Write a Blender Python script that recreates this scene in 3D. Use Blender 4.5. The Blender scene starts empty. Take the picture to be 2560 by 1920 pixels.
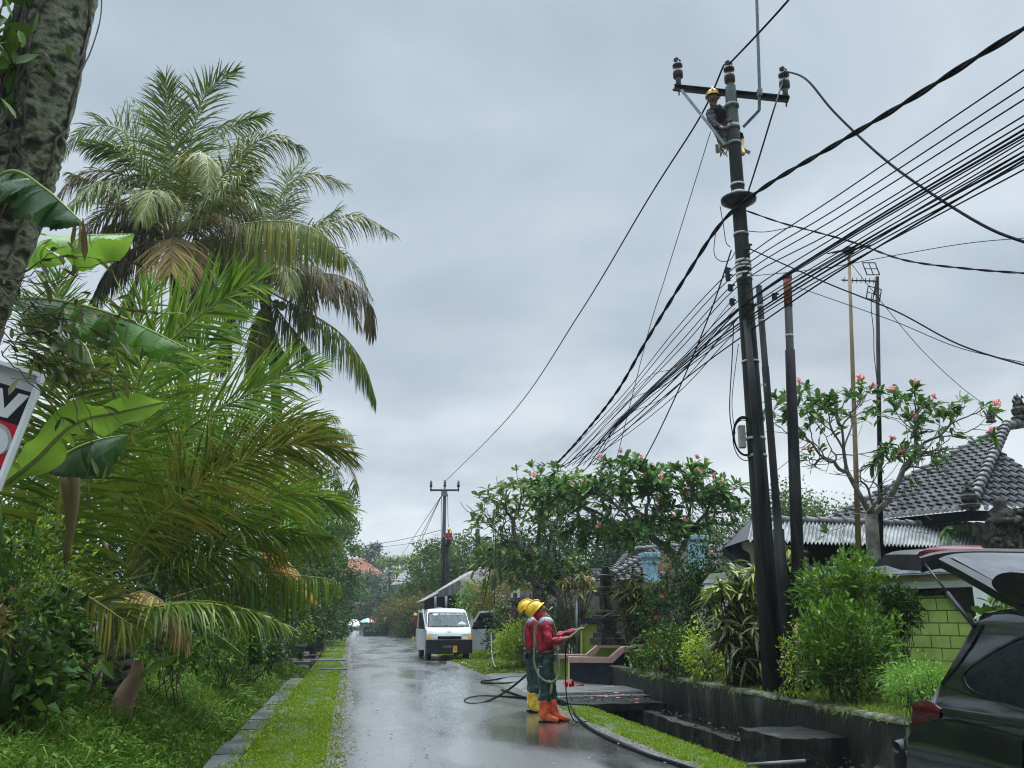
import bpy, math, random
import numpy as np
from mathutils import Vector
PI=math.pi; R=math.radians
SC=bpy.context.scene; COL=SC.collection
# ------------------------------------------------------------------ camera
FPX=2200.0; PITCH=R(14.89); YAW=R(10.09); CAMH=1.5
cam=bpy.data.objects.new('camera',bpy.data.cameras.new('camera')); COL.objects.link(cam)
cam.location=(0,0,CAMH); cam.rotation_euler=(PI/2+PITCH,0,-YAW)
cam.data.sensor_width=36; cam.data.lens=36*FPX/2560; cam.data.clip_end=3000; cam.data.clip_start=0.05
SC.camera=cam
# ------------------------------------------------------------------ sky, sun, exposure
SC.view_settings.view_transform='Standard'; SC.view_settings.look='None'
SC.view_settings.exposure=0.2; SC.view_settings.gamma=1
SC.cycles.use_denoising=True; SC.cycles.denoiser='OPENIMAGEDENOISE'; SC.cycles.denoising_prefilter='NONE'; SC.cycles.filter_width=1.15; SC.cycles.sample_clamp_indirect=6; SC.cycles.max_bounces=7; SC.cycles.transparent_max_bounces=16
SC.cycles.diffuse_bounces=3; SC.cycles.glossy_bounces=3; SC.cycles.transmission_bounces=4; SC.cycles.volume_bounces=0
SUN_EL=R(58); SUN_ROT=R(30)
wd=bpy.data.worlds.new('World'); SC.world=wd; wd.use_nodes=True
def world_nodes():
    nt=wd.node_tree; n=nt.nodes; l=nt.links; n.clear()
    out=n.new('ShaderNodeOutputWorld'); mix=n.new('ShaderNodeMixShader'); bs=n.new('ShaderNodeBackground'); bc=n.new('ShaderNodeBackground')
    sky=n.new('ShaderNodeTexSky'); sky.sky_type='NISHITA'; sky.sun_disc=False; sky.sun_elevation=SUN_EL; sky.sun_rotation=SUN_ROT
    l.new(sky.outputs[0],bs.inputs[0]); bs.inputs[1].default_value=0.10
    tc=n.new('ShaderNodeTexCoord'); mp=n.new('ShaderNodeMapping'); mp.inputs['Scale'].default_value=(1.3,1.3,2.5); mp.inputs['Location'].default_value=(2.3,0.7,0.4)
    l.new(tc.outputs['Generated'],mp.inputs[0])
    nz=n.new('ShaderNodeTexNoise'); nz.inputs['Scale'].default_value=1.7; nz.inputs['Detail'].default_value=5; nz.inputs['Roughness'].default_value=0.46; nz.inputs['Distortion'].default_value=0.6
    l.new(mp.outputs[0],nz.inputs[0])
    cr=n.new('ShaderNodeValToRGB'); e=cr.color_ramp.elements
    e[0].position=0.30; e[0].color=(0.33,0.365,0.43,1); e[1].position=0.72; e[1].color=(0.72,0.78,0.83,1)
    m=e.new(0.5); m.color=(0.445,0.52,0.585,1)
    l.new(nz.outputs[0],cr.inputs[0])
    # bluer and plainer cloud sheet higher up
    sp=n.new('ShaderNodeSeparateXYZ'); l.new(tc.outputs['Generated'],sp.inputs[0])
    up=n.new('ShaderNodeMapRange'); up.inputs['From Min'].default_value=0.22; up.inputs['From Max'].default_value=0.55; l.new(sp.outputs[2],up.inputs[0])
    mx=n.new('ShaderNodeMixRGB'); mx.inputs[2].default_value=(0.445,0.55,0.635,1)
    f1=n.new('ShaderNodeMath'); f1.operation='MULTIPLY'; f1.inputs[1].default_value=0.5; l.new(up.outputs[0],f1.inputs[0]); l.new(f1.outputs[0],mx.inputs[0]); l.new(cr.outputs[0],mx.inputs[1])
    # brighter breaks low over the road end
    lo=n.new('ShaderNodeMapRange'); lo.inputs['From Min'].default_value=0.34; lo.inputs['From Max'].default_value=0.05; l.new(sp.outputs[2],lo.inputs[0])
    n2=n.new('ShaderNodeTexNoise'); n2.inputs['Scale'].default_value=3.1; n2.inputs['Detail'].default_value=5
    mp2=n.new('ShaderNodeMapping'); mp2.inputs['Scale'].default_value=(1.5,1.5,3.6); mp2.inputs['Location'].default_value=(0.4,3.1,1.0); l.new(tc.outputs['Generated'],mp2.inputs[0]); l.new(mp2.outputs[0],n2.inputs[0])
    s2=n.new('ShaderNodeMapRange'); s2.inputs['From Min'].default_value=0.36; s2.inputs['From Max'].default_value=0.62; l.new(n2.outputs[0],s2.inputs[0])
    f2=n.new('ShaderNodeMath'); f2.operation='MULTIPLY'; l.new(lo.outputs[0],f2.inputs[0]); l.new(s2.outputs[0],f2.inputs[1])
    mx2=n.new('ShaderNodeMixRGB'); mx2.inputs[2].default_value=(0.92,0.96,0.98,1); l.new(f2.outputs[0],mx2.inputs[0]); l.new(mx.outputs[0],mx2.inputs[1])
    l.new(mx2.outputs[0],bc.inputs[0])
    # unseen sky overhead boosted far beyond a natural overcast, for stronger top light
    zz=n.new('ShaderNodeMapRange'); zz.inputs['From Min'].default_value=0.66; zz.inputs['From Max'].default_value=0.88; zz.inputs['To Min'].default_value=0.93; zz.inputs['To Max'].default_value=13.0
    l.new(sp.outputs[2],zz.inputs[0])
    # unseen sky behind the camera dimmed to cut frontal fill and raise contrast
    dp=n.new('ShaderNodeVectorMath'); dp.operation='DOT_PRODUCT'; dp.inputs[1].default_value=(math.sin(YAW),math.cos(YAW),0); l.new(tc.outputs['Generated'],dp.inputs[0])
    bk=n.new('ShaderNodeMapRange'); bk.inputs['From Min'].default_value=-0.35; bk.inputs['From Max'].default_value=0.25; bk.inputs['To Min'].default_value=0.75; bk.inputs['To Max'].default_value=1.0; l.new(dp.outputs['Value'],bk.inputs[0])
    mm=n.new('ShaderNodeMath'); mm.operation='MULTIPLY'; l.new(zz.outputs[0],mm.inputs[0]); l.new(bk.outputs[0],mm.inputs[1]); l.new(mm.outputs[0],bc.inputs[1])
    mix.inputs[0].default_value=0.93; l.new(bs.outputs[0],mix.inputs[1]); l.new(bc.outputs[0],mix.inputs[2]); l.new(mix.outputs[0],out.inputs[0])
world_nodes()
sl=bpy.data.lights.new('sun','SUN'); sl.energy=1.5; sl.angle=R(14); sl.color=(1,0.97,0.92)
sun=bpy.data.objects.new('sun',sl); COL.objects.link(sun)
sun.rotation_euler=(PI/2-SUN_EL,0,PI-SUN_ROT)
# ------------------------------------------------------------------ photo pixel -> place
def ray(px,py):
    a=(px-1280)/FPX; b=-(py-960)/FPX
    y=math.cos(PITCH)-math.sin(PITCH)*b; z=math.sin(PITCH)+math.cos(PITCH)*b
    c,s=math.cos(YAW),math.sin(YAW)
    return a,y,(a*c+y*s, y*c-a*s, z)
def W(px,py,d=None,z=None,X=None):
    a,y,(rx,ry,rz)=ray(px,py)
    if d is not None: k=d/y
    elif z is not None: k=(z-CAMH)/rz
    else: k=X/rx
    return np.array((rx*k,ry*k,CAMH+rz*k))
FWD=np.array((math.sin(YAW),math.cos(YAW),0)); RGT=np.array((math.cos(YAW),-math.sin(YAW),0)); UP=np.array((0,0,1.0))
def V(*a): return np.array(a,float)
def nrm(v): return v/(np.linalg.norm(v,axis=-1,keepdims=True)+1e-9)
# ------------------------------------------------------------------ mesh builder
class MB:
    def __init__(s): s.v=[]; s.f=[]; s.n=0
    def add(s,v,f,mi=0,sm=False):
        v=np.asarray(v,float).reshape(-1,3); f=np.asarray(f,int)
        s.v.append(v); s.f.append((f+s.n,mi,sm)); s.n+=len(v)
    def addl(s,v,fl,mi=0,sm=False):
        s.v.append(np.asarray(v,float)); n=s.n; s.n+=len(v)
        for f in fl: s.f.append((np.array([f])+n,mi,sm))
    def box(s,c,size,rz=0,mi=0,ax=None):
        h=np.array(size)/2.0
        q=np.array([(x,y,z) for z in(-1,1) for y in(-1,1) for x in(-1,1)])*h
        if ax is not None: q=q@np.array(ax)
        elif rz: cc,ss=math.cos(rz),math.sin(rz); q=np.stack([q[:,0]*cc-q[:,1]*ss,q[:,0]*ss+q[:,1]*cc,q[:,2]],1)
        s.add(q+np.array(c),[(0,2,3,1),(4,5,7,6),(0,1,5,4),(2,6,7,3),(0,4,6,2),(1,3,7,5)],mi)
    def tube(s,pts,rad,seg=6,mi=0,cap=True,sm=True):
        P=np.asarray(pts,float); n=len(P); rad=np.broadcast_to(np.asarray(rad,float),(n,))
        T=np.gradient(P,axis=0) if n>2 else np.repeat((P[1]-P[0])[None],n,0)
        T=nrm(T); a=np.array((0,0,1.0)) if abs(T[0][2])<.9 else np.array((1.0,0,0))
        N=np.zeros_like(P); u=nrm(np.cross(T[0],a)); N[0]=u
        for i in range(1,n):
            u=u-T[i]*np.dot(u,T[i]); u=u/(np.linalg.norm(u)+1e-9); N[i]=u
        B=np.cross(T,N); th=np.arange(seg)*2*PI/seg
        ring=(N[:,None]*np.cos(th)[None,:,None]+B[:,None]*np.sin(th)[None,:,None])*rad[:,None,None]+P[:,None]
        i,j=np.meshgrid(np.arange(n-1),np.arange(seg),indexing='ij'); i=i.ravel(); j=j.ravel(); k=(j+1)%seg
        b=s.n
        s.add(ring.reshape(-1,3),np.stack([i*seg+j,i*seg+k,(i+1)*seg+k,(i+1)*seg+j],1),mi,sm)
        if cap:
            s.f.append((np.array([list(range(seg))[::-1]])+b,mi,False)); s.f.append((np.array([list(range(seg))])+b+(n-1)*seg,mi,False))
    def lathe(s,prof,base,seg=16,mi=0,axis=None,sm=True):
        base=np.array(base,float); a=nrm(np.array(axis,float)) if axis is not None else UP
        x=nrm(np.cross(a,V(1,0,0) if abs(a[0])<.8 else V(0,1,0))); y=np.cross(a,x)
        th=np.arange(seg)*2*PI/seg; m=len(prof)
        v=np.concatenate([base+a*z+r*(np.cos(th)[:,None]*x+np.sin(th)[:,None]*y) for r,z in prof])
        i,j=np.meshgrid(np.arange(m-1),np.arange(seg),indexing='ij'); i=i.ravel(); j=j.ravel(); k=(j+1)%seg
        b=s.n; s.add(v,np.stack([i*seg+j,i*seg+k,(i+1)*seg+k,(i+1)*seg+j],1),mi,sm)
        if prof[0][0]>1e-4: s.f.append((np.array([list(range(seg))[::-1]])+b,mi,False))
        if prof[-1][0]>1e-4: s.f.append((np.array([list(range(seg))])+b+(m-1)*seg,mi,False))
    def prism(s,poly,off,mi=0):
        p=np.asarray(poly,float); n=len(p); q=p+np.array(off)
        s.addl(np.concatenate([p,q]),[list(range(n)),list(range(n,2*n))[::-1]]+[[i,n+i,n+(i+1)%n,(i+1)%n] for i in range(n)],mi)
    def grid(s,G,mi=0,sm=True):
        G=np.asarray(G,float); a,b=G.shape[:2]
        i,j=np.meshgrid(np.arange(a-1),np.arange(b-1),indexing='ij'); i=i.ravel(); j=j.ravel()
        s.add(G.reshape(-1,3),np.stack([i*b+j,i*b+j+1,(i+1)*b+j+1,(i+1)*b+j],1),mi,sm)
    def ball(s,c,r,mi=0,seg=10,rings=7,ax=None):
        r=np.broadcast_to(np.asarray(r,float),(3,)); t=np.linspace(0.001,PI-0.001,rings); p=np.arange(seg+1)*2*PI/seg
        T,Pp=np.meshgrid(t,p,indexing='ij'); g=np.stack([np.sin(T)*np.cos(Pp)*r[0],np.sin(T)*np.sin(Pp)*r[1],-np.cos(T)*r[2]],-1)
        if ax is not None: g=g@np.array(ax)
        s.grid(g+np.array(c),mi)
    def rbox(s,c,size,mi=0,step=.14,amp=.016,seed=0):
        c=np.array(c,float); h=np.array(size)/2.0
        from mathutils import noise
        for ax in range(3):
            a,b=[(1,2),(2,0),(0,1)][ax]; na,nb=max(2,int(size[a]/step)+1),max(2,int(size[b]/step)+1)
            for sg in(-1,1):
                u=np.linspace(-1,1,na)[:,None]*np.ones((1,nb)); v=np.ones((na,1))*np.linspace(-1,1,nb)[None]
                P=np.zeros((na,nb,3)); P[...,ax]=sg*h[ax]; P[...,a]=u*h[a]; P[...,b]=v*h[b]; P+=c
                for i in range(na):
                    for j in range(nb):
                        q=noise.noise_vector(Vector(P[i,j])*2.2+Vector((seed,0,0))); q2=noise.noise_vector(Vector(P[i,j])*7.0); P[i,j]+=np.array(q[:])*amp+np.array(q2[:])*amp*.6
                s.grid(P if sg>0 else P[::-1],mi,False)
    def build(s,name,mats,parent=None,local=False,bevel=0):
        me=bpy.data.meshes.new(name)
        if s.n:
            v=np.concatenate(s.v); me.vertices.add(len(v)); me.vertices.foreach_set('co',v.astype(np.float32).ravel())
            tot=np.concatenate([np.full(len(f),f.shape[1]) for f,_,_ in s.f]); idx=np.concatenate([f.ravel() for f,_,_ in s.f])
            me.loops.add(len(idx)); me.loops.foreach_set('vertex_index',idx.astype(np.int32))
            me.polygons.add(len(tot)); st=np.concatenate([[0],np.cumsum(tot)[:-1]])
            me.polygons.foreach_set('loop_start',st.astype(np.int32))
            me.polygons.foreach_set('material_index',np.concatenate([np.full(len(f),m) for f,m,_ in s.f]).astype(np.int32))
            me.polygons.foreach_set('use_smooth',np.concatenate([np.full(len(f),q) for f,_,q in s.f]).astype(bool))
            me.update(calc_edges=True); me.validate()
        for m in (mats if isinstance(mats,(list,tuple)) else [mats]): me.materials.append(m)
        o=bpy.data.objects.new(name,me); COL.objects.link(o); attach(o,parent,local)
        if bevel:
            b=o.modifiers.new('bevel','BEVEL'); b.width=bevel; b.segments=2; b.limit_method='ANGLE'; b.angle_limit=R(35)
        return o
def attach(o,parent,local=False):
    if parent is None: return
    o.parent=parent
    if parent.type=='EMPTY' and not local:
        from mathutils import Matrix
        o.matrix_parent_inverse=Matrix.Translation(-parent.location)
def tag(o,label,cat,group=None,kind=None):
    if label: o['label']=label
    if cat: o['category']=cat
    if group: o['group']=group
    if kind: o['kind']=kind
    return o
def thing(name,label,cat,loc=(0,0,0),group=None,rz=0):
    o=bpy.data.objects.new(name,None); o.empty_display_size=.1; COL.objects.link(o)
    o.location=Vector([float(x) for x in loc]); o.rotation_euler=(0,0,rz)
    return tag(o,label,cat,group)
def copy_thing(o,loc,rz,label,group=None):
    r=o.copy(); COL.objects.link(r); r.location=Vector([float(x) for x in loc]); r.rotation_euler=(0,0,rz); r['label']=label
    if group: r['group']=group
    def kids(a,b):
        for ch in list(a.children):
            c=ch.copy(); COL.objects.link(c); c.parent=b; kids(ch,c)
    kids(o,r); return r
# ------------------------------------------------------------------ materials
def base_mat(name):
    m=bpy.data.materials.new(name); m.use_nodes=True; nt=m.node_tree; p=nt.nodes['Principled BSDF']; return m,nt,p
def mat(name,cols,scale=3,rough=.6,bump=0,bscale=None,metal=0,spec=.22,detail=5,coat=0,lo=.35,hi=.65,stretch=None,rough2=None,distort=0,trans=0):
    m,nt,p=base_mat(name); n=nt.nodes; l=nt.links
    if isinstance(cols[0],(int,float)): cols=[cols]
    p.inputs['Roughness'].default_value=rough; p.inputs['Metallic'].default_value=metal; p.inputs['Specular IOR Level'].default_value=spec
    p.inputs['Coat Weight'].default_value=coat; p.inputs['Coat Roughness'].default_value=.06
    tc=n.new('ShaderNodeTexCoord'); vec=tc.outputs['Object']
    if stretch: mp=n.new('ShaderNodeMapping'); mp.inputs['Scale'].default_value=stretch; l.new(vec,mp.inputs[0]); vec=mp.outputs[0]
    if len(cols)==1 and not bump: p.inputs['Base Color'].default_value=(*cols[0],1)
    nz=n.new('ShaderNodeTexNoise'); nz.inputs['Scale'].default_value=scale; nz.inputs['Detail'].default_value=detail; nz.inputs['Distortion'].default_value=distort; l.new(vec,nz.inputs[0])
    if len(cols)>1:
        cr=n.new('ShaderNodeValToRGB'); el=cr.color_ramp.elements
        for i,c in enumerate(cols):
            q=lo+(hi-lo)*i/(len(cols)-1)
            e=el[0] if i==0 else el[len(el)-1] if i==len(cols)-1 else el.new(q)
            e.position=q; e.color=(*c,1)
        l.new(nz.outputs[0],cr.inputs[0]); l.new(cr.outputs[0],p.inputs['Base Color'])
    else: p.inputs['Base Color'].default_value=(*cols[0],1)
    if rough2 is not None:
        mr=n.new('ShaderNodeMapRange'); mr.inputs['From Min'].default_value=lo; mr.inputs['From Max'].default_value=hi; mr.inputs['To Min'].default_value=rough; mr.inputs['To Max'].default_value=rough2
        l.new(nz.outputs[0],mr.inputs[0]); l.new(mr.outputs[0],p.inputs['Roughness'])
    if bump:
        nb=n.new('ShaderNodeTexNoise'); nb.inputs['Scale'].default_value=bscale or scale*4; nb.inputs['Detail'].default_value=6; l.new(vec,nb.inputs[0])
        b=n.new('ShaderNodeBump'); b.inputs['Strength'].default_value=min(1,bump); b.inputs['Distance'].default_value=.02*max(1,bump); l.new(nb.outputs[0],b.inputs['Height']); l.new(b.outputs[0],p.inputs['Normal'])
    return m
def leafmat(name,cols,trans=.35,rough=.42,spec=.16):
    m,nt,p=base_mat(name); n=nt.nodes; l=nt.links
    g=n.new('ShaderNodeNewGeometry'); cr=n.new('ShaderNodeValToRGB'); el=cr.color_ramp.elements
    for i,c in enumerate(cols):
        q=i/(len(cols)-1)
        e=el[0] if i==0 else el[len(el)-1] if i==len(cols)-1 else el.new(q)
        e.position=q; e.color=(*c,1)
    l.new(g.outputs['Random Per Island'],cr.inputs[0]); l.new(cr.outputs[0],p.inputs['Base Color'])
    p.inputs['Roughness'].default_value=rough; p.inputs['Specular IOR Level'].default_value=spec
    t=n.new('ShaderNodeBsdfTranslucent'); hs=n.new('ShaderNodeHueSaturation'); hs.inputs['Value'].default_value=1.5; hs.inputs['Hue'].default_value=.485; l.new(cr.outputs[0],hs.inputs['Color']); l.new(hs.outputs[0],t.inputs[0])
    mx=n.new('ShaderNodeMixShader'); mx.inputs[0].default_value=trans*.65; l.new(p.outputs[0],mx.inputs[1]); l.new(t.outputs[0],mx.inputs[2]); l.new(mx.outputs[0],n['Material Output'].inputs[0])
    return m
# ------------------------------------------------------------------ plants
def catmull(P,n):
    P=np.asarray(P,float)
    if len(P)==2: return P[0]+(P[1]-P[0])*np.linspace(0,1,n)[:,None]
    Q=np.concatenate([[2*P[0]-P[1]],P,[2*P[-1]-P[-2]]]); m=len(P)-1
    t=np.linspace(0,m-1e-6,n); i=t.astype(int); u=(t-i)[:,None]
    a,b,c,d=Q[i],Q[i+1],Q[i+2],Q[i+3]
    return .5*((2*b)+(c-a)*u+(2*a-5*b+4*c-d)*u*u+(3*b-a-3*c+d)*u**3)
TEM={'q':([(0,0),(.45,.5),(1,0),(.45,-.5)],[(0,1,2,3)]),
 'leaf':([(0,0),(.42,.5),(1,0),(.42,-.5),(.5,0)],[(0,1,2,4),(0,4,2,3)]),
 'long':([(0,.06),(0,-.06),(.4,.42),(.4,0),(.4,-.42),(.75,.5),(.75,0),(.75,-.5),(1,0)],[(0,2,3,3),(0,3,1,1),(1,3,4,4),(2,5,6,3),(3,6,7,4),(5,8,6,6),(6,8,7,7)]),
 'strap':([(0,.25),(0,-.25),(.25,.5),(.25,-.5),(.5,.5),(.5,-.5),(.75,.33),(.75,-.33),(1,.04),(1,-.04)],[(0,2,3,1),(2,4,5,3),(4,6,7,5),(6,8,9,7)]),
 'blade':([(0,.5),(0,-.5),(.55,.38),(.55,-.38),(1,0.03),(1,-.03)],[(0,2,3,1),(2,4,5,3)])}
def leaves(mb,P,D,L,wid,rng,kind='leaf',droop=.2,fold=.18,mi=0,roll=.6):
    tv,tf=TEM[kind]; P=np.asarray(P,float); N=len(P)
    if N==0: return
    D=nrm(np.asarray(D,float)+1e-4); L=np.broadcast_to(np.asarray(L,float),(N,))[:,None]; wid=np.broadcast_to(np.asarray(wid,float),(N,))[:,None]
    upv=UP+rng.normal(0,roll,(N,3)); S=nrm(np.cross(D,upv)); U=np.cross(S,D)
    vs=[]
    for a,c in tv:
        p=P+L*(a*D+c*wid*S+fold*abs(c)*wid*U*2*(1 if c else 0)); p=p.copy(); p[:,2]-=(droop*L[:,0]*a*a); vs.append(p)
    k=len(tv); v=np.stack(vs,1).reshape(-1,3); off=np.arange(N)[:,None]*k
    q=[f for f in tf if f[2]!=f[3]]; t=[f[:3] for f in tf if f[2]==f[3]]
    b=mb.n; mb.v.append(v); mb.n+=len(v)
    for fl in (q,t):
        if fl: mb.f.append(((off[:,:,None]+np.array(fl)[None]).reshape(-1,len(fl[0]))+b,mi,False))
def skel(mb,p,tips,rng,rt,mi=0,pw=.45,frac=.42,seg=6,bend=.12,r0=None):
    n=len(tips)
    k=3 if (n>6 and rng.random()<.5) else 2
    if n<=1: groups=[tips]
    else:
        sd=[tips[rng.integers(n)]]
        for _ in range(k-1):
            dd=np.min([np.linalg.norm(tips-s,axis=1) for s in sd],axis=0); sd.append(tips[int(np.argmax(dd))])
        lab=np.argmin([np.linalg.norm(tips-s,axis=1) for s in sd],axis=0); groups=[tips[lab==i] for i in range(k) if np.any(lab==i)]
        if len(groups)==1: groups=[tips[:n//2],tips[n//2:]]
    for g in groups:
        m=len(g); c=g.mean(0); q=g[0] if m==1 else p+(c-p)*(frac+rng.uniform(-.08,.12))
        Ln=np.linalg.norm(q-p); ra=rt*m**pw; mid=(p+q)/2+rng.normal(0,bend,3)*Ln; mid[2]-=0.04*Ln
        mb.tube(catmull([p,mid,q],5),np.linspace(min(ra*1.08,(r0 or 9)),ra*.9 if m>1 else ra*.75,5),seg if ra>rt*2 else 4,mi,cap=(m==1))
        if m>1: skel(mb,q,g,rng,rt,mi,pw,frac,seg,bend,ra)
def ell_tips(cs,n,rng,shell=.75,zcut=None):
    # cs: list of (centre, radii); points mostly near the surface of the lobes
    w=np.array([np.prod(np.array(r))**(2/3) for _,r in cs]); w/=w.sum(); out=[]
    for (c,r),q in zip(cs,w):
        m=max(1,int(round(n*q))); d=nrm(rng.normal(0,1,(m,3))); d[:,2]=np.abs(d[:,2])*np.where(rng.random(m)<.22,-1,1)
        rr=np.where(rng.random(m)<shell,rng.uniform(.8,1.03,m),rng.uniform(.3,.85,m)); out.append(np.array(c)+d*np.array(r)*rr[:,None])
    return np.concatenate(out)
def leafy(name,label,cat,base,cs,nt,nl,L,lm,bm,seed,wid=.45,rad=.25,rt=.008,kind='leaf',group=None,trunk=None,droop=.25,shell=.75,twigs=True,flower=None,nf=0,fs=.05,updir=.25,stems=1,fold=.18,part='crown'):
    rng=np.random.default_rng(seed); base=np.array(base,float); t=thing(name,label,cat,base,group); nt=max(6,int(nt*.78)); nl=int(nl*1.3); rad*=.82
    tips=ell_tips(cs,nt,rng,shell); tips=tips[tips[:,2]>base[2]+.04]
    bw=MB(); ctr=np.mean([c for c,_ in cs],axis=0)
    if trunk:
        top=np.array(trunk[0],float); r0,r1=trunk[1:3]; mid=(base+top)/2+rng.normal(0,.03,3)*np.linalg.norm(top-base)
        bw.tube(catmull([base-UP*.1,mid,top],8),np.linspace(r0,r1,8),8)
        if twigs: skel(bw,top,tips,rng,rt)
    elif twigs:
        lab=rng.integers(0,stems,len(tips))
        for s in range(stems):
            if np.any(lab==s): skel(bw,base+V(rng.normal(0,.06*stems**.5),rng.normal(0,.06*stems**.5),-.04),tips[lab==s],rng,rt,seg=5)
    bw.build('trunk' if trunk else 'stems',bm,t)
    lb=MB(); N=nl*len(tips); P=np.repeat(tips,nl,0)+np.clip(rng.normal(0,rad,(N,3)),-2.2*rad,2.2*rad); P[:,2]=np.maximum(P[:,2],base[2]+.02)
    D=nrm(P-ctr)*.7+rng.normal(0,.55,(N,3))+UP*updir
    leaves(lb,P,D,L*rng.uniform(.5,1.35,N),wid*rng.uniform(.8,1.2,N),rng,kind,droop,fold)
    lb.build('foliage' if not trunk else part,lm,t)
    if flower:
        tp=tips[rng.choice(len(tips),min(nf,len(tips)),replace=False)]
        for p in tp:
            fb=MB(); p=p+rng.normal(0,rad*.6,3); D=nrm(rng.normal(0,1,(5,3))+V(0,-.6,.3)); leaves(fb,np.repeat(p[None],5,0),D,fs*rng.uniform(.8,1.2,5),.75,rng,'leaf',.1); fb.build('flower',flower,t)
    return t
def frond(mb,pts,L,n,rng,w=.035,droop=.5,a0=72,a1=28,lift=15,side=None,mi=0,mr=1,rw=.022,start=.14,jit=.1,broken=.0,hang=0.0):
    jit=max(jit,.13); broken=max(broken,.06)
    C=catmull(pts,44); s=np.concatenate([[0],np.cumsum(np.linalg.norm(np.diff(C,axis=0),axis=1))]); s/=s[-1]
    t=np.linspace(start,.995,n); ip=lambda q:np.stack([np.interp(q,s,C[:,i]) for i in range(3)],1)
    P=ip(t); T=nrm(ip(np.minimum(t+.02,1))-ip(np.maximum(t-.02,0)))
    if side is None:
        S=np.cross(T,UP); bad=np.linalg.norm(S,axis=1)<.25; S[bad]=RGT; S=nrm(S)
    else: S=nrm(np.array(side)[None]-T*(T@np.array(side))[:,None])
    U=np.cross(S,T); U*=np.where(U[:,2:]<-.2,-1,1)
    prof=np.interp(t,[start,.25,.45,.7,.9,1],[.55,.85,1,.85,.5,.3])
    for sg in (-1,1):
        m=rng.random(n)>broken; k=m.sum()
        if not k: continue
        a=np.radians(np.interp(t,[start,1],[a0,a1])+rng.normal(0,5,n))[m][:,None]; v=np.radians(lift+rng.normal(0,8,n))[m][:,None]
        Tm,Sm,Um,Pm=T[m],S[m],U[m],P[m]
        D=nrm(Tm*np.cos(a)+sg*Sm*np.sin(a)*np.cos(v)+Um*np.sin(a)*np.sin(v)+rng.normal(0,jit,(k,3))-UP*hang)
        l=(L*prof[m]*rng.uniform(.82,1.1,k))[:,None]; dr=(droop*rng.uniform(.6,1.4,k))[:,None]
        wv=nrm(Tm-D*(Tm*D).sum(1,keepdims=True)); p=Pm; d=D; rows=[]
        for j,(f,ww) in enumerate(((0,.45),(.22,1),(.3,.9),(.28,.55),(.2,.05))):
            p=p+d*l*f; rows.append(p+wv*w*ww*.5); rows.append(p-wv*w*ww*.5); d=nrm(d-UP*dr*(.25+.25*j))
        Vv=np.stack(rows,1).reshape(-1,3); off=(np.arange(k)*10)[:,None,None]
        f=np.array([(2*j,2*j+2,2*j+3,2*j+1) for j in range(4)])
        mb.add(Vv,(off+f[None]).reshape(-1,4),mi)
    mb.tube(C[::3],np.linspace(rw,rw*.22,len(C[::3])),5,mr)
def banana_leaf(name,pts,width,mats,parent,rng,fold=40,tears=5,side=None,n=72,curl=.25):
    C=catmull(pts,n); T=nrm(np.gradient(C,axis=0)); S=np.cross(T,UP) if side is None else np.repeat(np.array(side)[None],n,0)-T*(T@np.array(side))[:,None]
    S=nrm(S); U=np.cross(S,T); U*=np.where(U[:,2:]<0,-1,1); t=np.linspace(0,1,n); prof=np.interp(t,[0,.08,.3,.6,.85,1],[.06,.45,.95,1,.7,.03])*width/2
    mb=MB()
    for sg in (-1,1):
        cuts=sorted(set([0,n-1]+list(rng.choice(np.arange(10,n-8),tears,replace=False))))
        for a,b in zip(cuts[:-1],cuts[1:]):
            f=R(fold+rng.normal(0,10)); idx=np.arange(a,b+1); G=[]
            sh=np.linspace(0,1,len(idx))
            shrink=1-.10*np.maximum(0,np.abs(sh-.5)*2-.6)*2
            for c in np.linspace(0,1,6):
                ang=f*(.75+c*.4)+curl*np.sin(idx*.27+sg)*c*.6; rib=.006*(-1)**idx*(c>0)
                w=prof[idx]*c*(shrink if c>.5 else 1)
                G.append(C[idx]+sg*S[idx]*(w*np.cos(ang))[:,None]-U[idx]*(w*np.sin(ang)+rib)[:,None]+T[idx]*(.18*w)[:,None])
            mb.grid(np.array(G),0)
    mb.tube(C,np.linspace(.022,.006,n),6,1)
    return mb.build(name,mats,parent)
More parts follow.
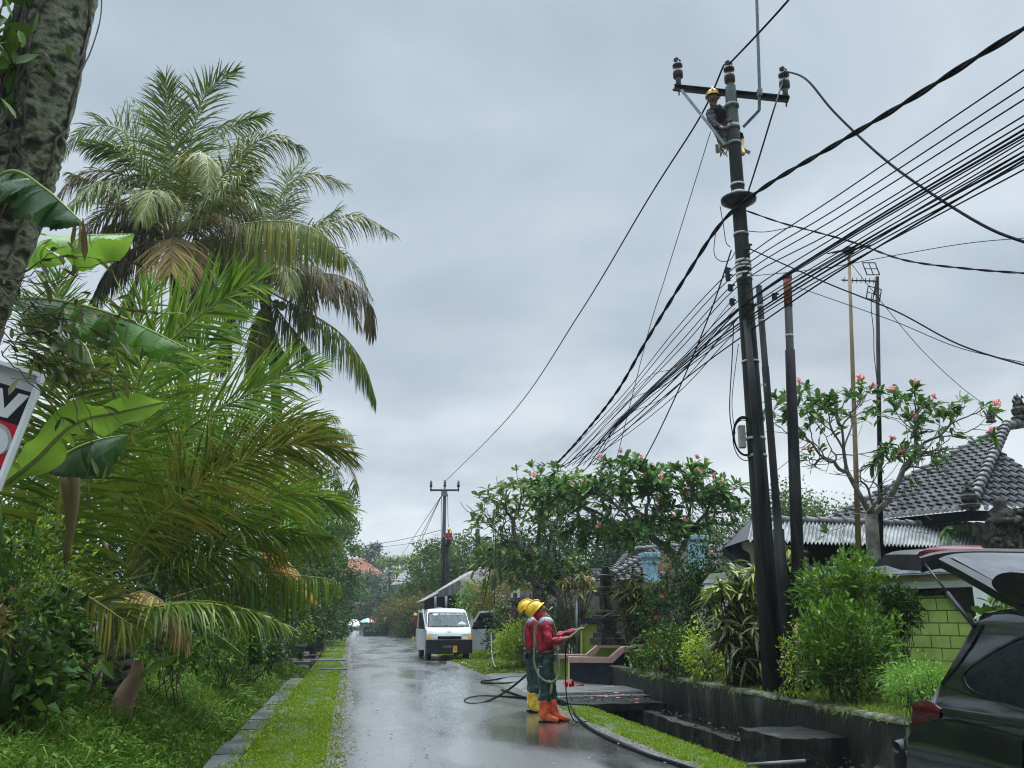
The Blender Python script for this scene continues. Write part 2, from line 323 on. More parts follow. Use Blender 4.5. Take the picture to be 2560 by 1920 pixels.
# ------------------------------------------------------------------ shared materials
def wet_road():
    m,nt,p=base_mat('wet_asphalt'); n=nt.nodes; l=nt.links
    tc=n.new('ShaderNodeTexCoord'); o=tc.outputs['Object']
    big=n.new('ShaderNodeTexNoise'); big.inputs['Scale'].default_value=.55; big.inputs['Detail'].default_value=5; big.inputs['Distortion'].default_value=.8
    mp=n.new('ShaderNodeMapping'); mp.inputs['Scale'].default_value=(1.6,.55,1); l.new(o,mp.inputs[0]); l.new(mp.outputs[0],big.inputs[0])
    cr=n.new('ShaderNodeValToRGB'); e=cr.color_ramp.elements; e[0].position=.36; e[0].color=(.013,.013,.014,1); e[1].position=.66; e[1].color=(.085,.085,.09,1); l.new(big.outputs[0],cr.inputs[0])
    grit=n.new('ShaderNodeTexNoise'); grit.inputs['Scale'].default_value=70; grit.inputs['Detail'].default_value=3; l.new(o,grit.inputs[0])
    mx=n.new('ShaderNodeMixRGB'); mx.blend_type='MULTIPLY'; mx.inputs[0].default_value=.55; l.new(cr.outputs[0],mx.inputs[1])
    gr=n.new('ShaderNodeValToRGB'); gr.color_ramp.elements[0].position=.35; gr.color_ramp.elements[0].color=(.35,.35,.35,1); gr.color_ramp.elements[1].position=.7; gr.color_ramp.elements[1].color=(1.5,1.5,1.5,1); l.new(grit.outputs[0],gr.inputs[0]); l.new(gr.outputs[0],mx.inputs[2]); l.new(mx.outputs[0],p.inputs['Base Color'])
    # standing water film: smooth where the noise is low, rougher grit where it is high
    ro=n.new('ShaderNodeMapRange'); ro.inputs['From Min'].default_value=.36; ro.inputs['From Max'].default_value=.62; ro.inputs['To Min'].default_value=.06; ro.inputs['To Max'].default_value=.46; l.new(big.outputs[0],ro.inputs[0]); l.new(ro.outputs[0],p.inputs['Roughness'])
    p.inputs['Specular IOR Level'].default_value=1.0; p.inputs['Coat Weight'].default_value=1.0; p.inputs['Coat Roughness'].default_value=.20; p.inputs['Coat IOR'].default_value=2.2
    st=n.new('ShaderNodeMapRange'); st.inputs['From Min'].default_value=.38; st.inputs['From Max'].default_value=.6; st.inputs['To Min'].default_value=.05; st.inputs['To Max'].default_value=.42; l.new(big.outputs[0],st.inputs[0])
    g2=n.new('ShaderNodeTexNoise'); g2.inputs['Scale'].default_value=38; g2.inputs['Detail'].default_value=5; l.new(o,g2.inputs[0])
    b=n.new('ShaderNodeBump'); b.inputs['Distance'].default_value=.008; l.new(st.outputs[0],b.inputs['Strength']); l.new(g2.outputs[0],b.inputs['Height']); l.new(b.outputs[0],p.inputs['Normal'])
    b2=n.new('ShaderNodeBump'); b2.inputs['Distance'].default_value=.004; b2.inputs['Strength'].default_value=.32; g3=n.new('ShaderNodeTexNoise'); g3.inputs['Scale'].default_value=55; g3.inputs['Detail'].default_value=4; l.new(o,g3.inputs[0]); mxh=n.new('ShaderNodeMath'); mxh.operation='MULTIPLY'; l.new(g3.outputs[0],mxh.inputs[0]); l.new(st.outputs[0],mxh.inputs[1]); l.new(mxh.outputs[0],b2.inputs['Height']); l.new(b2.outputs[0],p.inputs['Coat Normal'])
    return m
M={}
M['road']=wet_road()
M['soil']=mat('wet_soil',[(.012,.010,.007),(.035,.028,.018)],3,.6,.6)
M['lawn']=mat('lawn_soil',[(.018,.035,.008),(.05,.085,.015)],5,.7,.7)
M['gravel']=mat('wet_gravel',[(.02,.018,.014),(.16,.15,.13)],22,.35,1.0,bscale=45,lo=.38,hi=.62)
M['conc']=mat('concrete',[(.07,.07,.065),(.17,.165,.155),(.11,.12,.10)],2.5,.45,.35,bscale=30)
M['kerb']=mat('kerb_concrete',[(.035,.04,.04),(.12,.125,.125)],1.7,.35,.3,bscale=25)
M['dark_conc']=mat('dark_wet_concrete',[(.006,.006,.006),(.013,.013,.012),(.020,.022,.015),(.065,.065,.057)],2.6,.5,.8,bscale=22,stretch=(1,1,.4),lo=.34,hi=.68)
M['moss']=mat('mossy_edge',[(.018,.024,.008),(.06,.065,.035),(.14,.135,.11)],7,.7,.8)
M['mud']=mat('ditch_mud',[(.006,.006,.005),(.03,.028,.022)],9,.18,.9,bscale=16)
M['black_metal']=mat('black_steel',[(.005,.006,.008),(.015,.017,.019)],8,.45,.1)
M['galv']=mat('galvanised_steel',[(.085,.10,.11),(.15,.17,.18)],9,.5,.1,spec=.3)
M['cable']=mat('cable_sheath',[(.006,.007,.009)],1,.75,spec=.08)
M['porcelain']=mat('brown_porcelain',[(.030,.018,.016),(.06,.04,.035)],5,.25)
M['pole_conc']=mat('stained_pole_concrete',[(.004,.005,.003),(.010,.012,.008),(.06,.056,.043)],3.2,.65,.4,stretch=(1,1,.25),bscale=20,lo=.38,hi=.74)
M['pole_black']=mat('black_painted_pole',[(.004,.005,.005),(.010,.011,.011),(.03,.03,.03)],5,.6,.15,stretch=(1,1,.2),spec=.1)
M['rust']=mat('rusty_iron',[(.10,.035,.015),(.25,.10,.045)],11,.8,.4)
M['white']=mat('white_paint',[(.70,.71,.71),(.80,.81,.81)],4,.4)
M['band']=mat('pale_strap',[(.36,.36,.34)],1,.5)
M['bark']=mat('grey_bark',[(.03,.025,.016),(.11,.095,.07)],6,.8,.8,bscale=22)
M['twig']=mat('brown_twigs',[(.03,.024,.014),(.075,.06,.04)],8,.8,.4)
M['frangi_bark']=mat('frangipani_bark',[(.07,.065,.05),(.21,.19,.165)],7,.7,.4,bscale=26)
M['rachis']=mat('frond_rachis',[(.16,.17,.035),(.30,.27,.07)],4,.45)
M['rachis_dry']=mat('dry_rachis',[(.16,.10,.05),(.27,.19,.09)],4,.6)
M['palm_bright']=leafmat('bright_palm_leaflet',[(.040,.115,.008),(.09,.19,.014),(.21,.30,.028)],.38,.36,.32)
M['palm_dark']=leafmat('dark_palm_leaflet',[(.03,.075,.005),(.078,.138,.009),(.17,.19,.017)],.28,.38,.2)
M['palm_olive']=leafmat('olive_palm_leaflet',[(.05,.082,.008),(.125,.148,.015),(.25,.22,.038)],.25,.45)
M['palm_dry']=leafmat('dry_palm_leaflet',[(.24,.16,.05),(.44,.32,.10),(.55,.42,.17)],.25,.6)
M['palm_brown']=leafmat('dead_palm_leaflet',[(.045,.035,.014),(.10,.08,.03),(.16,.125,.05)],.25,.6)
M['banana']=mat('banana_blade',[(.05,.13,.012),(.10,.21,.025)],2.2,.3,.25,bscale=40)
M['banana_lit']=mat('lit_banana_blade',[(.13,.25,.02),(.20,.33,.04)],2.2,.3,.25,bscale=40)  # paler copy of the banana blade, light through the leaf put into its colour
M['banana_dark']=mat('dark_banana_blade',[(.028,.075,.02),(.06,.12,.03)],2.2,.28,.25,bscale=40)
M['banana_dead']=mat('dead_banana_blade',[(.30,.13,.03),(.42,.21,.05)],5,.6,.3)
for k in ('banana','banana_lit','banana_dark'):
    nt=M[k].node_tree; p=nt.nodes['Principled BSDF']; t=nt.nodes.new('ShaderNodeBsdfTranslucent'); src=p.inputs['Base Color'].links[0].from_socket; nt.links.new(src,t.inputs[0])
    mx=nt.nodes.new('ShaderNodeMixShader'); mx.inputs[0].default_value=.35; nt.links.new(p.outputs[0],mx.inputs[1]); nt.links.new(t.outputs[0],mx.inputs[2]); nt.links.new(mx.outputs[0],nt.nodes['Material Output'].inputs[0])
M['midrib']=mat('banana_midrib',[(.25,.30,.08)],1,.4)
M['leaf_mid']=leafmat('mid_green_leaf',[(.016,.055,.005),(.042,.10,.008),(.095,.16,.014)],.3)
M['leaf_dark']=leafmat('dark_green_leaf',[(.007,.028,.004),(.02,.056,.007),(.05,.095,.012)],.25)
M['leaf_bright']=leafmat('bright_green_leaf',[(.020,.075,.006),(.06,.145,.010),(.14,.24,.018)],.33)
M['leaf_lime']=leafmat('lime_leaf',[(.15,.25,.018),(.27,.38,.03),(.40,.47,.06)],.35)
M['leaf_fern']=leafmat('feathery_leaf',[(.08,.20,.02),(.16,.30,.04)],.35)
M['leaf_croton']=leafmat('croton_leaf',[(.05,.11,.015),(.16,.20,.03),(.22,.07,.035),(.09,.15,.02)],.3)
M['leaf_cordy']=leafmat('strap_leaf',[(.03,.045,.014),(.07,.085,.02),(.15,.15,.045),(.045,.03,.02)],.28,.32)
M['leaf_cordy_lime']=leafmat('lime_strap_leaf',[(.06,.10,.010),(.13,.18,.022),(.26,.28,.05)],.3,.4)
M['leaf_frangi']=leafmat('frangipani_leaf',[(.022,.075,.014),(.055,.135,.024),(.12,.21,.04)],.34,.45)
M['leaf_frangi_pale']=leafmat('pale_frangipani_leaf',[(.05,.12,.025),(.10,.18,.04),(.18,.24,.06)],.3,.36)
M['leaf_far']=leafmat('far_leaf',[(.015,.042,.012),(.03,.068,.018),(.055,.095,.028)],.2,.5)
M['grass']=leafmat('lawn_grass',[(.08,.16,.006),(.14,.23,.010),(.22,.28,.02)],.35,.5)
M['grass_wild']=leafmat('wild_grass',[(.035,.10,.008),(.08,.17,.012),(.16,.22,.025)],.35,.5)
M['grass_yard']=leafmat('yard_grass',[(.06,.12,.008),(.13,.19,.015),(.22,.25,.04)],.3,.5)
M['pink']=leafmat('pink_petals',[(.75,.22,.22),(.85,.36,.34),(.9,.55,.5)],.2,.5)
M['red_petal']=leafmat('red_petals',[(.7,.06,.04),(.85,.16,.10)],.2,.5)
# ------------------------------------------------------------------ ground, road, verges, ditch
def zr(y):
    return np.interp(y,[-50,70,79,95,112,133,165,220,400],[0,0,-.05,-.62,-.55,-.2,.25,.9,1.5])
def loft(name,prof,ys,m,jit=0,seed=0,xs=None,lab=None,flat=False):
    rng=np.random.default_rng(seed); ys=np.asarray(ys,float)
    px=np.array([p[0] for p in prof]); pz=np.array([p[1] for p in prof])
    G=np.zeros((len(ys),len(px),3)); G[:,:,0]=px+(xs(ys)[:,None]*np.linspace(0,1,len(px))[None] if xs is not None else 0); G[:,:,1]=ys[:,None]; G[:,:,2]=pz[None]+zr(ys)[:,None]
    if jit: G[:,:,2]+=rng.normal(0,jit,G.shape[:2]); G[:,:,0]+=rng.normal(0,jit*.5,G.shape[:2])
    b=MB(); b.grid(G[:,::-1],0,not flat); o=b.build(name,m); tag(o,lab,None,None,'structure'); return o
b=MB(); b.add([(-900,-300,-1.25),(900,-300,-1.25),(900,1500,-1.25),(-900,1500,-1.25)],[(0,1,2,3)]); tag(b.build('ground',M['soil']),None,None,None,'structure')
YS=np.concatenate([np.arange(-14,24,.5),np.arange(24,80,1.5),np.arange(80,150,3),np.arange(150,330,12)])
wid=lambda y: np.interp(y,[0,40,58,70,79,90],[0,0,1.2,2.1,2.1,0])+np.sin(y*.9)*.02
loft('road',[(.05,0),(.9,.022),(1.75,.03),(2.6,.022),(3.45,0)],YS,M['road'],xs=wid)
loft('gravel_shoulder',[(-.34,-.012),(-.1,.0),(.03,.006),(.10,.004),(.22,-.02)],np.arange(-14,80,.22),M['gravel'],jit=.012,seed=3)
loft('left_verge',[(-1.1,.004),(-.9,.012),(-.6,.02),(-.3,.004),(-.16,-.03)],np.arange(-14,80,.4),M['lawn'],jit=.008,seed=4)
loft('right_edge_strip',[(3.38,-.02),(3.48,.004),(3.6,.008),(3.75,-.005)],np.arange(-14,60,.35),M['gravel'],jit=.008,seed=5)
loft('right_verge',[(3.55,-.015),(3.68,.012),(3.85,.02),(4.05,.012),(4.2,-.03)],np.arange(5,15.8,.3),M['lawn'],jit=.012,seed=6)
loft('ditch',[(4.12,-.01),(4.2,-.02),(4.24,-.5),(4.7,-.55),(5.14,-.5),(5.15,-.2),(5.85,-.18)],np.arange(-14,19,.3),M['mud'],jit=.01,seed=7,flat=True)
loft('left_bank',[(-60,1.6),(-14,1.2),(-8,1.0),(-5,.85),(-3.4,.6),(-2.4,.22),(-1.85,-.12),(-1.42,-.3)],np.concatenate([np.arange(-14,40,.6),np.arange(40,330,6)]),M['soil'],jit=.04,seed=8)
loft('right_yard',[(5.9,.42),(6.6,.46),(8,.5),(12,.5),(60,.6)],np.concatenate([np.arange(-14,20,.6)]),M['lawn'],jit=.02,seed=9)
loft('driveway',[(3.5,-.03),(3.9,.035),(5.9,.05),(9.5,.35),(60,.5)],np.arange(17.3,25.2,.7),M['conc'])
loft('right_bank',[(3.5,-.03),(4.1,.0),(4.9,.05),(5.7,.3),(6.6,.42),(12,.5),(60,.6)],np.concatenate([np.arange(25.0,60,.6)]),M['lawn'],jit=.03,seed=10)
loft('far_bank',[(5.2,-.04),(6.4,.1),(12,.4),(60,.9)],np.concatenate([np.arange(60,330,5)]),M['soil'],xs=None,jit=.03,seed=11)
# kerb beam along the left verge and the concrete slabs across it
b=MB()
for i,y in enumerate(np.arange(-12,23,1.2)): b.rbox((-1.25,y+.6,-.08+.012*math.sin(i*2.1)),(.30,1.185,.24),0,.15,.014)
tag(b.build('kerb',M['kerb'],bevel=.012),None,None,None,'structure')
def slab(px,py,w,dd,zt,lab,name='drain_slab',mt='kerb',th=.1):
    c=W(px,py,z=zt); b=MB(); b.box((c[0],c[1],zt-th/2),(w,dd,th)); o=b.build(name,M[mt],bevel=.012); return tag(o,lab,'slab','concrete slabs over the left drain')
slab(822,1648,1.25,1.1,.05,'broad pale slab let into the grass verge below the planters')
slab(832,1671,.85,.45,.045,'small pale slab nearest the camera, sunk in the grass verge')
slab(738,1654,1.15,.35,.0,'thin pale beam bridging the left drain in front of the planters')
slab(765,1639,.8,.9,.02,'grey slab at the foot of the square concrete planter')
def planter(px,py,d,w,h,lab,tap=.85):
    c=W(px,py,d=d); z=c[2]; t=thing('concrete_planter',lab,'planter',c,'concrete planters by the left drain'); b=MB()
    q=w/2*tap; p=w/2; v=[(-q,-q,0),(q,-q,0),(q,q,0),(-q,q,0),(-p,-p,h-.06),(p,-p,h-.06),(p,p,h-.06),(-p,p,h-.06)]
    b.add(np.array(v)+c,[(0,3,2,1),(0,1,5,4),(1,2,6,5),(2,3,7,6),(3,0,4,7)]); b.build('body',M['moss'],t)
    b=MB()
    for s in((-1,0),(1,0),(0,-1),(0,1)): b.box(c+V(s[0]*(p-.02),s[1]*(p-.02),h-.03),(.1 if s[0] else w+.1,.1 if s[1] else w-.1,.07))
    b.build('rim',M['conc'],t,bevel=.01); b=MB(); b.box(c+V(0,0,h-.09),(w-.1,w-.1,.04)); b.build('soil',M['soil'],t); return c+V(0,0,h)
pl1=planter(740,1645,31,.55,.42,'square mossy concrete planter nearest the drain slab')
pl2=planter(722,1622,34,.42,.5,'tall narrow concrete planter behind the square one')
b=MB(); c=W(788,1622,d=37); b.box(c+V(0,0,.25),(.72,2.2,.62)); b.box(c+V(0,0,.585),(.8,2.3,.06)); tag(b.build('concrete_trough',M['dark_conc'],bevel=.015),'long dark concrete trough behind the planters','trough')
# right side ditch furniture
b=MB(); rng=np.random.default_rng(2)
ys=np.arange(3,20.1,.35); prof=[(5.80,-.6),(5.80,.1),(5.79,.38),(5.805,.45),(5.84,.475),(5.95,.47),(5.99,.42)]
G=np.array([[(x+rng.normal(0,.006),y,z+(rng.normal(0,.008) if z>.3 else 0)-(.02*(18-y)/10 if z>.3 else 0)) for x,z in prof] for y in ys]); b.grid(G)
w_=thing('retaining_wall','long stained dark concrete retaining wall above the ditch','wall',(5.8,12,-.5)); b.build('wall_face',M['dark_conc'],w_)
b=MB(); G=np.array([[(x+rng.normal(0,.005),y,z-(.02*(18-y)/10)+rng.normal(0,.005)) for x,z in [(5.789,.43),(5.789,.462),(5.835,.482),(5.96,.48),(6.03,.44)]] for y in np.arange(3,20.1,.3)]); b.grid(G); b.build('mossy_coping',M['moss'],w_)
b=MB(); b.rbox((5.24,13.6,-.30),(.2,6.4,.42),0,.16,.03); b.rbox((5.42,13.6,-.36),(.2,6.4,.42),0,.16,.03); tag(b.build('drain_beam',M['dark_conc']),'dark concrete beam edging the ditch at the foot of the retaining wall','beam')
b=MB(); b.rbox((4.75,16.75,-.02),(1.75,1.75,.12),0,.12,.022); tag(b.build('ditch_slab',M['dark_conc']),'dark wet slab bridging the ditch, scattered with pink flowers','slab')
b=MB(); b.box((4.95,18.35,.0),(1.8,1.4,.22)); tag(b.build('entrance_step',M['conc'],bevel=.02),'concrete step with a pale front edge below the black wing wall','step')
b=MB(); c=W(1950,1850,d=11.3); b.rbox((5.38,10.75,-.16),(.84,1.15,.62),0,.1,.03); tag(b.build('concrete_box',M['dark_conc']),'mossy concrete block standing in the ditch against the wall','block')
b=MB(); b.rbox((4.72,10.75,-.33),(.9,1.2,.1),0,.1,.025); tag(b.build('drain_cover',M['dark_conc']),'flat dark slab lying low in the ditch beside the concrete block','slab')
b=MB(); b.tube([W(1868,1913,d=9.7),W(2012,1903,d=9.9)],.022,10); tag(b.build('white_pipe',M['conc']),'pale plastic pipe lying across the ditch at the bottom of the photo','pipe')
b=MB(); p0=V(5.95,9.05,.24); p1=V(5.66,8.98,.20)
for ra,q in((.062,0),): b.tube([p0,p1],ra,18,cap=False); b.tube([p1,p0],ra-.008,18,cap=False)
b.tube([p0+V(-.1,0,-.02),p0+V(-.09,0,-.02)],.053,18,1); tag(b.build('drain_pipe',[M['galv'],M['cable']]),'short grey drain pipe poking out of the retaining wall near the car','pipe')
# debris and pebbles in the ditch, grass everywhere
rng=np.random.default_rng(21); b=MB()
n=900; P=np.stack([rng.uniform(4.28,5.1,n),rng.uniform(9,15.8,n),np.full(n,-.5)],1); leaves(b,P,rng.normal(0,1,(n,3))*V(1,1,.25)+V(0,0,.1),rng.uniform(.04,.13,n),.6,rng,'leaf',.1,.2)
n=160; P=np.stack([rng.uniform(5.15,5.75,n),rng.uniform(8.5,15.8,n),np.full(n,-.08)],1); leaves(b,P,rng.normal(0,1,(n,3))*V(1,1,.2)+V(0,0,.1),rng.uniform(.03,.10,n),.6,rng,'leaf',.1,.2)
n=120; P=np.stack([rng.uniform(4.0,5.6,n),rng.uniform(16,17.5,n),np.full(n,.06)],1); leaves(b,P,rng.normal(0,1,(n,3))*V(1,1,.2)+V(0,0,.1),rng.uniform(.03,.08,n),.6,rng,'leaf',.1,.2)
tag(b.build('ditch_litter',leafmat('rotting_leaves',[(.012,.013,.008),(.03,.028,.018),(.07,.065,.04)],.1,.4,.1)),'wet leaf litter lying in the ditch','litter',None,'stuff')
def blades(name,lab,x0,x1,y0,y1,n,h,m,zf,seed,lean=.35,w=.0045,droop=.35,near=True,cat='grass',kind='blade',clump=0):
    rng=np.random.default_rng(seed); u=rng.random(n)
    Y=1/(1/y0+(1/y1-1/y0)*u) if near else y0+(y1-y0)*u
    X=rng.uniform(x0,x1,n)
    if clump: cx=rng.uniform(x0,x1,clump); cy=rng.uniform(y0,y1,clump); k=rng.integers(0,clump,n); s=rng.random(n)<.6; X=np.where(s,cx[k]+rng.normal(0,.12,n),X); Y=np.where(s,cy[k]+rng.normal(0,.12,n),Y)
    if name=='lawn_grass':
        from mathutils import noise
        nv=np.array([noise.noise(Vector((a*2.2,b*.9,seed)))+.5*noise.noise(Vector((a*7,b*4,seed))) for a,b in zip(X,Y)]); e=np.minimum(X-x0,x1-X)/(x1-x0); k=(nv>-.34)&(e*1.6+nv*.5+rng.random(n)*.25>.04); X,Y=X[k],Y[k]; n=len(X)
    P=np.stack([X,Y,zf(X,Y)],1); D=rng.normal(0,lean,(n,3))+UP; b=MB()
    leaves(b,P,D,rng.uniform(h[0],h[1],n),w/np.mean(h)*np.clip(Y/10,1,3),rng,kind,droop,0,roll=3)
    return tag(b.build(name,m),lab,cat,None,'stuff')
blades('lawn_grass','short bright grass of the left verge beside the road',-1.09,-.2,8.5,40,75000,(.02,.055),M['grass'],lambda x,y:0*x+.005,31,.5,.009)
blades('lawn_grass','short bright grass of the left verge far down the road',-1.3,-.2,38,79,9000,(.03,.08),M['grass'],lambda x,y:zr(y)+.0,32,.5,.012,near=False)
blades('kerb_grass','grass creeping over the inner edge of the kerb',-1.2,-1.05,8.5,23,2200,(.03,.10),M['grass'],lambda x,y:0*x+.03,40,.6,.01,clump=90)
blades('wall_tufts','grass tufts hanging over the coping of the retaining wall',5.76,5.95,7.5,19,1500,(.04,.13),M['grass_yard'],lambda x,y:0*x+.43,41,.8,.009,.9,clump=60)
blades('lawn_grass','yellowish grass strip between the road and the ditch',3.6,4.16,7.5,15.7,26000,(.03,.085),M['grass'],lambda x,y:0*x+.0,33,.5,.008)
blades('weeds','sparse weeds creeping over the gravel shoulder',-.3,.0,8.5,60,4500,(.02,.05),M['grass_yard'],lambda x,y:0*x,34,.7,.01)
blades('yard_grass','unmown grass along the top of the retaining wall',5.88,9.5,7,21,42000,(.05,.17),M['grass_yard'],lambda x,y:.42+.03*(x-5.9),35,.45,.009)
blades('mound_grass','rough grass on the mound beside the truck',3.65,6.6,25.2,44,16000,(.05,.16),M['grass_yard'],lambda x,y:np.interp(x,[3.5,4.1,4.9,5.7,6.6],[-.03,.0,.05,.3,.42]),36,.5,.016,near=False)
zl=lambda x,y:np.interp(x,[-14,-8,-5,-3.4,-2.4,-1.85,-1.42],[1.2,1.0,.85,.6,.22,-.12,-.3])
blades('bank_grass','long wild grass covering the left bank',-7,-1.5,7,32,60000,(.18,.55),M['grass_wild'],zl,37,.5,.012,.55,clump=260)
blades('bank_grass','fine low weeds among the wild grass of the left bank',-5.5,-1.42,7.5,26,42000,(.08,.22),M['grass_wild'],zl,38,.8,.016,.4)
blades('bank_grass','long arching grass blades in the lower left corner',-4.2,-2.2,7.2,10.5,900,(.5,1.0),M['grass_wild'],zl,39,.55,.014,.75)
rng=np.random.default_rng(22); b=MB(); n=230; Y=1/(1/9+(1/45-1/9)*rng.random(n)); X=np.where(rng.random(n)<.6,rng.choice([.2,3.3],n)+rng.normal(0,.25,n),rng.uniform(.2,3.3,n)); P=np.stack([X,Y,np.full(n,.036)],1); leaves(b,P,rng.normal(0,1,(n,3))*V(1,1,.12)+V(0,0,.05),rng.uniform(.02,.06,n),.5,rng,'leaf',.1,.2); tag(b.build('road_litter',leafmat('fallen_leaves',[(.02,.018,.01),(.10,.07,.025),(.16,.14,.05)],.1,.3)),'small wet leaves strewn over the road','litter',None,'stuff')
rng=np.random.default_rng(23); N=24000; Y=1/(1/7.5+(1/27-1/7.5)*rng.random(N)); X=rng.uniform(-5.6,-1.42,N)
from mathutils import noise as _nz
hv=np.array([_nz.noise(Vector((a*1.3,q*.8,3))) for a,q in zip(X,Y)]); k=hv>-.28; X,Y,hv=X[k],Y[k],hv[k]; N=len(X); P=np.stack([X,Y,zl(X,Y)+rng.random(N)*(.12+.5*np.clip(hv+.2,0,1))],1); b=MB(); leaves(b,P,rng.normal(0,.8,(N,3))+UP*.25+V(.3,-.3,0),rng.uniform(.03,.085,N),.5,rng,'leaf',.2,.15)
tag(b.build('ground_cover',leafmat('creeping_leaves',[(.03,.085,.006),(.07,.15,.010),(.15,.21,.02)],.3)),'low leafy creepers tangled through the grass of the left bank','ground cover',None,'stuff')
# fallen frangipani flowers on the ditch slab
rng=np.random.default_rng(5)
for i,(px,py) in enumerate([(1497,1726),(1513,1739),(1515,1742),(1480,1746),(1545,1745),(1557,1738),(1540,1733),(1590,1748),(1592,1757),(1520,1718),(1533,1717),(1503,1741)]):
    c=W(px,py,z=.055 if py>1735 else .115); b=MB(); a=np.arange(5)*2*PI/5+rng.uniform(0,1); D=np.stack([np.cos(a),np.sin(a),np.full(5,.45)],1)
    leaves(b,np.repeat(c[None],5,0),D,.06,.8,rng,'leaf',.3,.1,roll=.1); o=b.build('fallen_flower',M['pink']); tag(o,'pink frangipani flower fallen on the wet slab over the ditch','flower','fallen flowers on the ditch slab')
# ------------------------------------------------------------------ poles and cables
def insulator(base,parent,s=1.0):
    b=MB(); base=np.array(base,float)
    b.lathe([(.045*s,0),(.045*s,.10*s),(.055*s,.13*s)],base,14,1)
    b.lathe([(.05*s,.12*s),(.085*s,.15*s),(.088*s,.24*s),(.075*s,.30*s),(.05*s,.315*s),(.05*s,.345*s),(.088*s,.36*s),(.085*s,.41*s),(.045*s,.43*s),(.035*s,.47*s),(.0,.475*s)],base,16,0)
    b.box(base+V(-.02*s,0,.50*s),(.05*s,.07*s,.06*s),.5,2); b.box(base+V(.04*s,0,.49*s),(.04*s,.03*s,.035*s),.2,2)
    b.tube([base-UP*.2*s,base],.012*s,6,2)
    return b.build('insulator',[M['porcelain'],M['galv'],M['black_metal']],parent)
def ring(b,c,r,h,mi=0,seg=20): b.lathe([(r-.01,-h/2),(r,-h/2),(r,h/2),(r-.01,h/2)],c,seg,mi)
PB=W(1935,1722,d=13.7); PT=W(1827,232,d=13.7)   # main pole foot and head
pole=thing('utility_pole','tall stained concrete power pole in front of the garden, a lineman at its top','utility pole',PB)
lerp=lambda a,b,t:np.array(a)*(1-t)+np.array(b)*t
pr=lambda t:.165-.065*t
b=MB(); b.tube([lerp(PB,PT,t)-(UP*.4 if t==0 else 0) for t in np.linspace(0,1,9)],[pr(t) for t in np.linspace(0,1,9)],20); b.build('shaft',M['pole_conc'],pole)
AX=nrm(PT-PB)
def onpole(py):  # point on the pole axis at photo height py
    t=(1722-py)/(1722-232.0)
    # refine by projection of z
    z=W(1880,py,d=13.7)[2]; t=(z-PB[2])/(PT[2]-PB[2]); return lerp(PB,PT,t),t
b=MB()
for py,h in((316,.02),(463,.02),(586,.02),(655,.025),(664,.02),(672,.02),(688,.03),(697,.03),(905,.015),(1140,.02),(1097,.02)):
    b=MB(); c,t=onpole(py); b.lathe([(pr(t),-h),(pr(t)+.012,-h),(pr(t)+.012,h),(pr(t),h)],c,20,0,AX); b.build('strap',M['band'],pole)
# cross arm: runs down to the right in the photo
A0=W(1681,212,d=14.05); A1=W(1970,241,d=13.25); ad=nrm(A1-A0); an=nrm(np.cross(ad,UP))
b=MB(); mid=(A0+A1)/2; L=np.linalg.norm(A1-A0); up2=np.cross(an,ad)
b.box(mid-an*.12,(L,.012,.11),ax=[ad,an,up2]); b.box(mid-an*.09+up2*.05,(L,.06,.012),ax=[ad,an,up2]); b.box(mid-an*.09-up2*.05,(L,.06,.012),ax=[ad,an,up2])
b.build('cross_arm',M['black_metal'],pole)
tops=[]
for q,s in((.035,1.0),(.5,1.05),(.965,1.0)):
    p=A0+(A1-A0)*q-an*.1+up2*.06; insulator(p,pole,s*1.05); tops.append(p+UP*.5*s)
b=MB(); b.box(PT+UP*.06,(.13,.13,.16),.1); b.build('pole_cap',M['galv'],pole); b=MB(); c,t=onpole(262); b.lathe([(.1,-.06),(.125,-.06),(.125,.0),(.1,.0)],c,18,0,AX); b.build('clamp_band',M['galv'],pole)
def bar(b,p,q,w,h,mi=0):
    d=nrm(q-p); n=nrm(np.cross(d,FWD)); f=np.cross(d,n); b.box((p+q)/2,(np.linalg.norm(q-p),w,h),mi,ax=[d,n,f]) if False else b.box((p+q)/2,(np.linalg.norm(q-p),w,h),0,mi,[d,n,f])
c1,t1=onpole(320); c2,t2=onpole(360)
b=MB(); bar(b,W(1703,224,d=13.75),W(1812,362,d=13.5),.05,.012); b.build('brace',M['galv'],pole)
b=MB(); q0=W(1899,231,d=13.3); q1=W(1898,276,d=13.35); q2=W(1858,318,d=13.52); bar(b,W(1890,-60,d=13.3),q0,.05,.02); bar(b,q0,q1,.05,.02); bar(b,q1,q2,.05,.012); b.box(q0,(.06,.08,.12),.2); b.build('steel_riser',M['galv'],pole)
b=MB()
for c,t in((c1,t1),(c2,t2)): b=MB(); b.lathe([(pr(t),-.03),(pr(t)+.012,-.03),(pr(t)+.012,.03),(pr(t),.03)],c,20,0,AX); b.box(c+RGT*(-pr(t)-.03)-FWD*.02,(.06,.05,.05)); b.build('clamp_band',M['galv'],pole)
# bracket collar with dark fibre skirt
c,t=onpole(497); b=MB(); r=.30; b.lathe([(pr(t),.05),(r*.7,.05),(r,.0),(r*.98,-.05),(r*.55,-.13),(pr(t),-.15)],c,22,0,AX); b.build('collar',M['black_metal'],pole)
b=MB(); b.lathe([(pr(t),.13),(r*.62,.05),(pr(t),.045)],c,22,0,AX); b.build('collar_strap',M['band'],pole)
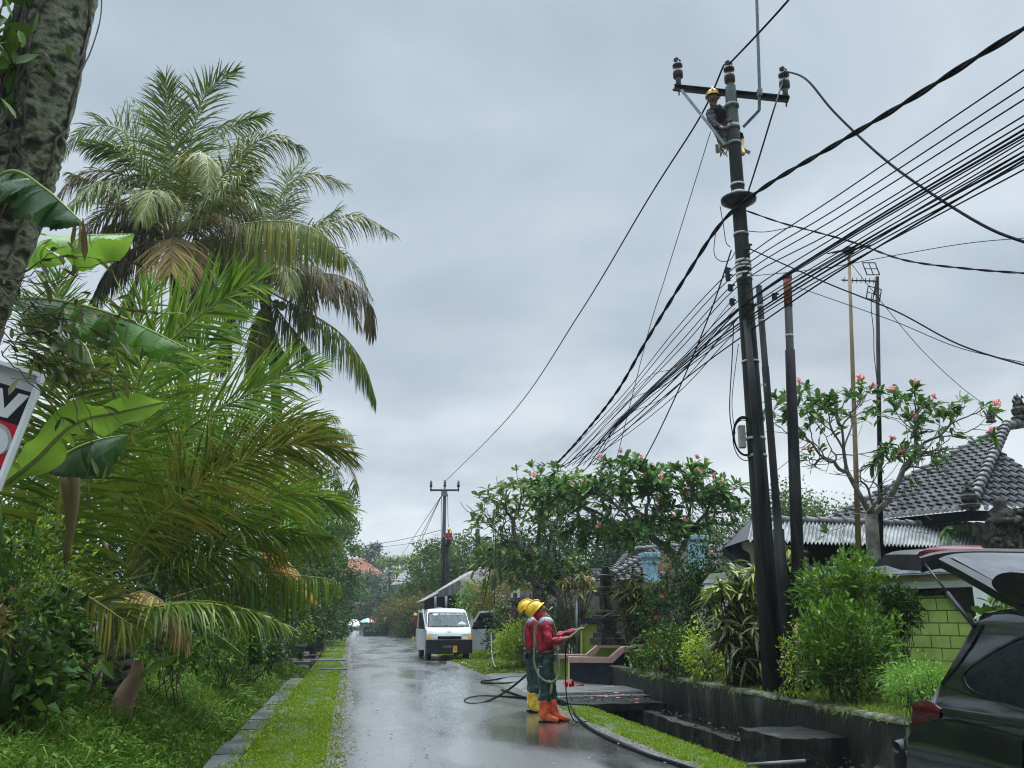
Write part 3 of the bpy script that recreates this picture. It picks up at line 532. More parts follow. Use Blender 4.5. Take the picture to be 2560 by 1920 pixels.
# dark conduit strapped to the lower shaft, pale meter box with coiled cable
c0,_=onpole(810); c9,_=onpole(1700); f=-FWD*.17-RGT*.06
b=MB(); b.tube([c0+f+RGT*.0,lerp(c0,c9,.3)+f*1.05+RGT*.03,lerp(c0,c9,.36)+f*1.05+RGT*.03,lerp(c0,c9,.365)+f*1.05+RGT*.03,c9+f*1.1+RGT*.06],[.055,.058,.06,.078,.085],12); b.build('conduit',M['pole_black'],pole)
c,t=onpole(1092); b=MB(); b.box(c-RGT*.22+UP*.0,(.10,.12,.36),-YAW); b.build('junction_box',mat('aged_box',[(.25,.24,.2),(.36,.34,.3)],6,.6),pole,bevel=.01)
b=MB(); rng=np.random.default_rng(4)
for k in range(5):
    a=np.linspace(-.3,2*PI*.9,30)+rng.uniform(-.3,.3); rr=.30+rng.uniform(-.03,.03); o=c-RGT*.2-FWD*.07+UP*rng.uniform(-.08,.0)
    b.tube(o+np.cos(a)[:,None]*RGT*rr*.55+np.sin(a)[:,None]*UP*rr+(rng.uniform(-.03,.03))*FWD,.008,5)
b.build('cable_coil',M['cable'],pole)
# small fittings where cables tie to the pole
b=MB()
for px,py in((1818,678),(1820,695),(1826,720),(1830,756),(1862,690),(1868,702),(1872,755),(1880,768),(1870,618),(1936,742)):
    b=MB(); p=W(px,py,d=13.5); b.box(p,(.06,.06,.10),rng.uniform(0,1)); b.box(p+UP*.05+RGT*.02,(.11,.025,.025),rng.uniform(-.4,.4)); b.build('cable_clamp',M['black_metal'],pole)
# the two thinner poles
def thin_pole(px0,py0,px1,py1,d,prof,lab,rust=False,marks=()):
    p0=W(px0,py0,d=d); p1=W(px1,py1,d=d); t=thing('steel_pole',lab,'pole',p0,'thin steel telecom poles'); b=MB(); P=[];Rr=[]
    for q,r in prof: P.append(lerp(p0,p1,q)-(UP*.3 if q==0 else 0)); Rr.append(r)
    b.tube(P,Rr,14); b.build('shaft',M['pole_black'],t)
    if rust: b=MB(); b.tube([lerp(p0,p1,.915),lerp(p0,p1,1.0)+UP*.002],[prof[-1][1]+.004]*2,14); b.tube([lerp(p0,p1,.99),lerp(p0,p1,1.004)],[prof[-1][1]+.012]*2,14); b.build('rusty_top',M['rust'],t)
    for q,rr in marks: b=MB(); b.tube([lerp(p0,p1,q),lerp(p0,p1,q+.006)],[rr,rr],14); b.build('white_mark',M['band'],t)
    return t
tp2=thin_pole(1978,1726,1897,715,13.2,[(0,.085),(.37,.083),(.372,.062),(.43,.062),(.432,.058),(.78,.057),(.782,.05),(1,.048)],'thin black steel pole close behind the tall concrete pole',False,((.90,.054),(.94,.052)))
thin_pole(2006,1712,1968,690,13.4,[(0,.10),(.33,.095),(.335,.095),(.80,.077),(.802,.062),(1,.062)],'thin black steel pole with a rusty bare top',True,((.835,.066),))
TEXTS=[(tp2,'KY',1909,963,13.05,.075),(tp2,'VIN',1954,1656,13.0,.09)]
# second pole line further down the road
def far_pole(px,py_top,d,lab,arm_px,name='utility_pole'):
    top=W(px,py_top,d=d); base=np.array((top[0],top[1],zr(top[1])+.1)); t=thing(name,lab,'utility pole',base); b=MB(); b.tube([base-UP*.3,top],[.17,.115],14); b.build('shaft',M['pole_conc'],t)
    L=arm_px*d/FPX*.985; b=MB(); b.box(top-FWD*.14-UP*.06,(L,.07,.12),-YAW); b.build('cross_arm',M['black_metal'],t)
    for q in(-.47,0,.47): insulator(top+RGT*L*q-FWD*.14*abs(q*2)+UP*(.0 if q else .05),t,1.15)
    b=MB(); b.box(top-UP*.3-FWD*.1,(.36,.3,.34),-YAW); b.build('head_plate',M['galv'],t); return top,base,t
P2T,P2B,P2=far_pole(1112,1224,61,'power pole behind the white truck with a man in red on it',74)
b=MB(); b.tube([P2B+RGT*.30-FWD*.1,W(1120,1350,d=60.8)],[.12,.1],12); b.build('conduit',M['pole_black'],P2)
P3T,P3B,P3=far_pole(976,1402,123,'distant power pole in the middle of the photo with bare looping cables',40)
b=MB(); b.box(W(958,1450,d=123),(1.7,.12,.12),-YAW); b.build('lower_arm',M['black_metal'],P3); b=MB(); b.ball(W(977,1430,d=122.5),(.45,.35,.2)); b.build('street_light',M['galv'],P3)
thin_pole(1190,1560,1194,1322,62,[(0,.16),(1,.15)],'grey post leaning right of the pole with the man in red')
o=SC.objects[-1] if False else None
P4T,P4B,P4=far_pole(946,1428,165,'farthest power pole, half hidden before the red roof',24)
# cables: each one its own object, given by points of the photo and the vertical plane (X) or depth it hangs in
def cable(pts,r,lab,name='cable',group=None,n=40,twist=0,mt='cable',cat='cable'):
    P=[]
    for p in pts:
        if isinstance(p,np.ndarray): P.append(p)
        elif len(p)==3 and p[2]<0: P.append(W(p[0],p[1],X=-p[2]))
        else: P.append(W(p[0],p[1],d=p[2]))
    g=lambda p:(not isinstance(p,np.ndarray)) and (p[0]>2550 or p[1]<-50)
    C=catmull(P,n)
    if g(pts[-1]): d=C[-1]-C[-3]; k=np.arange(1,int(16/max(.05,np.linalg.norm(d)/2))+2)[:,None]; C=np.concatenate([C,C[-1]+d/2*k])
    if g(pts[0]): d=C[0]-C[2]; k=np.arange(1,int(16/max(.05,np.linalg.norm(d)/2))+2)[:,None]; C=np.concatenate([(C[0]+d/2*k)[::-1],C])
    b=MB()
    if twist:
        T=nrm(np.gradient(C,axis=0)); S=nrm(np.cross(T,UP)); U=np.cross(S,T); s=np.concatenate([[0],np.cumsum(np.linalg.norm(np.diff(C,axis=0),axis=1))])
        for k in range(2): a=s*twist+k*PI; b.tube(C+S*(np.cos(a)*r*.8)[:,None]+U*(np.sin(a)*r*.8)[:,None],r,5)
    else: b.tube(C,r,5)
    return tag(b.build(name,M[mt]),lab,cat,group)
s=1.1573
f2=lambda L,X:[(x*s,y*s,X) for x,y in L]
cable([P2T+UP*.55]+f2([(1100,900),(1250,680),(1400,430),(1512,253)],-6.1)+[tops[1]-RGT*.08],.017,'bare power line sweeping down from the tall pole to the pole behind the truck','power_line',n=60)
cable([tops[1]]+f2([(1640,70),(1703,0),(1760,-70)],-6.0),.018,'thick power line rising from the middle insulator out of the top of the photo','power_line')
cable([tops[2]]+f2([(1740,170),(1800,240),(1900,335),(2000,410),(2130,490),(2240,532)],-6.6),.018,'slack power line looping from the right insulator to the right edge','power_line')
cable([tops[2]-UP*.15]+f2([(1672,235),(1640,340),(1612,428)],-6.2),.014,'straight jumper from the right insulator down to the black collar','jumper_cable')
cable(f2([(1535,285),(1490,430),(1440,590),(1400,720),(1340,960),(1325,1015)],-6.2),.008,'thin wire dropping steeply left of the pole from the brace','guy_wire')
cable(f2([(2250,38),(2100,130),(1950,225),(1800,315),(1650,405),(1560,480),(1480,600),(1400,730),(1330,850),(1250,950),(1195,1010)],-6.05),.021,'thick twisted black cable crossing the pole just under the collar','bundled_cable',n=240,twist=5)
cable(f2([(1580,540),(1540,660),(1480,810),(1420,940),(1380,1015)],-6.1),.013,'slanting stay wire from the pole shaft down to the frangipani','guy_wire')
for i,(a,m1,m2,e,r) in enumerate([(600,752,925,1170,.013),(628,770,950,1168,.008),(655,800,968,1176,.008),(640,770,905,1160,.008),(676,826,948,1180,.012)]):
    cable([(2600,a-500*.6,-6.35),(2100,a,-6.25),(1857,m1+14,-6.2),(1700,m2+10,-6.2),(1550,(m2+e)/2+26,-6.2),(1400+i*14,e,-6.2)],r,'one of the slacker black phone cables sagging below the fan by the pole','phone_cable','slack phone cables below the fan',n=30)
for i,(a,e) in enumerate([((1838,770),(1560,1010)),((1842,800),(1540,1050)),((1836,742),(1600,960))]):
    cable([(*a,13.5),((a[0]+e[0])/2-20,(a[1]+e[1])/2+60,-6.15),(*e,-6.1),(1440,1130+i*9,-6.1)],.006,['upper','lower','middle'][i]+' thin wire sagging left from the tall pole under the cable fan','service_wire')
rb=[(485,650,811),(517,669,830),(540,689,857),(570,705,873),(585,742,900),(605,763,905),(611,766,912),(636,787,916),(646,803,920),(658,810,926),(670,818,934)]
for i,(yr,ym,yl) in enumerate(rb):
    k=(yr-485)/185.0
    xr=2600; yr2=yr-(500*(.675-.14*k)); xe=1395+i*9; ye=1158+(i%3)*6
    cable([(xr,yr2,-6.3),(2100,yr,-6.2),(1857,ym,-6.1),(1700,yl,-6.1),(1550,(yl+ye)/2+12,-6.1),(xe,ye,-6.1)],.014 if i in(5,8) else .009,'one of the many black phone cables strung in a fan past the pole','phone_cable','phone cables strung past the pole',n=30)
cable([(1866,527,13.6),(1950,556,13.2),(2040,580,12.6),(2140,608,12),(2260,650,11),(2420,672,10),(2600,686,9)],.009,'thin twisted service wire leaving the pole to the right edge','service_wire',n=120,twist=9)
cable([(1870,620,13.6),(1970,665,13),(2080,713,12.4),(2240,778,11.5),(2400,862,10.6),(2600,925,9.5)],.011,'straight black service cable falling from the pole to the right edge','service_wire')
cable([(1985,715,13.4),(2080,748,13),(2240,805,12.4),(2400,870,11.6),(2600,915,10.5)],.006,'hair thin wire running close below the black service cable','service_wire')
cable([(1880,690,13.5),(2050,672,13),(2240,638,12),(2420,608,11),(2600,592,10)],.006,'thin wire rising gently across the phone cables to the right edge','service_wire')
cable([(2110,636,14),(2200,750,14.6),(2300,870,15),(2400,965,15.6),(2490,1032,16.2)],.006,'thin wire from the bamboo mast down to the roof ornament','service_wire')
cable([(1862,577,13.5),(1910,580,13.2),(1960,572,13),(1990,565,12.9)],.007,'short loose wire end curling right of the pole','loose_wire')
cable([(1834,808,13.4),(1830,900,13.4),(1824,1020,13.4),(1832,1090,13.4)],.009,'hanging cable left of the pole above the junction box','loose_wire')
cable([(1846,860,13.4),(1830,1000,13.4),(1838,1085,13.4)],.006,'second hanging cable left of the pole, thinner','loose_wire')
cable([(1800,515,13.5),(1808,560,13.4),(1815,605,13.4),(1826,618,13.4)],.007,'small wire loop hanging left of the black collar','loose_wire')
cable([(1790,572,13.5),(1785,630,13.4),(1800,652,13.4),(1825,650,13.4),(1838,630,13.4)],.007,'larger wire loop drooping beside the pole under the twisted cable','loose_wire')
L=P2T-UP*.4
for i,(x,y,e) in enumerate([(1003,1390,1),(1022,1400,2),(1030,1405,3)]): cable([L-RGT*.2,(1108-(1108-x)*.5-4,1228+(y-1228)*.55,-5.8),(x,y,118)],.022,['upper','middle','lower'][i]+' one of three wires falling from the pole behind the truck towards the distant pole','power_line','wires between the two distant poles')
cable([(1104,1325,61),(1000,1350,70),(900,1366,90)],.02,'faint wire running left from the pole behind the truck','service_wire')
cable([(1104,1345,61),(1000,1362,72),(880,1374,95)],.016,'fainter lower wire running left from the pole behind the truck','service_wire')
cable([(1116,1346,60.5),(1180,1370,58),(1240,1385,55)],.02,'slack wire from the pole behind the truck into the branches','service_wire')
cable([(1116,1352,60.5),(1160,1372,58),(1240,1340,55),(1300,1300,52)],.016,'wire rising from the pole behind the truck through the frangipani','service_wire')
cable([(1104,1225,61),(1103,1300,61),(1104,1420,61),(1105,1510,61)],.02,'vertical wire running down beside the pole behind the truck','loose_wire')
cable([(1119,1235,61),(1120,1300,61),(1121,1318,61)],.02,'rope hanging to the man in red on the pole','rope')
for i,(a,e) in enumerate([((974,1440),(1026,1475)),((972,1470),(1000,1496)),((968,1466),(992,1494)),((958,1448),(970,1488))]): cable([(*a,122),((a[0]+e[0])/2-8,(a[1]+e[1])/2+9,121),(*e,120)],.05,['highest pale cable loop hanging from the distant pole','second pale cable loop at the distant pole','third pale cable loop at the distant pole','leftmost pale cable loop at the distant pole'][i],'loose_cable',mt='galv')
cable([(1252,1540,24),(1256,1640,24),(1252,1480,24)][::1],.01,'temp','hanging_rope') if False else None
cable([(1236,1510,24),(1240,1300,26),(1243,1260,27)],.012,'dark rope hanging from the frangipani branches behind the truck door','rope')
cable([(1228,1580,26),(1229,1625,25.6),(1233,1655,25.2),(1240,1668,25)],.013,'pale rope hanging beside the open truck door','rope',mt='band')
cable([(1210,1505,26),(1226,1420,27),(1232,1380,27.5)],.014,'dark cable slanting up from the truck into the branches','rope')
# TV masts on the right
p0=W(2148,1420,d=16.5); p1=W(2122,626,d=16.5); t=thing('antenna_mast','bamboo antenna mast with a small dark aerial on top','antenna',p0); b=MB(); b.tube([lerp(p0,p1,q) for q in(0,.33,.34,.66,.67,1)],[.055,.048,.045,.04,.037,.03],10); b.build('mast',mat('old_bamboo',[(.16,.11,.06),(.26,.19,.12)],6,.7,stretch=(1,1,.3)),t)
b=MB(); b.box(p1,(.16,.12,.12)); 
for k in range(7): q=p1+RGT*(-.32+k*.11)+UP*(.02+.02*(k-3)); b.box(q,(.02,.25,.02),.7); 
b.tube([p1-RGT*.34-UP*.06,p1+RGT*.36+UP*.08],.014,6); b.build('aerial',M['black_metal'],t)
p0=W(2203,1420,d=16.8); p1=W(2193,692,d=16.8); t=thing('antenna_mast','dark metal antenna mast carrying a yagi aerial with grid reflector','antenna',p0); b=MB(); b.tube([p0,p1],[.05,.036],10); b.build('mast',M['pole_black'],t)
b=MB(); q=W(2195,703,d=16.75); e=W(2104,700,d=16.75); b.tube([q,e],.016,6)
for k in range(9): c=lerp(q,e,k/8.6); b.tube([c-FWD*.14-RGT*.05,c+FWD*.14+RGT*.05],.008,5)
for sgn in(1,-1):
    o=q-RGT*.08+UP*.14*sgn; ex=nrm(RGT*.9+FWD*.3+UP*.12*sgn)*.16; ey=nrm(UP-RGT*.25*sgn)*.17*sgn; g=[o-ex,o+ex,o+ex+ey*1.6,o-ex+ey*1.6]
    for k in range(4): b.tube([g[k],g[(k+1)%4]],.012,5)
    b.tube([(g[0]+g[1])/2,(g[2]+g[3])/2],.01,5); b.tube([(g[0]+g[3])/2,(g[1]+g[2])/2],.01,5)
b.tube([q-RGT*.05,q-RGT*.1-UP*.3],.012,5); b.build('aerial',M['black_metal'],t)
cable([(2180,733,16.7),(2178,770,16.7),(2184,830,16.7),(2185,880,16.7),(2190,930,16.7),(2194,965,16.7)],.008,'loose aerial lead wriggling down beside the metal mast','aerial_lead')
# ------------------------------------------------------------------ left side: leaning tree, vines, sign, palms, bananas
rng=np.random.default_rng(77)
def rough_trunk(pts,rad,seg,n,amp,rng,mi=0,mb=None):
    C=catmull(pts,n); T=nrm(np.gradient(C,axis=0)); N=nrm(np.cross(T,FWD)); B=np.cross(T,N); th=np.arange(seg+1)*2*PI/seg
    r=np.interp(np.linspace(0,1,n),np.linspace(0,1,len(rad)),rad)[:,None]*np.ones((1,seg+1))
    nz=rng.normal(0,1,(n,seg)); nz=nz+np.roll(nz,1,0)+np.roll(nz,1,1)*.6; nz=np.concatenate([nz,nz[:,:1]],1)
    ph=np.linspace(0,14,n)[:,None]; r=r*(1+amp*.35*nz+amp*1.2*np.sin(3*th[None]+ph*.4)+amp*.8*np.sin(5*th[None]-ph*.9)); r[:,-1]=r[:,0]
    G=C[:,None]+r[...,None]*(np.cos(th)[None,:,None]*N[:,None]+np.sin(th)[None,:,None]*B[:,None])
    (mb if mb else MB()).grid(G,mi); return C,T,N,B
M['fissure']=mat('fissured_bark',[(.008,.010,.005),(.04,.045,.025),(.19,.19,.125),(.09,.095,.055),(.02,.024,.012)],7,.75,1.0,bscale=16,lo=.34,hi=.70,stretch=(1,1,1.5),distort=.25,detail=9)
tp=[W(-420,1780,d=6.8),W(-230,1200,d=6.7),W(-92,800,d=6.6),W(-6,560,d=6.5),W(52,400,d=6.45),W(85,280,d=6.4),W(148,0,d=6.3),W(200,-220,d=6.2),W(250,-520,d=6.1)]
lt=thing('leaning_tree','thick leaning tree with fissured bark and clinging roots at the left edge','tree',tp[0])
b=MB(); C,T,N,B=rough_trunk(tp,[.36,.31,.285,.28,.275,.27,.265,.26,.2],40,150,.045,rng,0,b); b.build('trunk',M['fissure'],lt)
for k in range(9):
    a=rng.uniform(-2.6,-.4) ; i=np.arange(45,135,3); ang=a+np.cumsum(rng.normal(0,.10,len(i)))+np.linspace(0,rng.uniform(-.6,.6),len(i))
    P=C[i]+(N[i]*np.cos(ang)[:,None]+B[i]*np.sin(ang)[:,None])*.29; 
    if np.mean(P@FWD-C[i]@FWD)>0: P=2*C[i]-P
    b=MB(); b.tube(catmull(P,60),np.interp(np.linspace(0,1,60),[0,1],[.008,.017]),6); b.build('clinging_root',M['bark'],lt)
for k,pts in enumerate([[(255,-20),(252,40),(240,90),(222,140),(208,165),(188,192)],[(224,70),(214,110),(206,140),(186,162)]]):
    b=MB(); b.tube(catmull([W(x,y,d=6.2) for x,y in pts],24),.006,5); b.build('hanging_root',M['frangi_bark'],lt)
b=MB(); cs=[(W(-80,-40,d=6.0),(.5,.5,.35)),(W(20,120,d=5.95),(.22,.3,.38)),(W(-20,300,d=6.0),(.18,.3,.25))]
tips=ell_tips(cs,46,rng,.5); n=260; P=np.repeat(tips,6,0)[:n]; P=P+rng.normal(0,.07,P.shape); D=rng.normal(0,.6,P.shape)-UP*.5; leaves(b,P,D,rng.uniform(.10,.2,len(P)),.42,rng,'long',.25,.12); b.build('epiphyte_leaves',M['leaf_mid'],lt)
b=MB(); top=tp[-1]; cs=[(top+V(.8,.5,1.6),(1.7,1.7,1.1)),(top+V(-.8,-.5,1.7),(1.5,1.5,1))]
tips=ell_tips(cs,60,rng); skel(b,top,tips,rng,.012); b.build('limbs',M['fissure'],lt)
b=MB(); P=np.repeat(tips,40,0)+rng.normal(0,.25,(2400,3)); P=P[::4]; leaves(b,P,rng.normal(0,.7,P.shape)+UP*.2,.14,.42,rng,'leaf'); b.build('crown',M['leaf_mid'],lt)
# sign half hidden by the vines
st=thing('roadside_sign','tilted advertising sign, white V on black above red, cut by the left edge','sign',W(-60,1500,d=6.2)-UP*.2)
Z=320/1397.
def sp(pts,off=0): 
    return [W(x*Z,860+y*Z,d=6.2)-FWD*off for x,y in pts]
def prism(name,pts,off,th,m,parent): b=MB(); b.prism(sp(pts,off)[::-1],FWD*th); return b.build(name,m,parent)
ex=V(490,340)-V(0,190)  if False else None
TL=(-900,-90); 
prism('panel',[(490,340),(-900,-90),(-1400,1160),(-8,1600)],0,.03,mat('sign_board',[(.42,.42,.40),(.52,.52,.50)],2,.5),st)
prism('black_band',[(375,540),(-980,115),(-1080,480),(235,905)],.004,.003,mat('sign_black',[(.006,.007,.012)],1,.4),st)
prism('red_band',[(235,905),(-1080,480),(-1330,1100),(30,1505)],.004,.003,mat('sign_red',[(.42,.008,.02),(.5,.012,.03)],2,.45),st)
prism('white_letter',[(325,570),(85,812),(-120,758),(-190,420),(35,488),(52,708),(212,540)],.008,.003,mat('sign_white',[(.62,.62,.60)],1,.5),st)
a=np.linspace(0,2*PI,40)[:-1]; disc=lambda cx,cy,rx,ry:[(cx+rx*math.cos(t),cy+ry*math.sin(t)) for t in a]
g1=mat('sign_grey',[(.35,.36,.37)],1,.5); g2=mat('sign_pale',[(.58,.59,.59)],1,.5)
prism('grey_swirl',disc(-40,1040,172,178),.008,.003,g1,st); prism('pale_swirl',disc(-52,1060,150,160),.012,.003,g2,st); prism('inner_swirl',disc(-90,1080,98,112),.016,.003,g1,st); prism('swirl_core',disc(-100,1090,78,92),.020,.003,g2,st)
prism('black_dot',disc(-12,1350,26,34),.008,.003,M['cable'],st)
b=MB(); q=sp([(490,340),(-8,1600)],.012); ax=nrm(q[1]-q[0]); m_=(q[0]+q[1])/2; b.box(m_-RGT*.012,(np.linalg.norm(q[1]-q[0]),.028,.05),ax=[ax,np.cross(FWD,ax),FWD]); q=sp([(490,340),(-900,-90)],.012); ax=nrm(q[1]-q[0]); b.box((q[0]+q[1])/2-UP*.012,(np.linalg.norm(q[1]-q[0]),.028,.052),ax=[ax,np.cross(FWD,ax),FWD]); b.build('frame',M['white'],st)
b=MB(); q=W(-150,1100,d=6.25); b.tube([np.array((q[0],q[1],.1)),q+UP*.4],.03,10); b.build('post',M['galv'],st)
# dry vine tangle hanging between trunk and sign
vt=thing('vine_tangle','dry tangle of thin twigs and dull leaves hanging over the sign','vine',W(20,1000,d=6.0)); b=MB(); lb=MB()
def twig(pts,r,d=5.9,lv=5,LL=.11,wd=.3,off=0):
    P=catmull([W(x,y,d=d+rng.uniform(-.12,.12)) for x,y in pts],16); P+=rng.normal(0,.006,P.shape); b.tube(P,np.linspace(r,r*.4,16),4)
    if lv:
        i=rng.integers(3,16,lv); leaves(lb,P[i],nrm(np.gradient(P,axis=0))[i]+rng.normal(0,.5,(lv,3))-UP*.15,rng.uniform(.6,1.2,lv)*LL,wd,rng,'long',.2,.15)
for k in range(44):
    x0,y0=rng.uniform(-30,90),rng.uniform(680,900); a=rng.uniform(-.5,.85); Ls=rng.uniform(90,270); c=rng.uniform(-.5,.5)
    twig([(x0,y0),(x0+Ls*.4*math.cos(a),y0+Ls*.4*math.sin(a)+rng.uniform(-20,20)),(x0+Ls*.75*math.cos(a+c*.5),y0+Ls*.75*math.sin(a+c*.5)),(x0+Ls*math.cos(a+c),y0+Ls*math.sin(a+c)+20)],rng.uniform(.002,.006),lv=rng.integers(1,5))
for pts in [[(60,780),(150,700),(240,660),(330,655)],[(20,700),(120,650),(200,640),(300,665)],[(110,930),(200,990),(230,1060),(222,1190),(215,1240)],[(120,870),(175,960),(205,1070),(290,1180)],[(170,900),(240,1000),(330,1080)],[(0,880),(60,940),(130,1010),(165,1060)]]: twig(pts,.005,lv=4)
for k in range(34):
    x,y=rng.uniform(60,340),rng.uniform(770,960); x-=max(0,(y-900))*.3
    twig([(x-60,y-10),(x-20,y+rng.uniform(-8,8)),(x+rng.uniform(10,60),y+rng.uniform(-5,20))],.003,lv=4,LL=.13,wd=.26)
# the long dark pod-like leaf
P=catmull([W(270,760,d=6),W(330,775,d=6),W(390,782,d=6),W(440,783,d=6)],14); leaves(lb,P[:-1],nrm(np.diff(P,axis=0)),.09,.42,rng,'long',.05,.1)
b.build('twigs',M['twig'],vt); lb.build('leaves',leafmat('dull_vine_leaf',[(.022,.03,.008),(.06,.075,.014),(.12,.115,.025)],.35,.5),vt)
# banana plant on the left edge
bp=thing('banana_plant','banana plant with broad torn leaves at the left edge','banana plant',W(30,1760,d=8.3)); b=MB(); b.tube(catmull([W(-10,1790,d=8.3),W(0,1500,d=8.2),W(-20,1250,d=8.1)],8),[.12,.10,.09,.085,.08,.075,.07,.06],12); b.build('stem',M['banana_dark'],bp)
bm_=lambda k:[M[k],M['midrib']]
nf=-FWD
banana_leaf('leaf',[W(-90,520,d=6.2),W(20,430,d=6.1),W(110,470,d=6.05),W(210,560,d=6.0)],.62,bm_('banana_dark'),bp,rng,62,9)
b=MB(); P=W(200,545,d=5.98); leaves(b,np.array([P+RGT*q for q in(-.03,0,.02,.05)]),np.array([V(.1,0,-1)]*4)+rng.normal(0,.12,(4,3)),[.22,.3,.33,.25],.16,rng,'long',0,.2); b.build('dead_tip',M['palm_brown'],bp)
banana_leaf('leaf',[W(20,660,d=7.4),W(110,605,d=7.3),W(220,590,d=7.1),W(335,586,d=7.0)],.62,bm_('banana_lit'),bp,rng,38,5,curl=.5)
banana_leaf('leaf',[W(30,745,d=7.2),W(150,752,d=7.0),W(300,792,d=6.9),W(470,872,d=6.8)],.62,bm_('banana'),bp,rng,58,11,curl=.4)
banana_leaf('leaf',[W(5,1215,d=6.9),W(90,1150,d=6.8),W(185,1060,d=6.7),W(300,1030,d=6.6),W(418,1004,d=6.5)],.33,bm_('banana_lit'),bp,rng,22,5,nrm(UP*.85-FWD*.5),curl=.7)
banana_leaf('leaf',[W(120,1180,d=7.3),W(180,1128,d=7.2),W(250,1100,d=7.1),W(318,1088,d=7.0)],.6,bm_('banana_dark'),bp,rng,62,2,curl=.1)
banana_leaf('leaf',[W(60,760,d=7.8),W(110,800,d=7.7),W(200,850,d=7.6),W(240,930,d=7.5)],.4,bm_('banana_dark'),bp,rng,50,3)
for x,y in((178,1205),(170,1240)): b=MB(); b.tube(catmull([W(x,y-60,d=8),W(x+6,y+60,d=8),W(x-8,y+170,d=8)],8),[.05,.07,.06,.05,.04,.035,.03,.01],7); b.build('dead_sheath',M['palm_brown'],bp)
# small and dead banana leaves further along
b2=thing('banana_plant','half dead banana plant with an orange leaf under the palm fronds','banana plant',W(640,1640,d=17)); b=MB(); b.tube([W(640,1660,d=17),W(630,1500,d=17),W(640,1380,d=17)],[.13,.11,.08],10); b.build('stem',M['banana_dark'],b2)
banana_leaf('dead_leaf',[W(655,1370,d=16.6),W(705,1395,d=16.5),W(750,1440,d=16.4),W(795,1512,d=16.4)],.62,bm_('banana_dead'),b2,rng,50,3)
banana_leaf('leaf',[W(650,1400,d=17),W(690,1330,d=17),W(730,1290,d=17.2)],.6,bm_('banana'),b2,rng,35,4)
banana_leaf('leaf',[W(640,1400,d=17),W(600,1330,d=17),W(560,1310,d=17)],.6,bm_('banana'),b2,rng,35,4)
b3=thing('banana_shoot','broken banana stump with a fresh green leaf on the left bank','banana plant',W(300,1785,d=11.3)); b=MB(); rough_trunk([W(296,1800,d=11.3),W(312,1745,d=11.3),W(338,1690,d=11.3),W(345,1650,d=11.3)],[.15,.13,.09,.05],14,24,.05,rng,0,b); b.build('stump',mat('peeling_banana_stem',[(.10,.055,.03),(.26,.17,.11),(.15,.10,.06)],3,.6,.7,stretch=(1,1,.3)),b3)
banana_leaf('leaf',[W(345,1690,d=11.3),W(380,1662,d=11.2),W(418,1645,d=11.1),W(448,1636,d=11.1)],.24,bm_('banana_lit'),b3,rng,30,1)
banana_leaf('leaf',[W(440,1512,d=11),W(500,1560,d=10.9),W(560,1600,d=10.9),W(612,1640,d=10.8)],.2,bm_('banana'),b3,rng,40,1)
for i,(x,y,x2,y2) in enumerate([(170,1690,232,1650),(198,1690,228,1655),(195,1770,265,1650),(235,1660,275,1590)]): b=MB(); b.tube([W(x,y,d=11.2),W((x+x2)/2+4,(y+y2)/2-6,d=11.2),W(x2,y2,d=11.2)],[.03,.035,.02],6); b.build('dry_stalk',M['rachis_dry'] if i!=2 else M['frangi_bark'],b3)
# young coconut palm whose fronds fill the left
yp=thing('young_coconut_palm','young coconut palm without a tall trunk, its bright fronds spreading over the left bank','palm tree',W(300,1700,d=12)); b=MB(); b.tube([W(290,1760,d=12),W(300,1600,d=12),W(305,1480,d=12)],[.2,.17,.12],12); b.build('trunk',M['fissure'],yp)
def yf(pts,L,n,mt,side=None,droop=.35,lift=18,w=.04,a0=75,a1=25,rw=.022,rm='rachis',hang=0,start=.12,broken=0):
    n=int(n*2.0); w*=.74; b=MB(); frond(b,[W(*p) if len(p)==2 else W(p[0],p[1],d=p[2]) for p in pts],L,n,rng,w,droop,a0,a1,lift,side,rw=rw,start=start,hang=hang,broken=broken); b.build('frond',[M[mt],M[rm]],yp)
CAMR=RGT; TOW=-FWD
yf([(122,1500,10.5),(135,1380,10.3),(150,1243,10.1),(156,1120,9.9),(168,1000,9.7),(195,900,9.6)],1.35,62,'palm_dark',CAMR,.28,8,.045,84,50,.03)
yf([(300,1300,11.5),(346,954,11),(420,860,10.8),(498,790,10.6),(590,727,10.4),(640,705,10.3)],1.25,58,'palm_bright',nrm(CAMR*.6-UP*.8),.15,10,.042,70,25)
yf([(330,1400,11.8),(443,1119,11.2),(506,1047,11),(633,980,10.8),(720,930,10.7),(790,920,10.6)],1.15,60,'palm_bright',nrm(CAMR*.5-UP*.85+TOW*.3),.2,10,.036,62,18)
yf([(310,1420,11.6),(392,1296,11.2),(506,1208,11),(633,1140,10.8),(760,1106,10.6),(868,1130,10.5)],1.05,66,'palm_olive',nrm(UP*.8+TOW*.5),.22,0,.036,60,14)
yf([(330,1440,12.4),(480,1330,12.2),(590,1275,12),(675,1245,12),(780,1236,11.9),(870,1275,11.9)],1.0,60,'palm_bright',nrm(UP*.7+TOW*.6),.22,5,.036,60,14)
yf([(250,1560,11),(330,1530,10.8),(390,1517,10.7),(477,1508,10.6),(600,1520,10.5),(712,1560,10.4)],.85,54,'palm_dark',nrm(TOW*.8+CAMR*.3),.55,0,.036,60,22)
yf([(420,1500,14),(512,1470,14),(600,1452,14),(677,1443,14),(760,1440,14),(850,1453,14)],.95,26,'palm_dark',None,2.0,-25,.036,80,60,hang=.6)
yf([(148,1460,10.6),(217,1490,10.5),(280,1530,10.4),(347,1575,10.3)],.7,36,'palm_olive',nrm(UP+CAMR*.4),.5,0)
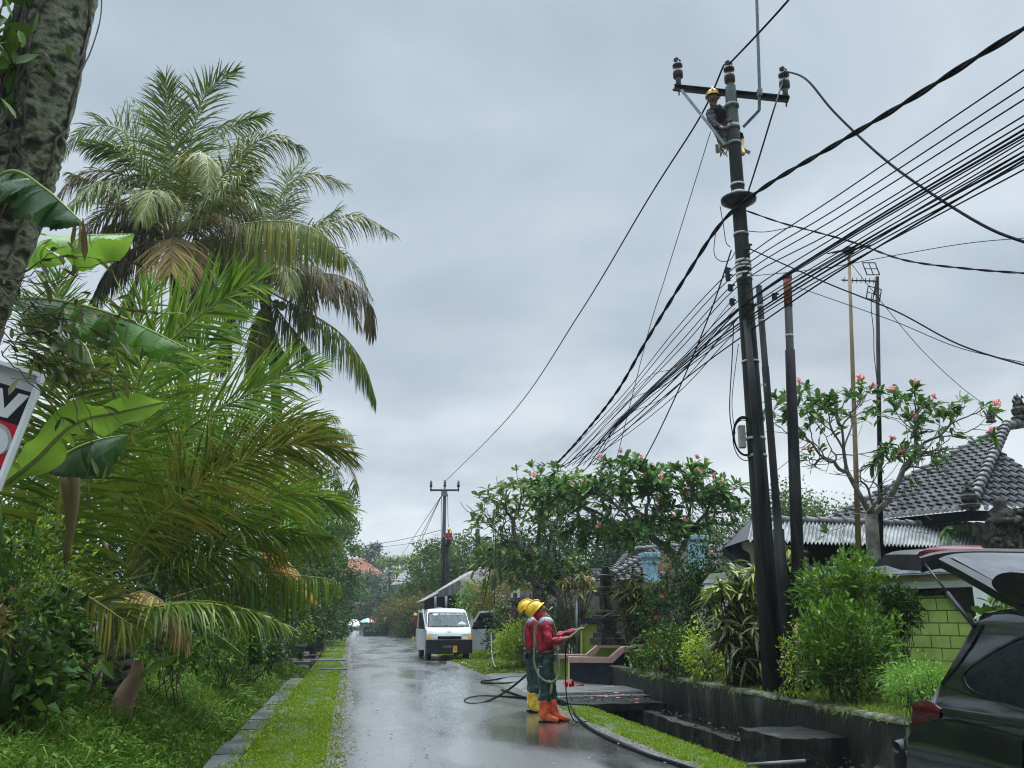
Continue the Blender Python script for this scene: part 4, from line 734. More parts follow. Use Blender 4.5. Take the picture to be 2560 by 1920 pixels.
yf([(330,1350,12.6),(380,1150,12.4),(430,1000,12.3),(500,880,12.2),(560,830,12.2)],1.2,54,'palm_bright',nrm(CAMR*.8-UP*.5),.3,10)
yf([(290,1350,12.2),(270,1120,12.2),(230,930,12),(200,800,12)],1.2,54,'palm_bright',CAMR,.2,12)
yf([(280,1400,11.8),(200,1230,11.6),(90,1130,11.4),(-20,1090,11.2)],1.1,52,'palm_dark',nrm(-UP+CAMR*.2),.5,5)
yf([(320,1380,12.8),(470,1180,12.8),(600,1090,12.8),(740,1060,12.8),(830,1090,12.8)],1.1,56,'palm_dark',nrm(UP+TOW*.3),.22,5,.036,58,16)
0 and yf([(320,1420,12.6),(480,1270,12.6),(620,1190,12.6),(770,1190,12.6),(880,1240,12.5)],1.0,56,'palm_bright',nrm(UP+TOW*.4),.22,0,.036,58,16)
yf([(320,1450,12.4),(500,1400,12.3),(620,1340,12.3),(720,1335,12.3),(830,1345,12.3)],.9,52,'palm_dark',nrm(UP*.6+TOW*.7),.7,0,.04,60,18)
yf([(320,1400,12.8),(330,1180,12.8),(345,980,12.8),(350,800,12.7),(380,720,12.7)],1.2,56,'palm_bright',CAMR,.15,15,.045,65,25)
yf([(300,1480,11.6),(200,1430,11.4),(100,1440,11.2),(10,1500,11)],.9,44,'palm_dark',None,1.0,0)
yf([(310,1500,11.4),(360,1480,11.1),(420,1520,10.9),(470,1610,10.8)],.55,34,'palm_dry',None,1.2,-5,rm='rachis_dry')
yf([(120,1000,12.4),(130,860,12.3),(140,760,12.2),(150,690,12.2)],.8,36,'palm_bright',CAMR,.1,15)
for i in range(9):
    o=W(310,1440,d=12.6); a=rng.uniform(-1.0,1.5); s=rng.uniform(1.8,3.0); u=RGT*math.cos(a)+FWD*rng.uniform(.1,1.2); e=rng.uniform(.15,1.3); b=MB(); frond(b,[o,o+u*s*.35+UP*s*.55*e,o+u*s*.75+UP*s*.75*e,o+u*s*1.05+UP*s*(.75*e-.25)],1.15,100,rng,.028,.4,70,24,10); b.build('frond',[M[['palm_bright','palm_dark','palm_bright','palm_olive'][i%4]],M['rachis']],yp)
# two tall coconut palms
def tall_palm(lab,base,heart,trunk_pts,fr,nuts):
    t=thing('coconut_palm',lab,'palm tree',base,'tall coconut palms on the left'); b=MB(); rough_trunk(trunk_pts,[.22,.17,.16,.17,.2],16,60,.02,rng,0,b); b.build('trunk',M['bark'],t)
    for f in fr:
        pts,L,mt,kw=f[0],f[1],f[2],(f[3] if len(f)>3 else {}); b=MB(); L*=1.22; k=dict(w=.046,droop=.5,a0=68,a1=24,lift=12,n=150); k.update(kw); k['w']=min(k['w'],.05); k['n']=105
        frond(b,[W(*p[:2],d=p[2]) for p in pts],L,k.pop('n',64),rng,rw=.035,start=k.pop('start',.16),**k); b.build('frond',[M[mt],M['rachis_dry'] if mt in('palm_dry','palm_brown') else M['rachis']],t)
    h=np.array(W(*fr[0][0][0][:2],d=fr[0][0][0][2]))
    for i in range(12):
        a=i*2*PI/12+rng.uniform(-.2,.2); u=RGT*math.cos(a)+FWD*math.sin(a); e=rng.uniform(-.1,1.0); s=rng.uniform(2.6,3.6); b=MB(); frond(b,[h,h+u*s*.35+UP*s*.5*(e+.15),h+u*s*.75+UP*s*.55*e,h+u*s+UP*s*(.45*e-.35)],1.35,90,rng,.042,.9,66,24,5,rw=.035); b.build('frond',[M[['palm_dark','palm_olive','palm_olive','palm_brown'][i%4]],M['rachis']],t)
    for q in nuts: b=MB(); b.ball(W(*q[:2],d=q[2]),(.13,.13,.16)); b.build('coconut',mat('coconut_husk',[(.16,.15,.05),(.26,.20,.07)],4,.5),t)
    return t
H=(428,590); d0=24
tall_palm('taller coconut palm with upright green fronds and a yellow dead one in front','',None,None,[],[]) if False else None
tall_palm('taller left coconut palm with upright green fronds and a folded yellow dead one',np.array((*W(470,1500,d=24)[:2],.6)),H,[np.array((*W(470,1500,d=24)[:2],.3)),W(468,1200,d=24),W(455,900,d=24),W(440,700,d=24),W(428,590,d=24)],[
 ([(428,590,24),(424,400,23.8),(420,300,23.7),(414,196,23.6)],1.25,'palm_dark',dict(side=CAMR,lift=14,droop=.25,a0=62)),
 ([(435,590,24),(469,391,23.8),(505,252,23.8),(545,205,23.8),(588,180,23.8)],1.2,'palm_dark',dict(side=CAMR,lift=12,droop=.3)),
 ([(420,580,24),(341,365,24.5),(269,314,25),(202,329,25.3),(150,395,25.6)],1.15,'palm_dark',dict(side=nrm(CAMR*.3+UP),lift=0,droop=.5)),
 ([(420,590,23.8),(377,468,23),(325,396,22.5),(270,370,22.2),(215,362,22)],1.1,'palm_dark',dict(side=nrm(TOW+UP*.5),droop=.6)),
 ([(420,595,24),(315,509,24.2),(254,468,24.4),(175,432,24.6)],1.0,'palm_olive',dict(droop=.9,lift=0)),
 ([(440,580,24.2),(489,437,25),(561,330,25.8),(664,290,26.4)],1.15,'palm_dark',dict(side=nrm(CAMR+UP),lift=5)),
 ([(445,590,24),(535,468,23.6),(612,375,23.4),(689,340,23.4),(760,372,23.5)],1.2,'palm_olive',dict(droop=.8,lift=5)),
 ([(445,600,23.6),(500,550,22.5),(561,478,21.8),(640,416,21.4)],1.0,'palm_olive',dict(droop=.9,lift=0)),
 ([(450,610,24),(500,608,23.6),(561,570,23.2),(689,552,23),(792,575,23),(868,645,23)],1.5,'palm_olive',dict(droop=2.4,lift=-20,a0=80,a1=55,hang=.9,n=84)),
 ([(436,608,23.4),(433,592,22.9),(431,612,22.2),(428,680,21.7)],1.35,'palm_dry',dict(side=CAMR,droop=.5,a0=72,a1=30,lift=-20,w=.06,start=.2,n=46)),
 ([(430,600,24),(356,611,24),(279,662,24),(228,750,24)],1.1,'palm_brown',dict(droop=1.5,hang=.4,lift=-10,n=52)),
 ([(425,595,24),(360,560,24.5),(290,560,25),(240,600,25.2)],1.0,'palm_brown',dict(droop=1.4,hang=.3)),
 ([(440,600,24.4),(520,520,25),(600,480,25.5),(680,490,26)],1.1,'palm_dark',dict(droop=.9)),
 ([(440,620,24.2),(500,680,24),(560,740,23.8),(600,830,23.8)],1.1,'palm_brown',dict(droop=1.4,hang=.4)),
 ([(428,590,24.6),(400,440,26),(380,340,27),(330,250,28)],1.1,'palm_dark',dict(side=CAMR)),
 ([(430,590,24.4),(455,440,25.6),(500,350,26.6),(580,300,27.4)],1.1,'palm_dark',dict()),
 ([(425,600,24),(380,640,23.6),(330,720,23.4),(300,810,23.4)],1.0,'palm_brown',dict(droop=1.5,hang=.5)),
 ],[(455,640,23.6),(470,655,23.7),(440,660,23.5)])
tall_palm('lower right coconut palm with drooping brownish fronds and a few nuts',np.array((*W(700,1450,d=27)[:2],.5)),None,[np.array((*W(700,1450,d=27)[:2],.2)),W(697,1200,d=27),W(688,950,d=27),W(672,820,d=27),W(660,725,d=27)],[
 ([(660,725,27),(689,519,27.5),(761,437,27.8),(868,462,28)],1.2,'palm_olive',dict(droop=.7,lift=5)),
 ([(670,715,27),(730,600,27),(807,560,27),(899,539,27),(985,585,27)],1.1,'palm_olive',dict(droop=1.0,lift=0)),
 ([(670,720,27),(740,688,26.6),(843,688,26.4),(915,735,26.4),(930,830,26.4)],1.35,'palm_brown',dict(droop=1.3,hang=.3,lift=-5)),
 ([(672,728,27),(740,765,26.6),(843,826,26.4),(909,908,26.3),(940,1000,26.3)],1.3,'palm_dark',dict(droop=1.7,hang=.5,lift=-10)),
 ([(668,735,27),(705,790,26.6),(766,867,26.4),(802,955,26.4)],1.15,'palm_olive',dict(droop=1.6,hang=.5)),
 ([(662,740,27),(674,816,26.6),(715,893,26.4),(732,940,26.4)],1.0,'palm_brown',dict(droop=1.5,hang=.5)),
 ([(655,720,27.2),(612,600,27.6),(602,457,27.8),(612,340,28)],1.15,'palm_dark',dict(side=CAMR)),
 ([(660,715,27.3),(700,560,28),(720,450,28.4),(760,400,28.8)],1.15,'palm_dark',dict(side=nrm(CAMR+UP*.3))),
 ([(660,725,27),(600,640,26.6),(540,640,26.2),(480,720,26)],1.1,'palm_olive',dict(droop=1.1)),
 ([(660,730,27),(610,760,26.6),(570,830,26.4),(550,920,26.4)],1.1,'palm_brown',dict(droop=1.5,hang=.4)),
 ([(665,725,27.2),(740,620,28),(800,560,28.6),(850,520,29)],1.1,'palm_dark',dict()),
 ([(664,735,26.8),(650,820,26.2),(640,900,26),(650,980,26)],1.1,'palm_olive',dict(droop=1.3,hang=.5)),
 ],[(655,737,26.6),(665,745,26.5),(705,765,26.4),(690,760,26.6)])
# smaller palm behind, and the trees filling the left background
fp=thing('slender_palm','slender dark palm behind the fronds, its tips over the road','palm tree',np.array((*W(790,1500,d=34)[:2],.3))); b=MB(); b.tube([np.array((*W(790,1500,d=34)[:2],.2)),W(780,1120,d=34)],[.14,.09],10); b.build('trunk',M['bark'],fp)
for pts in [[(780,1120,34),(790,1060,34),(820,1040,34),(845,1050,34)],[(780,1120,34),(830,1080,34),(870,1100,34),(890,1165,34)],[(780,1120,34),(840,1130,34),(880,1180,34),(890,1230,34)],[(780,1120,34),(740,1060,34),(700,1080,34)],[(780,1120,34),(770,1050,34.5),(740,1010,35)],[(780,1125,34),(830,1160,33.8),(850,1230,33.8)],[(780,1120,34),(800,1080,33),(850,1070,32.4),(880,1100,32)]]:
    b=MB(); frond(b,[W(p[0],p[1],d=p[2]) for p in pts],.95,44,rng,.05,.8); b.build('frond',[M['palm_dark'],M['rachis']],fp)
g='trees and shrubs massed behind the young palm'
def mass(lab,px,py,d,r,nt,nl,L,lm,seed,tr=True,gz=.5,name='broadleaf_tree',cat='tree',wid=.45,rad=.3):
    c=W(px,py,d=d); base=np.array((c[0],c[1],gz)); return leafy(name,lab,cat,base,[(c,r),(c+V(-r[0]*.5,.3,-r[2]*.5),(r[0]*.8,r[1]*.8,r[2]*.7)),(c+V(r[0]*.45,-.2,-r[2]*.6),(r[0]*.7,r[1]*.7,r[2]*.6))],nt,nl,L,lm,M['bark'],seed,wid,rad,.012,'q' if d>30 else 'leaf',None,(c-UP*r[2]*.8,.14,.09) if tr else None)
mass('dark leafy tree behind the sign at the left edge',20,1340,15,(1.3,1.2,1.5),60,55,.16,M['leaf_dark'],51)
mass('leafy tree behind the young palm, left of its base',200,1330,18,(1.7,1.5,1.4),60,60,.17,M['leaf_mid'],52)
mass('dark leafy tree right behind the young palm fronds',420,1330,19,(1.8,1.5,1.7),70,60,.17,M['leaf_dark'],53)
mass('leafy tree under the taller coconut palm',470,1180,26,(2.2,1.8,2.2),70,60,.2,M['leaf_dark'],54)
mass('leafy tree under the drooping coconut palm',640,1270,28,(2.4,1.8,2.4),80,60,.2,M['leaf_mid'],55)
mass('small pale tree with bare twigs beside the orange banana leaf',740,1400,30,(1.3,1.2,1.6),50,40,.15,M['leaf_bright'],56)
mass('low dark tree under the hanging frond',690,1500,26,(1.6,1.4,1.0),60,50,.15,M['leaf_dark'],57)
mass('dense rounded roadside tree at the bend, left of the far road',798,1400,58,(2.2,2.6,3.9),150,75,.26,M['leaf_mid'],58,wid=.5,rad=.4)
mass('dark tree in front of the rounded roadside tree',765,1480,50,(2.2,2.2,2.6),100,70,.24,M['leaf_dark'],59)
mass('tall narrow tree behind the rounded roadside tree',800,1330,70,(3.0,2.5,4.0),100,70,.3,M['leaf_mid'],60)
mass('overhanging tree left of the far road',790,1480,95,(2.4,2.4,3.2),90,60,.34,M['leaf_far'],61)
def bush(lab,px,py,d,r,nt,nl,L,lm,seed,zb=.3,wid=.45,rad=.12,kind='leaf',stems=4,name='shrub',cat='shrub',flower=None,nf=0,group=None,fs=.05,droop=.25,updir=.3,base=None):
    c=W(px,py,d=d); base=np.array((c[0],c[1],zb)) if base is None else base
    return leafy(name,lab,cat,base,[(c,r),(c+V(-r[0]*.4,-.05,-r[2]*.45),(r[0]*.8,r[1]*.8,r[2]*.6)),(c+V(r[0]*.4,.05,-r[2]*.5),(r[0]*.75,r[1]*.75,r[2]*.55))],nt,nl,L,lm,M['twig'],seed,wid,rad,.0045,kind,group,None,droop,.7,True,flower,nf,fs,updir,stems)
bush('broad-leaved creeper heap in the lower left corner',60,1690,8.6,(.40,.4,.38),50,12,.13,M['leaf_mid'],71,.45,.75,.1)
bush('broad dark-leaved shrub left of the banana stump',100,1600,9.6,(.38,.4,.4),40,12,.17,M['leaf_dark'],72,.4,.6,.1)
bush('leafy weed shrub at the left edge below the sign',30,1480,8.4,(.5,.5,.6),60,18,.10,M['leaf_mid'],73,.5,.4,.12)
bush('yellowish weed stems under the palm, left of its base',90,1400,10,(.5,.5,.5),40,16,.10,M['leaf_lime'],74,.4,.3,.12)
bush('shrub at the foot of the young palm',430,1610,13,(.5,.5,.35),40,18,.10,M['leaf_mid'],75,.2,.4,.1)
bush('wild hedge leaning over the drain, near half',570,1610,17,(.6,.6,.45),60,24,.09,M['leaf_bright'],76,.1,.45,.1)
bush('wild hedge leaning over the drain, far half',640,1600,20,(.8,.9,.7),80,26,.10,M['leaf_dark'],77,.0,.45,.12)
bush('yellow-green grassy plant in the tall planter',742,1555,33,(.5,.5,.55),40,26,.34,M['leaf_lime'],78,.6,.12,.1,'strap',3,'potted_plant','plant',base=pl2)
bush('round green plant in the square planter',752,1596,31.3,(.38,.35,.35),34,26,.12,M['leaf_bright'],79,.5,.4,.08,'leaf',3,'potted_plant','plant',base=pl1)
bush('leafy shrub behind the concrete trough',800,1545,42,(1.3,1.0,1.2),70,40,.14,M['leaf_dark'],80,.1,.45,.2)
bush('low dark bush at the left side of the crest',806,1560,52,(1.3,1.2,1.1),60,40,.16,M['leaf_dark'],81,.1,.45,.2)
bush('rust-tinted fern bush hanging at the left edge',-20,1560,7.4,(.12,.14,.25),16,16,.10,M['leaf_croton'],82,.5,.3,.08)
# ------------------------------------------------------------------ right side: houses, walls, frangipani, garden
def frangi(name,lab,base,top,cs,nt,LL,lm,seed,nfl=0,bare=.12,rt=.013,r=(.17,.12),nleaf=11,bm=None,extra=None,shell=.7,up=.55,bare_tips=None):
    rng=np.random.default_rng(seed); base=np.array(base,float); top=np.array(top,float); t=thing(name,lab,'tree',base,'frangipani trees')
    tips=ell_tips(cs,nt,rng,shell)
    if extra is not None: tips=np.concatenate([tips,np.array(extra)])
    b=MB(); mid=(base+top)/2+rng.normal(0,.05,3); b.tube(catmull([base-UP*.2,mid,top],8),np.linspace(r[0],r[1],8),10); skel(b,top,tips if bare_tips is None else np.concatenate([tips,ell_tips(bare_tips[0],bare_tips[1],rng,.6)]),rng,rt,0,.43,.38,7,.08,r[1]); b.build('trunk',bm or M['frangi_bark'],t)
    lb=MB(); fb=MB(); ctr=np.mean([c for c,_ in cs],axis=0)
    m=rng.random(len(tips))>bare; tp=tips[m]; N=len(tp); ax=nrm(nrm(tp-ctr)*.6+UP*up+rng.normal(0,.2,(N,3)))
    a=rng.uniform(0,2*PI,(N,nleaf)); el=rng.uniform(-.15,1.15,(N,nleaf)); x=nrm(np.cross(ax,V(.3,1,.2)[None])); y=np.cross(ax,x)
    D=(np.cos(a)[...,None]*x[:,None]+np.sin(a)[...,None]*y[:,None])*np.cos(el)[...,None]+ax[:,None]*np.sin(el)[...,None]
    P=np.repeat(tp[:,None],nleaf,1)-ax[:,None]*rng.uniform(0,.10,(N,nleaf,1)); K=N*nleaf
    leaves(lb,P.reshape(-1,3),D.reshape(-1,3),LL*rng.uniform(.6,1.15,K),.33*rng.uniform(.85,1.15,K),rng,'long',.22,.16,0,.35)
    lb.build('foliage',lm,t)
    if nfl:
        for p in tp[rng.choice(N,min(nfl,N),replace=False)]:
            fb=MB(); q=p+UP*LL*.45+rng.normal(0,.04,3); b2=rng.integers(7,14); C=q+np.clip(rng.normal(0,.032,(b2,3)),-.05,.05)
            for c in C: fb.tube([q-UP*.05,c],.006,4)
            for c in C: leaves(fb,np.repeat(c[None],5,0),rng.normal(0,1,(5,3))+V(0,-.3,.3),.042,.8,rng,'leaf',.1)
            fb.build('flower_cluster',M['pink'],t)
    return t
# --- tiled roof faces
M['tile']=mat('grey_roof_tile',[(.016,.016,.018),(.042,.040,.043),(.085,.08,.08)],2.6,.6,.25,bscale=35,lo=.34,hi=.7,spec=.12)
M['tile_ridge']=mat('ridge_tile',[(.06,.06,.062),(.15,.145,.145)],5,.5,.3)
M['carve']=mat('carved_dark_stone',[(.010,.010,.009),(.035,.033,.028),(.09,.085,.06)],11,.7,.9,bscale=26)
M['cream_carve']=mat('gilded_ornament',[(.05,.045,.03),(.30,.24,.13)],14,.6,.8)
M['lime_wall']=None
def tileface(mb,e0,e1,r0,r1,tw=.21,th=.26,amp=.032,mi=0):
    e0,e1,r0,r1=[np.array(q,float) for q in(e0,e1,r0,r1)]; u=nrm(e1-e0); L=np.linalg.norm(e1-e0); n=nrm(np.cross(u,(r0+r1)/2-(e0+e1)/2)); n=n if n[2]>0 else -n
    h=(r0+r1)/2-(e0+e1)/2; v=nrm(h-u*np.dot(h,u)); H=np.dot((r0-e0),v); nr=max(2,int(H/th)); us=np.arange(0,L+tw/6,tw/6); G=[]
    a0=np.dot(r0-e0,u); a1=np.dot(r1-e0,u)
    for k in range(nr):
        for f,dz in((0,.042),(1,.0)):
            s=(k+f*.999)/nr; l=a0*s; rr=L+(a1-L)*s; uu=np.clip(us,l,rr)
            wv=amp*np.sin(uu/tw*2*PI)+amp*.5*np.sin(uu/tw*4*PI+.6)
            G.append(e0+u*uu[:,None]+v*(H*s)+n*(wv+dz)[:,None])
    mb.grid(np.array(G),mi,False)
def ridge(mb,p,q,r=.09,mi=0,n=None):
    L=np.linalg.norm(q-p); k=max(2,int(L/.3)); 
    for i in range(k): a=lerp(p,q,i/k); b_=lerp(p,q,(i+1.1)/k); mb.tube([a+UP*.03,b_+UP*.01],[r*1.08,r*.88],8,mi)
def spire(parent,c,h,name='roof_spire',mt='carve'):
    b=MB(); b.lathe([(.30*h,0),(.32*h,.1*h),(.2*h,.16*h),(.26*h,.26*h),(.28*h,.4*h),(.17*h,.5*h),(.2*h,.58*h),(.1*h,.72*h),(.11*h,.8*h),(.03*h,.92*h),(0,1.02*h)],c,9,0,None,False)
    rg=np.random.default_rng(int(h*1000)); 
    for k in range(16): a=rg.uniform(0,2*PI); z=rg.uniform(.1,.8)*h; d=V(math.cos(a),math.sin(a),.9); b.tube([np.array(c)+V(0,0,z)+d*V(.15,.15,0)*h,np.array(c)+V(0,0,z)+d*.26*h*(1-z/h*.6)],[.06*h,.008],5)
    return b.build(name,M[mt],parent)
# --- main tiled house at the right
hs=thing('tiled_house','house with a big grey tiled hip roof and carved ornaments at the right','house',W(2500,1500,d=17))
CN=W(2426,1268,d=18.2); EL=W(2060,1303,d=21.2); ER=W(2700,1262,d=18.7); TP=W(2516,1066,d=22.0); TR=W(2700,1040,d=23.4); TL_=W(2470,1075,d=22)
EL[2]=CN[2]; ER[2]=CN[2]
b=MB(); tileface(b,EL,CN,W(2330,1172,d=22.3)*0+lerp(EL,TP,.86),TP); b.build('roof_slope',M['tile'],hs)
b=MB(); tileface(b,CN,ER,TP,TR+V(0,0,0)); b.build('roof_slope',M['tile'],hs)
b=MB(); ridge(b,CN,TP,.13); ridge(b,TP,TR,.13); ridge(b,EL,TP,.08); b.build('ridge_caps',M['tile_ridge'],hs)
spire(hs,W(2478,1056,d=21.9),.4); spire(hs,W(2552,1050,d=22.3),.72); spire(hs,CN+V(0,0,-.02),.62,'corner_ornament','carve')
b=MB()
for p,q,k in((EL,CN,34),(CN,ER,12)):
    for i in range(k): c=lerp(p,q,(i+.5)/k); d=nrm(np.cross(q-p,UP)); d=d if d@FWD<0 else -d; b.tube([c+d*.04-UP*.01,c+d*.06-UP*.01],.055,10)
b.build('eave_tile_ends',mat('pale_tile_ends',[(.16,.15,.14),(.34,.33,.31)],9,.5),hs)
b=MB(); ins=.55
wl=lambda p:p-UP*.12
d1=nrm(np.cross(CN-EL,UP)); d1=d1 if d1@FWD>0 else -d1; d2=nrm(np.cross(ER-CN,UP)); d2=d2 if d2@FWD>0 else -d2
cc=CN+(d1+d2)*ins*.9
def wallseg(b,p,q,z0,z1,th,mi=0):
    u=nrm((q-p)*V(1,1,0)); n=np.cross(UP,u); c=(p+q)/2; c=np.array((c[0],c[1],(z0+z1)/2)); b.box(c,(np.linalg.norm((q-p)[:2]),th,z1-z0),0,mi,[u,n,UP])
b=MB(); wallseg(b,EL+d1*.1,CN+d1*.1+d2*.1,CN[2]-.26,CN[2]-.06,.16); wallseg(b,CN+d2*.1,ER+d2*.1,CN[2]-.26,CN[2]-.06,.16); b.build('fascia',M['cable'],hs)
M['sage']=mat('sage_cornice',[(.14,.20,.10),(.24,.31,.18)],3,.6,.2)
b=MB(); 
for k,(o,z0,z1) in enumerate(((.55,-.42,-.26),(.65,-.60,-.42),(.75,-3.2,-.60))): wallseg(b,EL+d1*o,CN+d1*o+d2*o,CN[2]+z0,CN[2]+z1,.2); wallseg(b,CN+d1*o+d2*o+d2*.003,ER+d2*o,CN[2]+z0-.003,CN[2]+z1-.003,.2)
b.build('wall',M['sage'],hs)
# corrugated lean-to roof in front of it
cr_=thing('garden_pavilion','open pavilion with a pale corrugated roof and dark gable behind the poles','pavilion',W(2000,1500,d=18))
M['corr']=mat('corrugated_sheet',[(.10,.10,.098),(.19,.19,.185),(.28,.28,.27)],3,.5,.15,stretch=(1,1,1))
U0=W(1880,1300,d=18.2); U1=W(2470,1318,d=19.7); L0=W(1868,1352,d=16.9); L1=W(2460,1370,d=18.6)
U1[2]=U0[2]; L1[2]=L0[2]
n=420; s=np.linspace(0,1,n)[:,None]; wv=.028*np.sin(np.linspace(0,1,n)*2*PI*62)[:,None]*UP
b=MB(); b.grid(np.array([U0+(U1-U0)*s+wv,(U0+L0)/2+((U1+L1)/2-(U0+L0)/2)*s+wv,L0+(L1-L0)*s+wv]),0); b.grid(np.array([U0+(U1-U0)*s+wv-UP*.012,L0+(L1-L0)*s+wv-UP*.012])[::-1],0); b.build('corrugated_roof',M['corr'],cr_)
b=MB(); ridge(b,U0,U1,.085); b.build('ridge_caps',M['tile_ridge'],cr_)
b=MB(); G0=W(1806,1366,d=17.6); wallseg(b,U0,U1,L0[2]-2.2,U0[2]-.06,.1); b.build('shaded_back_wall',M['cable'],cr_)  # black wall; the dark of the void under the roof is in its colour
b=MB(); gb=W(1806,1370,d=16.8); gp=W(1886,1304,d=18.2)
b.prism([gp+UP*.05,gb+UP*.02,gb-UP*.16,W(1862,1420,d=16.8)-UP*.0,W(1905,1400,d=18.2)],FWD*.08+RGT*.05); b.build('gable_board',M['black_metal'],cr_)
b=MB(); b.grid(np.array([[gp+UP*.03,gb],[U0+UP*.02,L0+UP*.02]])); b.build('gable_roof',M['black_metal'],cr_)
b=MB(); b.box(W(1862,1408,d=17.4)-UP*.1,(.26,.26,1.0),.2); b.box(W(1862,1432,d=17.4)-UP*.3,(.34,.34,.3),.2); b.build('post',mat('cream_post',[(.30,.28,.24),(.42,.40,.35)],4,.6,.2),cr_)
for q in(.25,.5,.78):
    p=lerp(L0,L1,q)+FWD*.5; b=MB(); b.box((p[0],p[1],L0[2]-.75),(.14,.14,1.4),.3); b.build('post',M['carve'],cr_)
# fence wall with lime green block facing: built in its own frame (x along the wall)
FA=W(1780,1500,d=17.0); FB=W(2640,1500,d=11.5); fl=np.linalg.norm((FB-FA)[:2]); frz=math.atan2(FB[1]-FA[1],FB[0]-FA[0])
fw=thing('garden_wall','lime green block-faced garden wall with white band and dark coping','wall',(FA[0],FA[1],.4),rz=frz)
def block_mat():
    m,nt,p=base_mat('lime_block_facing'); n=nt.nodes; l=nt.links; tc=n.new('ShaderNodeTexCoord'); mp=n.new('ShaderNodeMapping'); mp.inputs['Rotation'].default_value=(R(90),0,0); l.new(tc.outputs['Object'],mp.inputs[0])
    br=n.new('ShaderNodeTexBrick'); br.inputs['Scale'].default_value=1; br.inputs['Brick Width'].default_value=.30; br.inputs['Row Height'].default_value=.172; br.inputs['Mortar Size'].default_value=.008; br.inputs['Mortar Smooth'].default_value=.2; br.inputs['Color1'].default_value=(.36,.50,.11,1); br.inputs['Color2'].default_value=(.46,.60,.16,1); br.inputs['Mortar'].default_value=(.05,.09,.015,1); l.new(mp.outputs[0],br.inputs[0])
    nz=n.new('ShaderNodeTexNoise'); nz.inputs['Scale'].default_value=3.5; nz.inputs['Detail'].default_value=6; l.new(tc.outputs['Object'],nz.inputs[0]); cr=n.new('ShaderNodeValToRGB'); cr.color_ramp.elements[0].position=.3; cr.color_ramp.elements[0].color=(.45,.47,.36,1); cr.color_ramp.elements[1].position=.6; l.new(nz.outputs[0],cr.inputs[0])
    mx=n.new('ShaderNodeMixRGB'); mx.blend_type='MULTIPLY'; mx.inputs[0].default_value=.7; l.new(br.outputs[0],mx.inputs[1]); l.new(cr.outputs[0],mx.inputs[2]); l.new(mx.outputs[0],p.inputs['Base Color']); p.inputs['Roughness'].default_value=.55
    b=n.new('ShaderNodeBump'); b.inputs['Distance'].default_value=.03; b.invert=True; l.new(br.outputs['Fac'],b.inputs['Height']); l.new(b.outputs[0],p.inputs['Normal']); return m
zt=W(2300,1472,d=13.2)[2]-.4  # underside of the white band in wall frame
M['lime_block']=block_mat()
b=MB(); b.box((fl/2,.1,(zt-.10)/2),(fl,.2,zt-.10)); b.build('block_face',M['lime_block'],fw,True)
b=MB(); b.box((fl/2,.09,zt-.05),(fl,.24,.10)); b.build('dark_band',M['dark_conc'],fw,True)
b=MB(); b.box((fl/2,.08,zt+.055),(fl,.34,.11)); b.build('white_band',M['white'],fw,True)
b=MB(); b.box((fl/2,.08,zt+.15),(fl,.44,.08)); b.build('tan_moulding',mat('tan_moulding',[(.30,.24,.12),(.42,.36,.20)],4,.6),fw,True)
b=MB(); b.add([(0,-.24,zt+.19),(fl,-.24,zt+.19),(fl,.0,zt+.40),(0,.0,zt+.40),(0,.4,zt+.19),(fl,.4,zt+.19)],[(0,1,2,3),(3,2,5,4)]); b.box((fl/2,.08,zt+.2),(fl,.62,.03)); b.build('coping',mat('slate_coping',[(.05,.055,.06),(.12,.13,.135)],4,.5,.3),fw,True)
b=MB(); b.box((fl/2,-.03,.12),(fl,.1,.24)); b.build('plinth',mat('sage_plinth',[(.10,.14,.07),(.2,.24,.14)],3,.6,.3),fw,True)
for x in(.55,fl*.862): b=MB(); b.box((x,-.02,zt/2),(.24,.3,zt+.02)); b.build('pilaster',M['white'],fw,True)
x=fl*.862
b=MB(); b.prism([(x-.13,-.10,zt),(x-.72,-.10,zt),(x-.60,-.10,zt-.10),(x-.48,-.10,zt-.2),(x-.38,-.10,zt-.30),(x-.24,-.10,zt-.36),(x-.2,-.10,zt-.46),(x-.13,-.10,zt-.42)][::-1],(0,.12,0)); b.build('bracket',M['dark_conc'],fw,True)
# dark carved shrine parapet in front of the house at the far right
b=MB(); rg=np.random.default_rng(8)
sh=thing('carved_parapet','dark carved stone parapet below the roof corner at the right edge','shrine',W(2520,1370,d=15.4))
for k,(x,y,w,h) in enumerate([(2480,1345,.28,.5),(2520,1335,.42,.75),(2570,1330,.42,.8),(2610,1338,.4,.7)]):
    c=W(x,y,d=15.4); b.box(c,(w,.4,h),.2); 
    for j in range(26): b.ball(c+V(rg.uniform(-w/2,w/2),-.2+rg.uniform(-.05,.05),rg.uniform(-h/2,h/2)),(rg.uniform(.04,.09),.06,rg.uniform(.04,.09)),0,6,5)
c=W(2505,1300,d=15.3); b.lathe([(.26,-.1),(.28,0),(.16,.05),(.2,.16),(.1,.24),(.13,.3),(.0,.42)],c,10); c=W(2560,1440,d=15.6); b.box(c+V(0,.1,-.2),(1.2,.5,1.2),.2); b.build('carving',M['carve'],sh)
